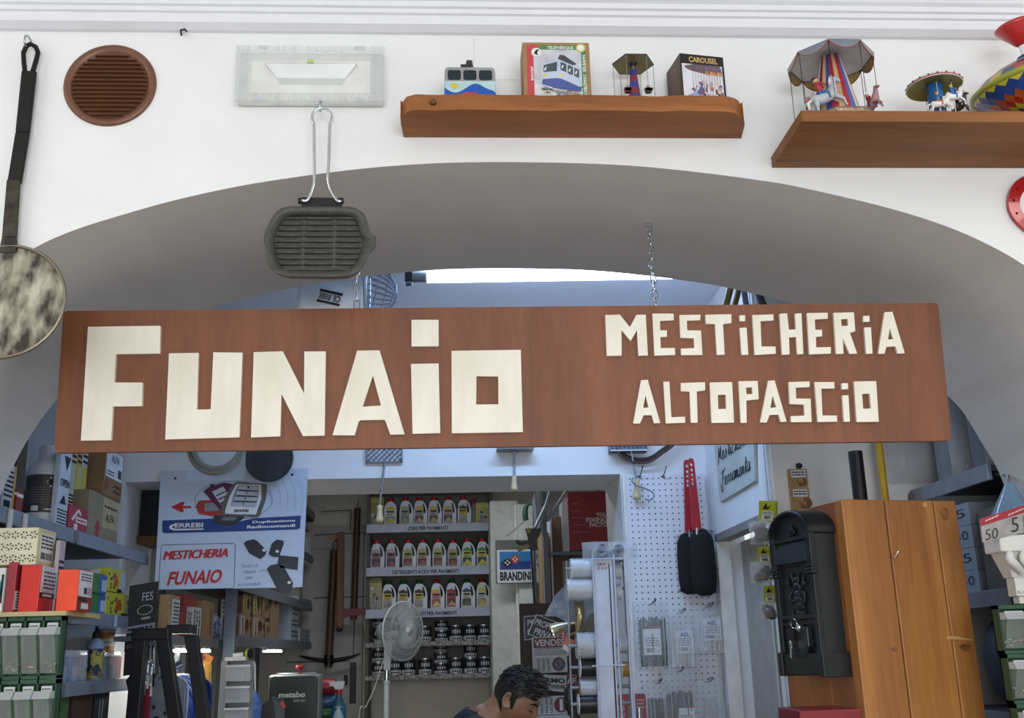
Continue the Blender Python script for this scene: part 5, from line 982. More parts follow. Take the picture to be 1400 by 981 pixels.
for i in range(2): pail(['small tub with an orange label, bottom of a stack of two', 'small tub with an orange label, topmost of a stack of two'][i], 150, 0, zC+.085+.052*i, .036, .05, '#a9aaa8', '#a5672a', x=XI-.097, lid='#b3b4b2', name='tub')
o = MB().box(XI-.135, XI-.058, atx(138, 890, XI-.09).y, atx(156, 890, XI-.09).y, zC+.002, zC+.084, mat('#8d2230', .5)).build('red_box', bevel=.001); tag(o, 'dark red box under the two small tubs on the third shelf', 'box')
a = atx(84, 900, XI+.0); c = V((XI-.025, a.y, zC+.002)); H = atx(84, 876, XI).z-zC; t = thing('label_roll', 'white cylinder with yellow label nearest the green drawers', 'canister', c); MB().lathe([(.024, 0), (.026, H*.2), (.018, H*.25), (.018, H*.75), (.024, H*.8), (.020, H)], c, mat('#c5cad2', .4), n=20).build('body', t); MB().lathe([(.0195, H*.28), (.0195, H*.72)], c, mat('#bfae3a', .5), n=20, caps=False).build('label_band', t)
for k, (px_, zz, hh_) in enumerate(((101, 0, .03), (101, .03, .03), (101, .06, .03))):
    y0 = atx(95, 880, XI-.03).y; o = MB().box(XI-.13, XI-.105, y0, y0+.14, zC+zz+.002, zC+zz+.03, mat('#8f9aa8', .4)).build('tray_box', bevel=.002); tag(o, ['grey tray box, lowest of three behind the clear organiser', 'grey tray box, middle of three behind the clear organiser', 'grey tray box, topmost of three behind the clear organiser'][k], 'box')
# lowest visible shelf
for pa, pb, py, m_, lbl in ((78, 96, 944, mat('#4c6b3a', .5), 'green printed bag beneath the clear organiser'), (101, 127, 950, mat('#4a2c26', .6), 'open dark box with a pink lid flap on the lowest visible shelf'), (131, 150, 948, mat('#1c1d20', .5), 'black box with white marks on the lowest visible shelf')):
    o, f, w_, h_, g = lbox('shelf_box', lbl, 'box', pa, pb, py, 1.3, .1, m_); mb = MB()
    if pa == 101: mb.hexa([f(0, h_, .0), f(w_, h_, .0), f(w_, h_, -.1), f(0, h_, -.1), f(0, h_+.004, .012), f(w_, h_+.004, .012), f(w_, h_+.004, -.1), f(0, h_+.004, -.1)], mat('#8d3d4c', .5)); mb.build('lid_flap', o)
    elif pa == 131: mb.box(w_*.3, w_*.36, h_*.4, h_*.9, 0, .001, mat('#8a8d92', .5), f); mb.box(w_*.5, w_*.56, h_*.4, h_*.9, 0, .001, mat('#8a8d92', .5), f); mb.build('printed_mark', o)
    else: mb.box(w_*.1, w_*.6, h_*.2, h_*.4, 0, .001, mat('#a5303a', .5), f); mb.box(w_*.0, w_*.9, h_*.02, h_*.2, 0, .001, mat('#b3b8bd', .5), f); mb.build('printed_label', o)
# black folded display board
Y = 2.1; X0, X1, Z0, Z1 = pr(175, 800, 214, 864, 1.98); t = thing('display_board', 'black display board with white lettering standing at the shelf end', 'display board', ((X0+X1)/2, 1.98, Z0)); fr = Fr((X0, 1.98, Z0), V((1, .0, .14)).normalized(), (0, 0, 1), (0, -1, 0)); w_, h_ = X1-X0, Z1-Z0
MB().box(0, w_, -h_*.9, h_, -.008, 0, mat('#17181a', .5), fr).build('board', t); mb = MB(); mb.text('FES', fr, w_*.48, h_*.62, w_*.86, h_*.80, mat('#b5b8bc', .5), .001, .0); mb.box(-.002, w_*1.0, -h_*.02, h_*.12, 0, .002, mat('#8f9398', .5), fr); scribble(mb, fr, w_*.05, h_*.0, w_*.95, h_*.1, INK, 1, .003, 2); mb.box(-.002, w_*1.0, -h_*.40, -h_*.18, 0, .002, INK, fr); mb.text('WWW.PROFER.NET', fr, w_*.05, -h_*.36, w_*.95, -h_*.24, mat('#9a9da2', .5), .003); scribble(mb, fr, w_*.5, h_*.2, w_*.8, h_*.3, mat('#b5b8bc', .5), 1, .001, 5); mb.build('lettering', t)
mb = MB(); mb.tube([fr(w_*(.62+.26*math.cos(a)), h_*(.42+.10*math.sin(a)), .008) for a in [2*PI*i/20 for i in range(20)]], .002, mat('#a5a89a', .5), 5, True); mb.build('cord_loop', t)
# dark cones standing behind? small stool frame in front of the shelf end
t = thing('black_stand', 'black square-tube frame stand at the end of the shelves', 'stand', (at(210, 981, 1.62).x, 1.66, 0)); BL = mat('#0e0e10', .35)
def bar(a, b, w_, m=BL, name='leg', d=.022):
    a, b = V(a), V(b); mb = MB(); mb.hexa([a+V((-w_, -d, 0)), a+V((w_, -d, 0)), a+V((w_, d, 0)), a+V((-w_, d, 0)), b+V((-w_, -d, 0)), b+V((w_, -d, 0)), b+V((w_, d, 0)), b+V((-w_, d, 0))], m); return mb.build(name, t, bevel=.003)
def down(p, q, z=0): p, q = V(p), V(q); return p+(q-p)*((z-p.z)/(q.z-p.z))
for p, q, yy in (((193, 868), (183, 981), 1.62), ((222, 862), (240, 981), 1.62), ((262, 868), (271, 930), 1.72)): a, b = at(*p, yy), at(*q, yy); bar(down(a, b), a, .022)
a, b = at(187, 868, 1.62), at(228, 863, 1.62); MB().box(a.x-.012, b.x+.012, 1.595, 1.645, a.z-.018, a.z+.022, BL).build('top_bar', t, bevel=.004)
a, b = at(228, 866, 1.66), at(268, 866, 1.72); MB().box(a.x, b.x, 1.64, 1.73, a.z-.0, a.z+.03, BL).build('top_bar', t, bevel=.004)
MB().tube([at(180, 926, 1.62), at(176, 930, 1.62), at(178, 940, 1.62), at(186, 942, 1.62)], .010, BL).build('side_knob', t)

# ================================================================== NEAR GOODS AT THE ARCH JAMBS
GRN = mat('#264d35', .45); LIP = clear('#d9dee0', .45, .12, 20, .1); BIN = clear('#d5dbd8', .13, .1, 12, .25); TOPW = mat('#b9a678', .6)
def cabinet(label, x0, x1, Y, z0, h, n, seed, side):
    """row of tilting clear bins in a green frame"""
    D = .034; t = thing('bin_cabinet', label, 'bin cabinet', ((x0+x1)/2, Y+D/2, z0), 0, 'green bin cabinets %s' % side); fr = front((x0, Y, z0)); w_ = x1-x0
    mb = MB(); g = .0035; mb.box(0, w_, h-.009, h, -D, 0, GRN, fr); mb.box(0, w_, 0, .007, -D, 0, GRN, fr); mb.box(0, w_, 0, h, -D, -D+.004, GRN, fr)
    for i in range(n+1): u = w_*i/n; mb.box(max(0, u-g/2), min(w_, u+g/2), 0, h, -D, 0, GRN, fr)
    mb.box(0, w_, 0, h, -D-.001, -D, mat('#1b1e1b', .6), fr); mb.build('frame', t); rg = random.Random(seed)
    for i in range(n):
        a, b = w_*i/n+.004, w_*(i+1)/n-.004; mb = MB(); hl = h*.70
        for (u0, u1) in ((a, b),):
            mb.hexa([fr(a, .012, .002), fr(b, .012, .002), fr(b, .012, .0005), fr(a, .012, .0005), fr(a, hl, .030), fr(b, hl, .030), fr(b, hl, .0285), fr(a, hl, .0285)], BIN)
            for u in (a, b-.0015): mb.hexa([fr(u, .012, .002), fr(u+.0015, .012, .002), fr(u+.0015, .012, -.02), fr(u, .012, -.02), fr(u, hl, .030), fr(u+.0015, hl, .030), fr(u+.0015, hl, -.02), fr(u, hl, -.02)], BIN)
        bn = mb.build('bin', t)
        mb = MB(); mb.hexa([fr(a-.002, hl, .034), fr(b+.002, hl, .034), fr(b+.002, hl, .0), fr(a-.002, hl, .0), fr(a-.002, hl+.016, .022), fr(b+.002, hl+.016, .022), fr(b+.002, hl+.016, 0), fr(a-.002, hl+.016, 0)], LIP); mb.build('lip', bn)
        mb = MB(); c_ = (a+b)/2; mb.box(a+(b-a)*.16, b-(b-a)*.12, h*.82, h-.014, 0, .0015, mat('#c9cbc9', .5), fr); scribble(mb, fr, a+(b-a)*.22, h*.83, b-(b-a)*.2, h-.018, INK, 1, .0022, seed+i); mb.build('paper_label', bn)
        mb = MB()
        for k in range(16): u, v = rg.uniform(a+.006, b-.006), rg.uniform(.016, .034); p = fr(u, v, rg.uniform(-.02, 0)); mb.tube([p, p+V((rg.uniform(-.012, .012), rg.uniform(-.01, .01), rg.uniform(-.002, .006)))], .0022, mat(rg.choice(['#8a7a66', '#b9b0a2', '#6a5c48']), .35, .6), 5)
        o = mb.build('screws', bn); o['kind'] = 'stuff'
    return t
YD = .30; x1 = at(82, 880, YD).x; x0 = -1.245; n = 4
zt_ = at(45, 842, YD).z; hrow = .165
zr_ = [at(45, 842, YD).z, at(45, 928, YD).z]; hrow = zr_[0]-zr_[1]
for k in range(4): cabinet(['green cabinet of clear tilting bins topmost under the red boxes', 'green cabinet of clear tilting bins, second below the red boxes', 'green cabinet of clear tilting bins, third below the red boxes', 'green cabinet of clear tilting bins, lowest on its table'][k], x0, x1, YD, zr_[0]-hrow*(k+1), hrow-.001, 9, 10+k, 'under the red boxes')
zb = zr_[0]-hrow*4
def table(name, label, x0, x1, y0, y1, z, m, leg=.03):
    t = thing(name, label, 'counter', ((x0+x1)/2, (y0+y1)/2, 0)); MB().box(x0, x1, y0, y1, z-.03, z, m).build('top', t, bevel=.003)
    for x in (x0+leg, x1-leg):
        for y in (y0+leg, y1-leg): MB().box(x-leg/2, x+leg/2, y-leg/2, y+leg/2, 0, z-.03, m).build('leg', t)
    return t
table('counter', 'wooden counter under the green bins below the red boxes', x0-.005, -.86, .22, .62, zb, wood('#a4733f', '#7a5128', 'x', 6))
MB_ = MB().box(x0, x1+.012, YD-.012, YD+.22, zr_[0], zr_[0]+.010, TOPW); tag(MB_.build('shelf_board'), 'thin pale board lying on the green bin cabinet under the red boxes', 'board'); zt_ = zr_[0]+.0105
def dbox(name, label, cat, p0, p1, p2, py, Y, m, z0=None, group=None, bev=.0015):
    X0, X1 = at(p0, py+30, Y).x, at(p1, py+30, Y).x; z0 = zt_ if z0 is None else z0; z1 = at((p0+p1)/2, py, Y).z; yb = atx(p2, py+30, X1).y if p2 else Y+.05
    o = MB().box(X0, X1, Y, yb, z0, z1, m).build(name, bevel=bev); tag(o, label, cat, group); return o, front((X0, Y, z0)), X1-X0, z1-z0, fromleft((X1, Y, z0)), yb-Y
OR1, OR2 = mat('#d42a1e', .35), mat('#ee4a20', .35); PAPER = mat('#d6d3d6', .5)
o, f, w_, h_, g, d_ = dbox('red_box', 'glossy red box with a white side label, next to the dark red box', 'box', 27, 54, 77, 772, .31, OR1, group='glossy red boxes')
mb = MB(); mb.rect(g, d_*.06, h_*.42, d_*.94, h_*.99, PAPER); scribble(mb, g, d_*.2, h_*.48, d_*.9, h_*.9, INK, 5, .001, 3); mb.box(d_*.02, d_*.98, h_*.31, h_*.41, 0, .001, mat('#3a2226', .5), g); mb.box(d_*.2, d_*.7, h_*.335, h_*.385, .001, .0016, WHITE, g); mb.build('side_label', o)
o, f, w_, h_, g, d_ = dbox('red_box', 'glossy orange-red box with a white side label, at the outer end of the row', 'box', 78, 106, 126, 778, .31, OR2, group='glossy red boxes')
mb = MB(); mb.rect(g, d_*.06, h_*.36, d_*.94, h_*.98, PAPER); scribble(mb, g, d_*.15, h_*.72, d_*.9, h_*.94, INK, 3, .001, 4); mb.box(d_*.4, d_*.58, h_*.42, h_*.58, .001, .0016, INK, g); scribble(mb, g, d_*.62, h_*.4, d_*.9, h_*.6, INK, 4, .001, 6); mb.box(0, d_, 0, h_*.36, 0, .0006, mat('#8d2220', .4), g); mb.box(d_*.1, d_*.65, h_*.25, h_*.33, .0006, .0016, INK, g); mb.box(d_*.3, d_*.75, h_*.06, h_*.2, .0006, .0016, PAPER, g); mb.build('side_label', o)
o, f, w_, h_, g, d_ = dbox('red_box', 'dark red box with a dotted white label, half cut by the photo edge side', 'box', 9, 21, 29, 768, .30, mat('#9a2836', .4), group='glossy red boxes'); o['label'] = 'dark red narrow box with a white strip, beside the teal-labelled pack'
mb = MB(); mb.rect(g, d_*.1, h_*.05, d_*.9, h_*.42, PAPER); scribble(mb, g, d_*.15, h_*.08, d_*.85, h_*.4, INK, 6, .001, 7); mb.build('side_label', o)
zf = at(40, 772, .31).z+.001; FLW = mat('#d9d2b4', .5)
o, f, w_, h_, g, d_ = dbox('patterned_box', 'cream box patterned with black flowers, lying on the red boxes', 'box', -12, 50, 75, 721, .315, FLW, z0=zf)
mb = MB(); rg = random.Random(9)
for i in range(5):
    for j in range(3):
        u, v = w_*(.10+.20*i+.10*(j % 2)), h_*(.18+.31*j)
        if u > w_*.96: continue
        for k in range(6): a = 2*PI*k/6+.3*i; mb.prism([(u+.009*math.cos(a+.25), v+.009*math.sin(a+.25)), (u+.009*math.cos(a-.25), v+.009*math.sin(a-.25)), (u+.003*math.cos(a), v+.003*math.sin(a))], mat('#3a352c', .5), f, 0, .0008)
mb.build('flower_print', o); mb = MB(); mb.rect(g, d_*.05, h_*.03, d_*.95, h_*.97, mat('#cfc88f', .5)); mb.box(d_*.14, d_*.88, h_*.12, h_*.88, .0008, .0013, mat('#dedcd2', .5), g); scribble(mb, g, d_*.2, h_*.45, d_*.85, h_*.85, INK, 4, .0016, 5); barcode(mb, g, d_*.22, h_*.18, d_*.8, h_*.36, INK, .0016); mb.build('side_label', o)
o, f, w_, h_, g, d_ = dbox('label_box', 'pale pink box with black print, standing behind the flowered box', 'box', 74, 80, 88, 738, .40, mat('#b5aab2', .5), z0=zt_); mb = MB(); scribble(mb, g, d_*.1, h_*.5, d_*.9, h_*.75, INK, 3, .001, 5); mb.box(0, d_, 0, h_*.2, 0, .0008, mat('#8a5560', .5), g); mb.build('side_label', o)
o, f, w_, h_, g, d_ = dbox('teal_pack', 'white pack with a teal oval label beside the dark red box', 'box', -16, 5, 9, 776, .295, mat('#dcdcd8', .5)); mb = MB(); mb.prism(circ(w_*.5, h_*.5, w_*.40, 20, h_*.25), mat('#2a8f9b', .45), f, 0, .001); scribble(mb, f, w_*.3, h_*.42, w_*.75, h_*.58, WHITE, 2, .0018, 2); mb.box(w_*.8, w_*.95, h_*.2, h_*.85, 0, .001, INK, f); mb.build('printed_label', o)
# right side: bin cabinets, plaster corbel with its card
YR2 = .30; x0 = at(1357, 880, YR2+.05).x; x1 = 1.575; zq = [at(1378, 826, YR2).z, at(1383, 893, YR2).z]; hr = zq[0]-zq[1]
for k in range(4): cabinet(['green bin cabinet topmost under the white plaster corbel', 'green bin cabinet, second below the white plaster corbel', 'green bin cabinet, third below the white plaster corbel', 'green bin cabinet, lowest below the white plaster corbel'][k], x0+.004*k, x1, YR2, zq[0]-hr*(k+1), hr-.001, 4, 30+k, 'under the plaster corbel')
table('counter', 'wooden counter under the green bins below the plaster corbel', 1.235, 1.58, .10, .44, zq[0]-hr*4, wood('#a4733f', '#7a5128', 'x', 6))
PLW = mat('#dcdad4', .6, var=.03); Yc = .26; zc0 = zq[0]+.001; t = thing('plaster_corbel', 'white plaster corbel with fluted leaves standing on the green bins', 'corbel', (at(1440, 800, Yc).x, Yc+.06, zc0))
X = lambda px, py: at(px, py, Yc).x; Zc_ = lambda px, py: at(px, py, Yc).z; xc = 1.50
mb = MB(); zA_, zB_ = Zc_(1370, 754), Zc_(1370, 731); xl = at(1344, 742, Yc+.07).x; mb.box(xl, 1.58, Yc-.01, Yc+.07, zA_, zB_, PLW); mb.build('abacus', t, bevel=.004)
zD = Zc_(1370, 788); xl2, xl3 = at(1356, 757, Yc+.06).x, at(1372, 786, Yc+.07).x; mb = MB(); mb.hexa([V((xl3, Yc+.03, zD)), V((1.56, Yc+.03, zD)), V((1.56, Yc+.07, zD)), V((xl3, Yc+.07, zD)), V((xl2, Yc+.0, zA_)), V((1.575, Yc+.0, zA_)), V((1.575, Yc+.065, zA_)), V((xl2, Yc+.065, zA_))], PLW)
for i in range(9):
    a = i/8; p = [V((xl2+(1.575-xl2)*a+.01, Yc-.004, zA_-.002)), V((xl2+(1.575-xl2)*a+.006, Yc-.010, zA_-.02)), V((xl3+(1.56-xl3)*a+.012, Yc+.012, zD+.016)), V((xl3+(1.56-xl3)*a+.016, Yc+.026, zD+.004))]; mb.tube(smoothpath([tuple(q_) for q_ in p], 4), [.010*math.sin(PI*(.2+.75*k/12))+.001 for k in range(13)], PLW, 8)
mb.build('fluted_leaf_band', t); zE = Zc_(1380, 814); mb = MB(); mb.box(xl3+.004, 1.56, Yc+.03, Yc+.07, zE, zD, PLW)
for i in range(12): mb.ball((xl3+.012+.014*i, Yc+.028, zE+.010), (.006, .006, .004), PLW, 6)
mb.build('block', t, bevel=.003); MB().box(xl3+.014, 1.55, Yc+.04, Yc+.07, zc0, zE, PLW).build('foot', t, bevel=.002)
Yk = Yc-.012; P = pts([(1340, 709), (1420, 684), (1422, 722), (1344, 741)], Yk); mb = MB(); mb.prism3(P, (0, .006, 0), mat('#a9a6a2', .5, h2='#8f8c88', scale=30)); o = mb.build('price_card'); tag(o, 'grey card with a red strip and the handwritten numbers fifty and fifty-one', 'card')
mb = MB(); mb.prism3(pts([(1340, 709), (1420, 684), (1421, 694), (1341, 719)], Yk-.001), (0, .001, 0), mat('#a01f2c', .4)); mb.build('red_strip', o)
fk = front((0, Yk-.0012, 0))
for (s_, a, b, rot) in (('50', (1348, 737), (1363, 722), .1), ('51', (1384, 726), (1400, 706), .1)): p, q = at(*a, Yk), at(*b, Yk); mb = MB(); mb.text(s_, fk, p.x, p.z, q.x, q.z, INK, .0006, -.01, shear=.004, rot=.15); mb.build('handwritten_number', o)
mb = MB()
for a, b in (((1347, 714), (1366, 703)), ((1378, 706), (1400, 694))): p, q = at(*a, Yk), at(*b, Yk); scribble(mb, Fr((p.x, Yk-.0012, p.z), V((q.x-p.x, 0, q.z-p.z-.004)).normalized(), (0, 0, 1), (0, -1, 0)), 0, 0, q.x-p.x, .007, mat('#dcc3c3', .5), 1, .001, 3)
mb.build('small_print', o)
# wooden pillar and the black mailbox
PHI = math.radians(12); YPL = .45; pc = at(1150, 682, YPL); top = pc.z; rot = Matrix.Rotation(PHI, 3, 'Z'); pl0 = V((pc.x, pc.y, 0))
w_ = .2
for i in range(60):
    if proj(pl0+rot @ V((w_, 0, top)))[0] < 1305: w_ += .004
PW = wood('#cc8f4d', '#8a5224', 'z', 6, .42, .15, False, 3.2, '#5a3012', .6); PW2 = wood('#a8662e', '#7d4a20', 'z', 6, .38, .12, False)
t = thing('wooden_pillar', 'tall square pillar of varnished pine planks carrying the black mailbox', 'pillar', pl0, PHI); d_ = .36
bounds = [0, .37*w_, .80*w_, w_]
for i in range(3): MB().box(bounds[i]+.0014*(i > 0), bounds[i+1]-.0014*(i < 2), 0, .03, 0, top, PW).build('front_plank', t, local=True, bevel=.003)
for i in range(3): MB().box(0, .03, .0305+(d_-.03)*i/3, .03+(d_-.03)*(i+1)/3-.0008, 0, top-.001, PW2).build('side_plank', t, local=True, bevel=.002)
MB().box(w_-.03, w_, .0305, d_, 0, top-.001, PW2).build('side_plank', t, local=True, bevel=.002); MB().box(.03, w_-.03, .0305, d_, top-.03, top-.004, PW2).build('top_board', t, local=True)
for ku, kv, kr in ((.885, .035, .012), (.90, .375, .017), (.30, .375, .010)):
    mb = MB(); mb.prism([(w_*ku+kr*math.cos(a)*(1+.2*math.sin(3*a)), top-kv+kr*(1.5 if kv < .1 else .55)*math.sin(a)*(1+.25*math.cos(a))) for a in [2*PI*i/20 for i in range(20)]], mat('#6b3f1b', .45, h2='#95602e', scale=45), front((0, 0, 0)), -.001, .0004); mb.build('knot', t, local=True)
mb = MB(); mb.lathe([(.006, 0), (.0065, .001)], (w_*.72, -.0002, top-.012), mat('#d2a268', .4), (0, -1, 0), 16); mb.tube([V((w_*.76, -.0006, top-.35)), V((w_*.84, -.0006, top-.352)), V((w_*.97, -.0006, top-.358))], [.006, .005, .002], mat('#d6ad72', .4), 8); mb.tube([V((w_*.36, 0, top-.155)), V((w_*.36, -.02, top-.15)), V((w_*.385, -.025, top-.135))], .0022, CHROME, 6); mb.build('wall_nail', t, local=True)
MBX = mat('#23272a', .42, .25, var=.1, scale=60); MBK = mat('#1b1e21', .4, .25)
yN, yF = .045, .252; hz0 = None; D_ = .071; wloc = lambda l: pl0+rot @ V(l)
def zfor(px, py, l): # height at which local point l projects to row py
    lo, hi = 1.0, 2.6
    for _ in range(40):
        m_ = (lo+hi)/2
        if proj(wloc((l[0], l[1], m_)))[1] > py: lo = m_
        else: hi = m_
    return lo
yc = (yN+yF)/2; zb_ = zfor(0, 923, (-D_, yN)); zt2_ = zfor(0, 701, (-D_, yc)); zs_ = zfor(0, 714, (-D_, yN))
t = thing('mailbox', 'black antique mailbox with relief crest and hanging key, fixed to the pine pillar', 'mailbox', wloc((0, yc, zb_)), PHI); H = zt2_-zb_; hs = H-.062; hw = (yF-yN)/2
fr = Fr((0, 0, 0), (0, -1, 0), (0, 0, 1), (-1, 0, 0))
arcp = [(hw*math.cos(a), hs+(H-hs)*math.sin(a)) for a in [PI*i/18 for i in range(19)]]
mb = MB(); mb.prism([(-hw*.96, .012), (hw*.96, .012), (hw*.96, hs)]+[(u*.96, v-.004) for u, v in arcp[1:-1]]+[(-hw*.96, hs)], MBX, fr, .0005, D_-.008); mb.build('body', t, local=True, bevel=.002)
lid = [(u*1.04, v+.006 if 0 < i < 18 else v) for i, (u, v) in enumerate(arcp)]; inn_ = [(u*.955, v-.004) for u, v in arcp]
mb = MB(); mb.prism(lid+inn_[::-1], MBX, fr, .0005, D_+.006); lo_ = mb.build('arched_lid', t, local=True, bevel=.002)
mb = MB(); mb.tube([fr(u*1.0, v+.001, D_+.006) for u, v in arcp], .004, MBX, 8); mb.build('lid_edge', lo_, local=True)
mb = MB(); mb.box(-hw, hw, 0, H*.13, 0, D_+.002, MBK, fr)
for s_ in (-1, 1): mb.box(s_*hw-.012*s_, s_*hw+.008*s_, -.004, H*.135, .0, D_+.008, MBK, fr)
mb.build('base', t, local=True, bevel=.002)
for s_ in (-1, 1):
    mb = MB(); u = s_*(hw-.012); mb.box(u-.010, u+.010, H*.13, H*.60, D_-.01, D_+.004, MBK, fr); mb.box(u-.013, u+.013, H*.60, hs, D_-.01, D_+.007, MBK, fr); mb.box(u-.012, u+.012, H*.13, H*.14, D_-.01, D_+.006, MBK, fr)
    for k in range(3): mb.box(u-.016, u+.016, H*(.60+.022*k), H*(.612+.022*k), D_-.01, D_+.012, MBK, fr)
    mb.build('pilaster', t, local=True, bevel=.0015)
mb = MB(); mb.box(-hw*.82, hw*.82, H*.66, H*.82, D_-.012, D_-.004, mat('#101214', .5), fr); mb.hexa([fr(-hw*.80, H*.68, D_+.010), fr(hw*.80, H*.68, D_+.010), fr(hw*.80, H*.68, D_+.007), fr(-hw*.80, H*.68, D_+.007), fr(-hw*.80, H*.81, D_+.001), fr(hw*.80, H*.81, D_+.001), fr(hw*.80, H*.81, D_-.002), fr(-hw*.80, H*.81, D_-.002)], mat('#2b3036', .35, .3)); mb.box(-hw*.9, hw*.9, H*.815, H*.835, D_-.01, D_+.008, MBK, fr); mb.build('slot_flap', t, local=True, bevel=.001)
mb = MB(); rg = random.Random(2); EM = mat('#2e3236', .35, .4)
for s_ in (-1, 1):
    for k in range(3): mb.tube([fr(s_*(.004+.002*j*k)+s_*.012*math.sin(j*.7+k), H*.855+.004*k+.0045*j, D_-.003) for j in range(6)], [.003, .0035, .003, .0025, .002, .001], EM, 6)
mb.ball(fr(0, H*.885, D_-.006), (.006, .012, .012), EM, 8); mb.build('crest_ornament', t, local=True)
mb = MB()
for v, r in ((.58, .013), (.535, .020), (.49, .016), (.45, .022), (.41, .026), (.37, .018)): mb.ball(fr(0, H*v, D_-.008), (.010, r, r*.62), EM, 8)
for s_ in (-1, 1):
    mb.tube([fr(s_*.012, H*.50, D_-.004), fr(s_*.034, H*.54, D_-.002), fr(s_*.040, H*.60, D_-.004)], .004, EM, 6); mb.tube([fr(s_*.016, H*.40, D_-.004), fr(s_*.040, H*.45, D_-.002), fr(s_*.038, H*.50, D_-.004)], .004, EM, 6); mb.tube([fr(s_*.012, H*.56, D_-.004), fr(s_*.018, H*.62, D_-.003)], .004, EM, 6); mb.ball(fr(s_*.042, H*.55, D_-.004), .007, EM, 6)
    for k in range(4): mb.ball(fr(s_*(.022+.006*(k % 2)), H*(.36+.045*k), D_-.004), .005, EM, 6)
mb.tube([fr(.030*math.cos(a), H*.385+.020*math.sin(a), D_-.004) for a in [PI+PI*i/12 for i in range(13)]], .004, EM, 6); mb.build('relief_emblem', t, local=True)
mb = MB(); mb.box(-hw*.92, hw*.92, H*.335, H*.36, D_-.01, D_+.006, MBK, fr); mb.box(-hw*.92, hw*.92, H*.30, H*.315, D_-.01, D_+.002, MBK, fr); mb.build('moulding', t, local=True, bevel=.001)
mb = MB(); mb.box(-hw*.78, hw*.78, H*.15, H*.30, D_-.01, D_-.004, mat('#202326', .45, .2), fr); dr = mb.build('lower_door', t, local=True, bevel=.001)
mb = MB(); mb.prism(circ(.008, H*.205, .040, 30), mat('#26292c', .4, .3), fr, D_-.004, D_+.002); mb.prism([(.01+.040*math.cos(a), H*.205+.040*math.sin(a)) for a in [PI*1.1+PI*.8*i/12 for i in range(13)]]+[(.01+.026*math.cos(a), H*.205+.026*math.sin(a)) for a in [PI*1.9-PI*.8*i/12 for i in range(13)]], INK, fr, D_+.002, D_+.0035); mb.build('dial', dr, local=True)
mb = MB(); mb.box(hw*.38, hw*.58, H*.165, H*.285, D_-.004, D_+.014, EM, fr); mb.build('handle', dr, local=True, bevel=.003)
mb = MB(); mb.lathe([(.011, 0), (.011, .006), (.005, .010)], fr(-.002, H*.285, D_-.003), CHROME, (-1, 0, 0), 16); mb.build('lock', dr, local=True)
t0 = thing('key', 'silver key with a black head hanging from the mailbox lock', 'key', wloc((-D_-.010, yc+.03, zb_+H*.16)), PHI); kf = Fr((0, 0, 0), (0, -1, 0), (0, 0, 1), (-1, 0, 0))
mb = MB(); mb.tube([kf(.028+.0*i+.030*math.sin(PI*i/8)*0-.002+.012*math.cos(2*PI*i/12)*1.3, .062+.012*math.sin(2*PI*i/12), .002) for i in range(12)], .0012, CHROME, 5, True); mb.build('ring', t0, local=True)
mb = MB(); mb.prism(rrect(-.012, .018, .014, .050, .006), INK, kf, 0, .005); mb.build('key_head', t0, local=True, bevel=.001); mb = MB(); mb.prism([(-.006, -.022), (0, -.026), (.004, -.020), (.003, -.014), (.006, -.010), (.004, -.004), (.007, .0), (.005, .019), (-.003, .019)], CHROME, kf, .001, .0035); mb.build('key_blade', t0, local=True)
# dark red cash box on a counter before the pillar
zt_r = at(1110, 968, .30).z; X0, X1 = at(1075, 970, .30).x, at(1165, 970, .30).x
o = MB().box(X0+.01, X1, .24, .40, zt_r-.12, zt_r, mat('#7d1420', .35, .2)).build('cash_box', bevel=.004); tag(o, 'dark red metal cash box at the foot of the mailbox', 'cash box'); MB().box(X0+.012, X1-.002, .238, .402, zt_r-.035, zt_r-.031, mat('#3d0a12', .4)).build('lid_seam', o)
table('counter', 'narrow counter carrying the dark red cash box', X0-.08, X1-.005, .16, .435, zt_r-.121, wood('#a4733f', '#7a5128', 'x', 6))

# ================================================================== RIGHT-HAND SHELF OF THE MIDDLE ROOM
XQ = 1.57; zq1, zq2 = atx(1300, 656, XQ).z+.006, atx(1350, 808, XQ).z
t = shelving('metal_shelving', 'grey metal shelf unit on the wall behind the wooden pillar', XQ, 2.04, .75, 1.27, [zq1, zq2, 1.4, .9, .4], -1, rail=.045)
# the end cap belongs to the far end seen from the aisle
def rollbag(label, x0, x1, z0, h, y0, y1, seed, fill, name='wrapped_roll'):
    t = thing(name, label, 'wrapped roll', ((x0+x1)/2, (y0+y1)/2, z0)); mb = MB(); mb.lathe([(min(x1-x0, y1-y0)*.42, .003), (min(x1-x0, y1-y0)*.42, h*.97)], ((x0+x1)/2, (y0+y1)/2, z0), fill, n=24); mb.build('roll', t); mb = MB(); pillow(mb, x0, x1, z0, z0+h*1.05, y0, .02, CLB2, 12, seed); mb.build('clear_wrap', t)
GF = mat('#83878c', .5)
rollbag('plastic-wrapped grey roll on the shelf behind the sign end, nearest the yellow pole', 1.58, 1.76, zq1+.002, .34, 1.0, 1.22, 3, GF); rollbag('plastic-wrapped grey roll standing at the front of the shelf behind the sign end', 1.585, 1.76, zq1+.002, .36, .80, .97, 5, mat('#6d7176', .5))
X0, X1, Z0, Z1 = pr(1216, 585, 1300, 658, 1.24); mb = MB(); pillow(mb, X0, X1, Z0, Z1, 1.265, .05, clear('#dfe3e8', .28, .1, 45, .8), 16, 4); o = mb.build('plastic_sheet'); tag(o, 'crumpled clear plastic sheet hanging in front of the shelf end', 'plastic sheet'); MB().tube([V(((X0+X1)/2, 1.268, Z1-.02)), V(((X0+X1)/2, 1.292, Z1-.01))], .004, STEEL).build('hook', o)
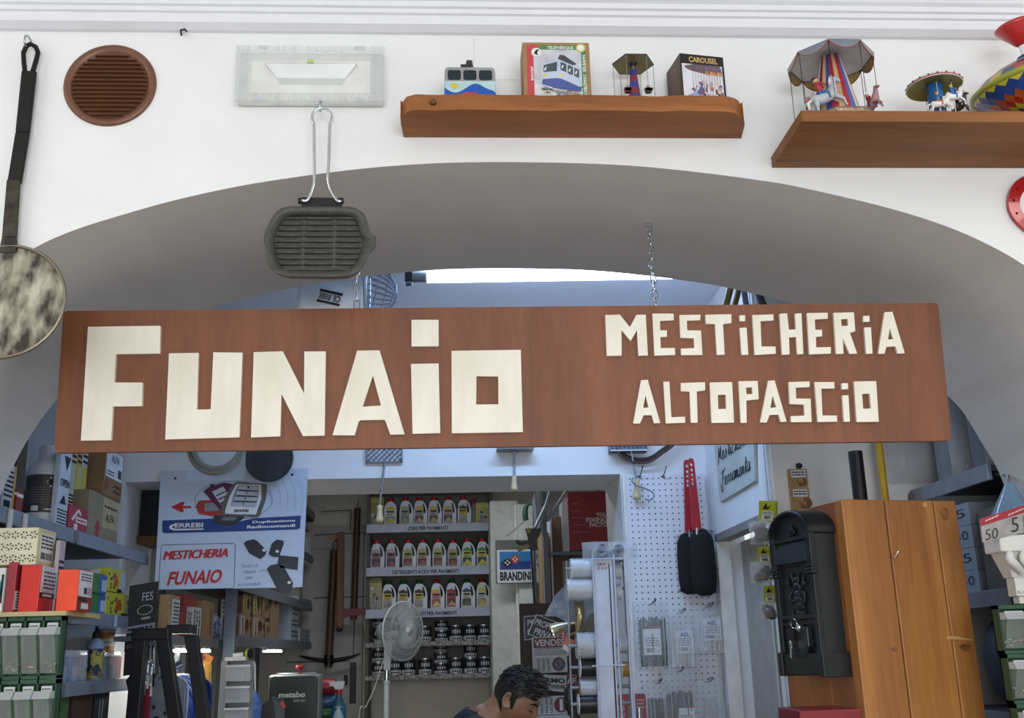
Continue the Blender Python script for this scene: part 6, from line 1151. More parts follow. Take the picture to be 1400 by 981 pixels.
DSH = MB().box(1.77, 2.03, .78, 1.24, zq1+.002, zq1+.62, mat('#3a3d42', .6, var=.08, scale=10)); tag(DSH.build('dark_case', bevel=.004), 'tall dark grey case behind the wrapped rolls on the shelf', 'case')
# cartons on the second shelf
XB = XQ+.012
def rbox(name, label, cat, pa, pb, pt, zs, depth, m, x=XB, bev=.0015):
    """box on the right-hand shelf: aisle face spans pixels pa (far) .. pb (near)"""
    y1, y0 = atx(pa, pt, x).y, atx(pb, pt, x).y; z1 = atx(pb, pt, x).z
    o = MB().box(x, x+depth, y0, y1, zs+.001, z1, m).build(name, bevel=bev); tag(o, label, cat); return o, fromright((x, y1, zs+.001)), y1-y0, z1-zs
LG = mat('#9aa2ae', .6); GB = mat('#6b6a66', .6)
zz = zq2+.001
for k in range(4):
    hh = (atx(1309, 690, XB).z-zq2)/4; y1, y0 = 1.255, atx(1331, 740, XB).y; o = MB().box(XB, XB+.12, y0, y1, zz, zz+hh-.001, LG).build('white_carton', bevel=.001); tag(o, ['white carton lettered .050, bottom of the stack beside the grey box', 'white carton, second up in the stack beside the grey box', 'white carton, third up in the stack beside the grey box', 'white carton lettered 65, topmost of the stack beside the grey box'][k], 'carton', 'stacked white cartons'); f = fromright((XB, y1, zz))
    mb = MB(); mb.text(['.050', '.15', '.050', '65'][k], f, (y1-y0)*.45, hh*.35, (y1-y0)*.92, hh*.75, mat('#2a3147', .5), .001, .0); mb.build('handwritten_mark', o); zz += hh
o, f, w2, h2 = rbox('grey_box', 'plain dark grey box between the white cartons and the price card', 'box', 1334, 1368, 690, zq2, .3, GB)
# blue glass lamp shade
c = V((1.70, .60, 0)); p = at(1374, 660, .60); mb = MB(); mb.lathe([(.012, 0), (.018, -.015), (.045, -.07), (.075, -.14), (.078, -.145)], V((p.x+.012, .60, p.z)), mat('#7d9db8', .12, coat=.6), (.10, 0, 1), 28, caps=False); o = mb.build('glass_cone'); tag(o, 'blue glass cone shade shining above the price card', 'lamp shade'); MB().tube([V((p.x+.012, .60, p.z-.005)), V((p.x+.012, .60, p.z+.02)), V((1.61, .80, zq1-.019))], .004, STEEL).build('holder_arm', o); MB().tube([V((p.x+.012+.076*math.cos(a)-.014, .60+.076*math.sin(a), p.z-.145)) for a in [2*PI*i/24 for i in range(24)]], .003, CHROME, 6, True).build('rim', o)
# things on and below the lower shelf
for i, (pa, pb, py, zs, m_, lbl) in enumerate([(1332, 1352, 850, 1.402, mat('#3b4453', .5), 'dark blue bag in clear wrap beneath the grey shelf'), (1336, 1360, 905, 1.402, mat('#4a5362', .5), 'slate grey bag lying low beneath the grey shelf')]):
    a = atx((pa+pb)/2, 850, XQ+.03); t = thing('wrapped_bag', lbl, 'bag', (XQ+.12, a.y, 1.402)); hh = (.28, .12)[i]; mb = MB(); mb.ball((XQ+.12+.16*i, a.y, 1.402+hh/2), (.09, .09, hh/2), m_, 10); mb.build('bag', t); mb = MB(); pillow(mb, XQ+.03+.16*i, XQ+.21+.16*i, 1.403, 1.402+hh, a.y-.09, .015, CLB, 8, i); mb.build('clear_wrap', t)

# ================================================================== AISLE AND BACK ROOM, LEFT
def bench(name, label, x0, x1, y0, y1, z, m=None): return table(name, label, x0, x1, y0, y1, z, m or mat('#5a5550', .6), .04)
# shelf with strip lights running through the opening
XL = -1.10; zL1 = atx(300, 874, XL).z; zL2 = atx(390, 814, -1.03).z
t = shelving('metal_shelving', 'narrow dark shelf with glowing strip lights beneath the advertising board', XL, -1.235, 1.80, 2.84, [zL1, zL1-.55], 1, railm=mat('#6d6a66', .5), posts=False, rail=.035)
for x in (-1.232, -1.12): MB().box(x-.008, x+.008, 2.80, 2.825, 0, zL1-.02, SHD).build('post', t); MB().box(x-.008, x+.008, 2.25, 2.275, 0, zL1-.02, SHD).build('post', t)
def strip(label, pa, pb, py, x, z, w_=.010):
    a, b = atx(pa, py, x), atx(pb, py, x); t = thing('strip_light', label, 'light', ((a.x), (a.y+b.y)/2, z)); MB().box(x-.012, x+.010, a.y, b.y, z, z+.008, WHITE).build('channel', t); MB().box(x-.010, x+.010+w_*.2, a.y+.004, b.y-.004, z-.008, z, mat('#f4f2e6', .3, emit=55)).build('diffuser', t)
zs_ = zL1-.045
strip('short glowing strip light under the shelf edge, nearest the black stand', 236, 250, 876, XL, zs_-.004); strip('long glowing strip light under the shelf edge beside the black stand', 257, 285, 877, XL, zs_-.004)
XM = -1.03; zM = atx(372, 882, XM).z
t = shelving('metal_shelving', 'long dark shelf unit with cardboard dispensers in the back room', XM, -1.40, 2.95, 5.55, [zM+.035, zL2, zL2+.34, zL2+.66], 1, railm=mat('#6b6f76', .5), posts=False, rail=.05)
for y in (2.97, 4.3, 5.53): MB().box(-1.40, -1.375, y-.015, y+.015, 0, zL2+.9, SHD).build('post', t)
MB().box(XM-.05, XM+.004, 2.93, 2.948, 0, zL2+.6, mat('#5d6878', .4, .3)).build('post', t)
strip('glowing strip light under the long shelf with cardboard dispensers', 362, 383, 884, XM+.005, zM-.028)
# dark cupboard hung under the lintel beside the shelves
X0, X1, Z0, Z1 = pr(174, 222, 662, 735, 2.62); o = MB().box(-1.355, -1.0, 2.42, 2.62, Z0, 2.323, mat('#17181b', .5)).build('wall_cupboard', bevel=.003); tag(o, 'black cupboard under the white lintel beside the advertising board', 'cupboard'); MB().box(-1.343, -1.012, 2.414, 2.42, Z0+.012, 2.31, mat('#101114', .4)).build('door', o, bevel=.002)
o = MB().box(-1.355, -1.0, 2.40, 2.62, Z0-.035, Z0-.002, wood('#8a5a30', '#5f3b1c', 'x', 6, .5, .1, False)).build('wooden_shelf'); tag(o, 'brown wooden shelf board right under the black cupboard', 'shelf')
# goods on the near narrow shelf
XN = XL-.005; G1 = 'boxes on the lit shelf'
for pa, pb, py, m_, d_, lbl, prn in ((233, 247, 812, CARD, .042, 'brown carton with a white end label, nearest the black stand on the lit shelf', 1), (248, 256, 828, mat('#8e2427', .5), .09, 'dark red upright box on the lit shelf, touching the white boxes', 0), (256, 263, 832, mat('#c9c9cc', .5), .09, 'white narrow box printed with vertical lettering, beside the dark red box', 2), (264, 276, 829, mat('#d2d2d4', .5), .09, 'white wider box printed with vertical lettering, second from the dark red box', 2), (278, 294, 820, mat('#96734c', .7), .09, 'tall brown carton on the lit shelf, beside the white boxes', 3)):
    o, f, w_, h_, g = lbox('shelf_carton', lbl, 'carton', pa, pb, py, zL1+.002, d_, m_, x=XN, group=G1); mb = MB()
    if prn == 1: mb.rect(f, w_*.25, h_*.25, w_*.95, h_*.9, mat('#c9c6c0', .5)); scribble(mb, f, w_*.35, h_*.3, w_*.9, h_*.85, INK, 6, .0014, 1)
    elif prn == 2:
        for k in range(3): scribble(mb, Fr(f(w_*(.28+.27*k), h_*.08), f.v, -f.u, f.w), 0, -w_*.05, h_*.84, w_*.15, INK, 1, .0012, k)
    elif prn == 3: scribble(mb, Fr(f(w_*.8, h_*.1), f.v, -f.u, f.w), 0, 0, h_*.7, w_*.2, mat('#4a3826', .6), 1, .0012, 4)
    else: mb.box(w_*.2, w_*.8, h_*.1, h_*.3, 0, .001, mat('#5d1518', .5), f)
    mb.build('printed_label', o)
o, f, w_, h_, g = lbox('red_tin', 'small red tin standing on the white boxes of the lit shelf', 'tin', 252, 266, 812, atx(258, 830, XN-.01).z+.002, .05, mat('#a02329', .4), x=XN-.02); mb = MB(); mb.box(-.004, w_+.004, h_*.8, h_*.92, -.05, .003, mat('#a8262c', .35), f); mb.build('lid', o)
t = thing('blue_bag', 'blue patterned plastic bag at the end of the lit shelf', 'bag', (XN-.04, atx(304, 860, XN).y, zL1+.002)); y0, y1 = atx(296, 860, XN).y, atx(309, 860, XN).y; H = atx(304, 838, XN).z-zL1; mb = MB(); mb.ball((XN-.05, (y0+y1)/2, zL1+.002+H*.5), (.045, (y1-y0)*.5, H*.5), mat('#3d5f9a', .3, h2='#9fb3d0', scale=40, lo=.5, hi=.55), 12); mb.build('bag', t); mb = MB(); mb.ball((XN-.05, (y0+y1)/2, zL1+H*.98), (.03, (y1-y0)*.3, H*.12), clear('#dfe5ee', .4), 8); mb.build('gathered_top', t)
o, f, w_, h_, g = lbox('paper_note', 'white paper note standing behind the blue bag', 'paper', 304, 314, 818, zL1+.002, .004, mat('#cfcfd2', .6), x=XN-.006); mb = MB(); scribble(mb, f, w_*.1, h_*.4, w_*.9, h_*.95, mat('#666', .5) if False else mat('#666666', .5), 5, .001, 3); mb.build('handwriting', o)
# cardboard dispensers
CD, CD2 = mat('#8a6f52', .75, scale=30), mat('#6e5740', .75)
zM1 = zM+.036
def dispenser(label, pa, pb, py0, py1, zb, accent, xx=XM-.006):
    y0, y1 = atx(pa, 840, xx).y, atx(pb, 840, xx).y; h_ = atx((pa+pb)/2, py0, xx).z-zb; f = fromleft((xx, y0, zb)); w_ = y1-y0; t = thing('card_dispenser', label, 'dispenser box', (xx-.06, (y0+y1)/2, zb), 0, 'cardboard dispenser boxes')
    mb = MB(); mb.prism([(0, 0), (w_*.95, 0), (w_, h_*.25), (w_*.86, h_*.55), (w_, h_*.9), (w_*.85, h_), (w_*.1, h_), (0, h_*.85)], CD, f, -.12, 0, [circ(w_*.66, h_*.5, w_*.16, 12, h_*.30)], ms=CD2); mb.build('box', t)
    mb = MB(); mb.box(w_*.12, w_*.42, h_*.08, h_*.9, 0, .001, mat(accent, .5), f); scribble(mb, Fr(f(w_*.36, h_*.12), f.v, -f.u, f.w), 0, 0, h_*.7, w_*.16, INK, 1, .002, len(label)); mb.build('printed_strip', t)
    return h_
h1 = dispenser('cardboard dispenser box, bottom row, nearest the grey post', 327, 344, 839, 872, zM1, '#b9aaa0'); dispenser('cardboard dispenser box, bottom row, second from the grey post', 345, 362, 842, 872, zM1, '#b5a79c'); dispenser('cardboard dispenser box, bottom row, third from the grey post', 363, 369, 850, 872, zM1, '#8f7c66')
zM2 = zM1+h1+.001; dispenser('cardboard dispenser box with a yellow strip, stacked next to the grey post', 331, 343, 811, 838, zM2, '#b08f2f'); dispenser('cardboard dispenser box with a pale green strip, stacked on the bottom row', 345, 357, 807, 838, zM2, '#9fae62'); dispenser('plain cardboard dispenser box, stacked at the end of the upper row', 358, 367, 815, 838, zM2, '#8a6f52')
y0, y1 = atx(371, 850, XM).y, atx(383, 850, XM).y; o = MB().prism([(0, 0), (y1-y0, 0), (y1-y0, .16), ((y1-y0)*.9, .24), ((y1-y0)*.5, .17), ((y1-y0)*.3, .26), (0, .14)], CD, fromleft((XM-.02, y0, zM1)), 0, .012).build('flattened_cardboard'); tag(o, 'flattened cardboard sheets standing between the dispensers and the green can', 'cardboard')
a = atx(391, 870, XM-.045); R = .042; c = V((XM-.055, a.y, zM1)); H = atx(391, 842, XM-.045).z-zM1; t = thing('green_can', 'green-labelled can with a black cap on the long shelf', 'can', c); MB().lathe([(R, 0), (R, H*.9), (R*.6, H)], c, mat('#39402f', .4), n=20).build('body', t); MB().lathe([(R*1.01, H*.35), (R*1.01, H*.85)], c, mat('#6f9a2f', .45), n=20, caps=False).build('label_band', t); MB().lathe([(R*.4, H), (R*.4, H*1.16)], c, INK, n=14).build('cap', t)
for pa, pb, py, zz, lbl, m_ in ((399, 409, 824, zM1, 'pale grey upright box beside the green-labelled can', '#98a2ae'), (410, 424, 858, zM1, 'small printed box group end piece near the shelf end, lower level', '#a9adb2'), (424, 431, 868, zM1, 'smallest white box at the lower shelf end', '#b9bcc0'), (408, 428, 814, zL2+.002, 'white printed box at the end of the upper long shelf', '#b0b6bd')):
    if 'group end' in lbl: lbl = 'black and white printed box near the end of the lower long shelf'
    o, f, w_, h_, g = lbox('shelf_carton', lbl, 'carton', pa, pb, py, zz, .16, mat(m_, .5), x=XM-.008, group='cartons on the long shelf'); mb = MB()
    for k in range(3): scribble(mb, f, w_*.06, h_*(.08+.3*k), w_*.94, h_*(.30+.3*k), mat('#3a4048', .5), 2, .001, k+pa)
    mb.build('printed_label', o)
for pa, pb, py, zz, lbl, cc_ in ((413, 421, 762, zL2+.342, 'white bottle with a red cap on the third level of the long shelf', '#b9bcc0'), (420, 425, 768, zL2+.342, 'grey bottle at the end of the third level of the long shelf', '#9ba0a8')):
    a = atx((pa+pb)/2, 780, XM-.06); c = V((XM-.06, a.y, zz)); R = .045; H = .21; t = thing('shelf_bottle', lbl, 'bottle', c); MB().lathe([(R, 0), (R, H*.7), (R*.5, H*.88), (R*.4, H*.9)], c, mat(cc_, .4), n=18).build('body', t); MB().lathe([(R*.42, H*.88), (R*.42, H)], c, RED if pa == 413 else GREYM, n=14).build('cap', t)
o, f, w_, h_, g = lbox('black_case', 'black case with white stripes on the top level of the long shelf', 'case', 416, 432, 700, zL2+.662, .2, mat('#26282c', .5), x=XM-.01); mb = MB(); mb.box(w_*.1, w_*.7, h_*.55, h_*.65, 0, .001, WHITE, f); mb.box(w_*.3, w_*.85, h_*.3, h_*.38, 0, .001, WHITE, f); mb.build('stripe', o)
# things on the workbench beneath: cable drum, bin rack, hanging set, duster, band saw
zw = 1.17; bench('workbench', 'dark workbench along the aisle beneath the strip lights', -1.09, -.72, 1.80, 2.9, zw)
YD_ = 2.02; c = at(234, 985, YD_); t = thing('cable_drum', 'white flanged drum wound with blue and white cable beside the black stand', 'cable drum', (c.x, c.y, zw), math.radians(-36)); R = .155; fr = front((0, 0, c.z-zw)); hh = c.z-zw
R = min(R, hh-.003); FLG = mat('#c7cfdd', .4); mb = MB(); mb.prism(rrect(-R, -R, R, R, R*.28, 6), FLG, fr, .055, .063); mb.prism(rrect(-R*.93, -R*.93, R*.93, R*.93, R*.26, 6), FLG, fr, .063, .066); mb.prism(circ(0, 0, R*.52, 32), mat('#b6bfd0', .4), fr, .066, .069); mb.prism(circ(0, 0, R*.14, 16), mat('#26304f', .4), fr, .069, .071)
for a in (.6, 1.9, 3.6, 5.2): mb.prism(circ(R*.36*math.cos(a), R*.36*math.sin(a), R*.05, 10), mat('#343c4f', .5), fr, .069, .0705)
fl_ = mb.build('front_flange', t, local=True, bevel=.001); mb = MB(); mb.text('NOVAL HT', Fr(fr(R*.80, -R*.72, .066), (0, 0, 1), (-1, 0, 0), (0, -1, 0)), 0, 0, R*1.3, R*.16, INK, .001, .0); mb.build('handwriting', fl_, local=True)
MB().lathe([(R*1.02, -.055), (R*1.06, -.045), (R*1.06, .05), (R*1.02, .058)], fr(0, 0, 0), mat('#27489a', .4, h2='#1a2f72', scale=50), (0, -1, 0), 40).build('drum', t, local=True)
mb = MB(); rg = random.Random(4)
for k in range(9): mb.tube([fr(R*1.075*math.cos(a), R*1.075*math.sin(a), -.04+.0085*k+.003*math.sin(a*7+k)) for a in [2*PI*i/40 for i in range(40)]], .0046, mat('#a9b8d8', .4) if k % 2 else mat('#3f5fae', .4), 6, True)
mb.build('cable', t, local=True); mb = MB(); mb.prism(rrect(-R*.95, -R*.95, R*.95, R*.95, R*.26, 6), mat('#25417f', .4), fr, -.062, -.055); mb.build('back_flange', t, local=True)
# pipe fittings lying on the drum
for i, (p, q) in enumerate((((226, 918), (250, 906)), ((222, 908), (234, 902)))):
    a, b = at(*p, 1.93), at(*q, 1.93); d = (b-a).normalized(); tag(MB().tube([a, b-d*.018], .010, CHROME, 14).tube([b-d*.022, b], .016, CHROME, 6).build('tap_fitting'), ['chrome tap fitting lying along the top of the cable drum', 'short chrome tap fitting behind the longer one on the cable drum'][i], 'fitting')
# chrome pieces and a red cloth hanging behind the black stand
YH_ = 1.78; zr_ = at(205, 880, YH_).z; t = thing('key_bunch', 'bunch of chrome keys and white tags hanging behind the black stand', 'keys', at(205, 945, YH_)); MB().tube([V((at(196, 880, YH_).x, YH_, zr_)), V((at(215, 880, YH_).x, YH_, zr_))], .004, STEEL).build('rail', t); MB().tube([V((at(196, 880, YH_).x, YH_, zr_)), V((at(196, 880, YH_).x, YH_, zw))], .004, STEEL).build('rail_post', t)
rg = random.Random(8)
for k in range(9):
    x = at(199+1.8*k, 900, YH_).x; l_ = rg.uniform(.05, .14); y = YH_-.008-.006*(k % 3); mb = MB(); m_ = CHROME if k % 3 else WHITE; mb.tube([V((x, y+.006, zr_)), V((x, y, zr_-.02)), V((x+.002, y, zr_-l_))], .0012, STEEL, 5); mb.lathe([(.007, 0), (.007, .002)], V((x+.002, y, zr_-l_)), m_, (0, -1, 0), 12); mb.box(x-.002, x+.006, y-.002, y, zr_-l_-.04, zr_-l_-.006, m_); mb.build('key', t)
X0, X1, Z0, Z1 = pr(193, 936, 206, 990, YH_+.05); mb = MB(); pillow(mb, X0, X1, Z0, Z1, YH_+.05, .012, mat('#7d1f2a', .85), 8, 3); o = mb.build('red_cloth'); tag(o, 'dark red cloth hanging low behind the black stand', 'cloth'); MB().tube([V(((X0+X1)/2, YH_+.05, Z1-.005)), V((at(196, 930, YH_).x+.004, YH_, Z1+.01))], .002, STEEL, 5).build('hook', o)
# hanging orange set
a = at(278, 888, 2.30); t = thing('hang_pack', 'orange carded pack with yellow strings hanging under the lit shelf', 'hang pack', at(278, 930, 2.30)); X0, X1, Z0, Z1 = pr(266, 891, 292, 925, 2.30); w_, h_ = X1-X0, Z1-Z0; f = front((X0, 2.30, Z0))
MB().prism([(w_*.45, h_*1.0), (w_, h_*.78), (w_*.62, h_*.2), (w_*.5, h_*.1), (w_*.2, h_*.6)], mat('#d9822e', .45), f, 0, .001).build('orange_card', t); mb = MB(); mb.prism([(0, h_*.42), (w_*.3, h_*.72), (w_*.56, h_*.45), (w_*.28, h_*.1)], mat('#dcdad2', .5), f, .002, .003); mb.prism([(w_*.12, h_*.42), (w_*.22, h_*.5), (w_*.30, h_*.38), (w_*.2, h_*.32)], mat('#3a5a8a', .5), f, .003, .004); mb.build('white_tag', t)
MB().tube([f(w_*.30, h_*.95, .008), f(w_*.42, h_*.72, .008)], [.006, .008], mat('#d0565a', .4), 8).build('pen', t); MB().tube([f(w_*.28, h_*1.0, .006), f(w_*.22, h_*1.12, .006), f(w_*.2, h_*1.3, -.10)], .0015, INK, 5).build('string', t)
mb = MB(); rg = random.Random(6)
for k in range(7): u = w_*(.55+.06*k); mb.tube([f(u, h_*.5, .006), f(u+.004*math.sin(k), h_*.1, .009), f(u-.004*math.sin(k*2), -h_*.35, .007)], .0022, mat('#c9963a', .5), 5)
mb.build('yellow_string', t); MB().box(w_*.38, w_*.52, -h_*.2, h_*.22, .003, .007, WHITE, f).build('white_tube', t)
# lit rack of clear bins
YK = 2.42; X0, X1, Z0, Z1 = pr(308, 903, 342, 1000, YK); t = thing('bin_rack', 'rack of glittering clear parts bins lit by the strip light', 'bin rack', ((X0+X1)/2, YK+.05, zw)); Z0 = zw; w_, h_ = X1-X0, Z1-Z0; f = front((X0, YK, Z0)); D_k = .06; GK = mat('#8f8f8d', .5)
mb = MB(); mb.hexa([f(-.030, 0, .01), f(.002, 0, 0), f(.002, 0, -D_k), f(-.030, 0, -D_k), f(-.022, h_, .005), f(.002, h_, 0), f(.002, h_, -D_k), f(-.022, h_, -D_k)], GK); mb.box(0, w_, 0, h_, -D_k-.004, -D_k, GK, f); mb.build('side_panel', t); n = 5; hb = h_/n; CK = clear('#f2f4f4', .35, .08, 30, .7)
for k in range(n):
    mb = MB(); mb.box(.004, w_-.002, hb*k+.004, hb*k+.010, -D_k, .02, CK, f); mb.hexa([f(.004, hb*k+.006, .004), f(w_-.002, hb*k+.006, .004), f(w_-.002, hb*k+.006, .002), f(.004, hb*k+.006, .002), f(.004, hb*k+hb*.72, .022), f(w_-.002, hb*k+hb*.72, .022), f(w_-.002, hb*k+hb*.72, .02), f(.004, hb*k+hb*.72, .02)], CK)
    for u in (.004, w_*.35, w_*.68, w_-.004): mb.box(u-.001, u+.001, hb*k+.006, hb*k+hb*.7, -D_k, .015, CK, f)
    mb.box(.002, w_, hb*k+hb*.72, hb*k+hb*.82, .0, .026, mat('#d7d9d8', .3), f); b_ = mb.build('bin', t); mb = MB(); rg = random.Random(k)
    for q_ in range(14): p = f(rg.uniform(.01, w_-.01), hb*k+rg.uniform(.012, hb*.45), rg.uniform(-.03, 0)); mb.tube([p, p+V((rg.uniform(-.015, .015), 0, rg.uniform(-.006, .012)))], .003, STEEL, 5)
    o = mb.build('small_parts', b_); o['kind'] = 'stuff'
mb = MB(); mb.box(-.01, w_*.75, h_+.001, h_+.016, -D_k, 0, mat('#dcdcd8', .5), f); mb.tube([f(w_*.2, h_+.022, -.02), f(w_*.6, h_+.026, -.02)], .010, mat('#e2e2dd', .4), 10); o = mb.build('instruction_sheet', t)
tag(MB().lathe([(.022, 0), (.022, .010)], at(339, 893, 2.44), mat('#b8c43a', .4), (.9, -.4, 0), 20).lathe([(.021, .010), (.021, .012)], at(339, 893, 2.44), INK, (.9, -.4, 0), 20).build('tape_roll'), 'yellow-green tape roll beside the lit parts rack', 'tape')
# blue duster
Yd = 2.62; a, b = at(349, 907, Yd), at(349, 946, Yd); t = thing('blue_duster', 'blue microfibre duster hanging by a thin white handle', 'duster', at(347, 985, Yd)); MB().tube([at(341, 905, Yd), at(348, 905, Yd), at(349, 911, Yd), b], .0035, mat('#c9cbc9', .4), 6).build('handle', t); X0, X1, Z0, Z1 = pr(337, 944, 358, 990, Yd)
mb = MB(); c_ = V(((X0+X1)/2, Yd, 0)); w_ = X1-X0; mb.lathe([(.006, Z1), (w_*.28, Z1-.02), (w_*.5, Z1-.06), (w_*.46, Z0+.03), (w_*.3, Z0), (.004, Z0)], c_, mat('#5c7db5', .9, h2='#44629a', scale=60, bump=.6), n=18, sq=(1, .5)); mb.build('head', t)
bench('workbench', 'grey bench under the band saw in the back room', -1.0, -.60, 2.95, 4.25, 1.12)
MB_ = MB(); a = at(362, 968, 3.0); t = thing('black_display', 'tilted black display screen in front of the green band saw', 'display', (a.x, 3.0, 1.12)); fr = Fr((at(335, 985, 3.0).x, 3.0, 1.12), V((.93, .36, 0)), V((.20, .25, .95)).normalized(), V((.3, -.9, .3)).normalized()); mb = MB()
P = pts([(330, 990), (371, 952), (388, 957), (386, 990)], 3.0); mb.prism3(P, (0, .05, 0), mat('#17181b', .4)); mb.build('case', t, bevel=.003); mb = MB(); mb.prism3(pts([(373, 955), (389, 965), (389, 990), (378, 990)], 2.998), (0, .004, 0), mat('#3d3f44', .4)); mb.prism3(pts([(383, 960), (387, 958), (391, 966), (387, 968)], 2.996), (0, .004, 0), RED); mb.build('screen_edge', t); mb = MB(); MB().box(a.x-.03, a.x+.05, 3.0, 3.06, 1.12, at(370, 985, 3.0).z, BL).build('foot', t)
# band saw
YBS = 3.85; X0, X1, Z0, Z1 = pr(368, 924, 433, 1000, YBS); Z0 = 1.121; w_ = X1-X0; h_ = Z1-Z0; f = front((X0, YBS, Z0)); t = thing('band_saw', 'dark green band saw housing with white lettering on the back-room bench', 'band saw', ((X0+X1)/2, YBS+.08, Z0)); DG = mat('#26332f', .45); DG2 = mat('#1d2826', .45); hz = at(400, 975, YBS).z-Z0; v = lambda py: at(400, py, YBS).z-Z0
MB().box(-.012, w_+.012, 0, h_+.008, -.16, -.02, mat('#8b8f8e', .5), f).build('frame', t, bevel=.01); mb = MB(); mb.prism(rrect(0, 0, w_, h_, .025), DG, f, -.02, .012); mb.build('cover', t, bevel=.004)
mb = MB(); top_, mid_ = h_-.008, v(942); mb.prism([(w_*.14, top_), (w_*.86, top_), (w_*.74, mid_+.012), (w_*.70, mid_), (w_*.28, mid_), (w_*.24, mid_+.012)], DG2, f, .012, .016); mb.prism([(w_*.20, v(966)), (w_*.80, v(966)), (w_*.92, .01), (w_*.08, .01)], DG2, f, .012, .016); mb.build('recess_panel', t, bevel=.002)
mb = MB(); mb.text('metabo', f, w_*.20, v(953), w_*.76, v(945), mat('#d7dbd9', .5), .014, .04); mb.build('lettering', t); mb = MB(); mb.text('BAS 261', f, w_*.52, v(959), w_*.76, v(955.5), mat('#c3c8c6', .5), .014, .01); mb.build('small_lettering', t)
MB().lathe([(.006, 0), (.006, .03), (.022, .032), (.025, .045), (.018, .055), (.004, .056)], f(w_*.58, h_+.004, -.08), mat('#8c1f2a', .4), n=18).build('tension_knob', t)
MB().tube([f(.02, h_, -.1), f(.02, h_+.012, -.1), f(w_-.02, h_+.012, -.1), f(w_-.02, h_, -.1)], .005, GREYM).build('top_rim', t)
# spray bottle, cylinders beside the saw
Ys = 3.9; a = at(463, 975, Ys); c = V((a.x, Ys, 1.121)); zt__ = at(463, 931, Ys).z; H = zt__-1.121; t = thing('spray_bottle', 'clear teal spray bottle with a red and white trigger beside the band saw', 'bottle', c); R = .043
MB().lathe([(R, 0), (R*1.02, H*.35), (R*.95, H*.6), (R*.4, H*.78), (R*.34, H*.82)], c, mat('#2c6f88', .2, h2='#22566c'), n=24, sq=(1, .6)).build('body', t); MB().lathe([(R*.9, H*.42), (R*.75, H*.62)], c+V((0, -.004, 0)), mat('#a9c3cc', .4), n=24, sq=(1, .62), caps=False).build('printed_label', t); MB().lathe([(R*.4, H*.80), (R*.4, H*.88)], c, mat('#b3262a', .4), n=14).build('collar', t)
mb = MB(); mb.prism([(-.055, H*.99), (-.05, H*.93), (-.03, H*.93), (-.02, H*.88), (.02, H*.88), (.028, H*.95), (.03, H), (-.02, H*1.0)], mat('#d5d8d8', .4), front((c.x, c.y, c.z)), -.014, .014); mb.build('trigger_head', t, bevel=.003)
for px_, py_, m_, lbl, r in ((450, 938, mat('#8d1f28', .4), 'red cylinder standing between the band saw and the spray bottle, topmost', .045), (450, 958, mat('#41608f', .4), 'blue cylinder lying under the red one beside the band saw', .035), (450, 975, mat('#1f5a34', .4), 'green cylinder at the bottom beside the band saw', .04)):
    a = at(448, py_, 4.10); tag(MB().lathe([(r*.9, -.085), (r, -.08), (r, .04), (r*.8, .05)], V((a.x, 4.10, a.z)), m_, (1, 0, 0), 20).build('spool'), lbl, 'spool')
MB_ = MB(); a = at(450, 985, 4.1); t = thing('spool_holder', 'upright white rod holder carrying the red, blue and green spools', 'holder', (at(455, 980, 4.06).x, 4.08, 1.12)); MB().box(at(454, 950, 4.16).x-.008, at(454, 950, 4.16).x+.008, 4.145, 4.165, 1.12, at(450, 936, 4.16).z, mat('#b9bcbc', .4)).build('post', t)
for py_ in (938, 958, 975): a = at(448, py_, 4.10); MB().tube([V((a.x-.09, 4.10, a.z)), V((at(454, 950, 4.16).x, 4.10, a.z)), V((at(454, 950, 4.16).x, 4.15, a.z))], .006, GREYM).build('rod', t)
# ---- far left wall panels and hanging tools
YW = 5.66; x0 = at(432, 800, YW).x; x1 = at(502, 800, YW).x; DW = mat('#a19f99', .6, var=.04); t_ = MB().box(x0-.1, x1-.03, YW, 5.72, 0, 2.55, DW); o = struct(t_.build('door_2'))
mb = MB()
for a, b in (((439, 699), (480, 697)), ((480, 697), (479, 726)), ((430, 731), (500, 728)), ((428, 817), (500, 815)), ((391, 905), (478, 903)), ((485, 815), (483, 900))): mb.tube([at(*a, YW-.002), at(*b, YW-.002)], .004, mat('#55544f', .6), 5)
mb.build('panel_line', o); x0_, x1_, z0_, z1_ = pr(478, 905, 487, 961, YW-.004); mb = MB(); mb.box(x0_, x1_, YW-.006, YW, z0_, z1_, mat('#2b2019', .5)); mb.build('dark_slot', o); x0_, x1_, z0_, z1_ = pr(470, 922, 475, 936, YW-.03); MB().box(x0_, x1_, YW-.03, YW, z0_, z1_, INK).build('handle', o, bevel=.006)
HW_, HD = wood('#7d5330', '#573720', 'z', 6, .5, .1, False), wood('#5a3a26', '#3d2618', 'z', 6, .5, .1, False); Yh = 5.54
def haft(t, p, q, r, m, nm='handle'): a, b = at(*p, Yh), at(*q, Yh); MB().tube([a, b], r, m, 10).build(nm, t); return a, b
t = thing('mattock', 'long-handled mattock with a curved black head hanging head-down', 'mattock', at(450, 908, Yh)); haft(t, (457, 752), (449, 912), .028, HD); mb = MB(); P = [tuple(at(*p, Yh)) for p in ((410, 896), (425, 900), (450, 903), (475, 899), (493, 893))]; mb.tube(smoothpath(P, 4), [.004+.012*math.sin(PI*min(1, max(.02, k/16))) for k in range(17)], mat('#1d1e20', .4, .6), 8); mb.lathe([(.035, -.035), (.035, .03)], at(449.5, 901, Yh), mat('#1d1e20', .4, .6), n=12); mb.build('head', t); MB().tube([at(457, 754, Yh), at(455, 745, Yh), at(458, 738, Yh), V((at(458, 736, Yh).x, YW, at(458, 736, Yh).z))], .004, INK, 6).build('hanging_cord', t)
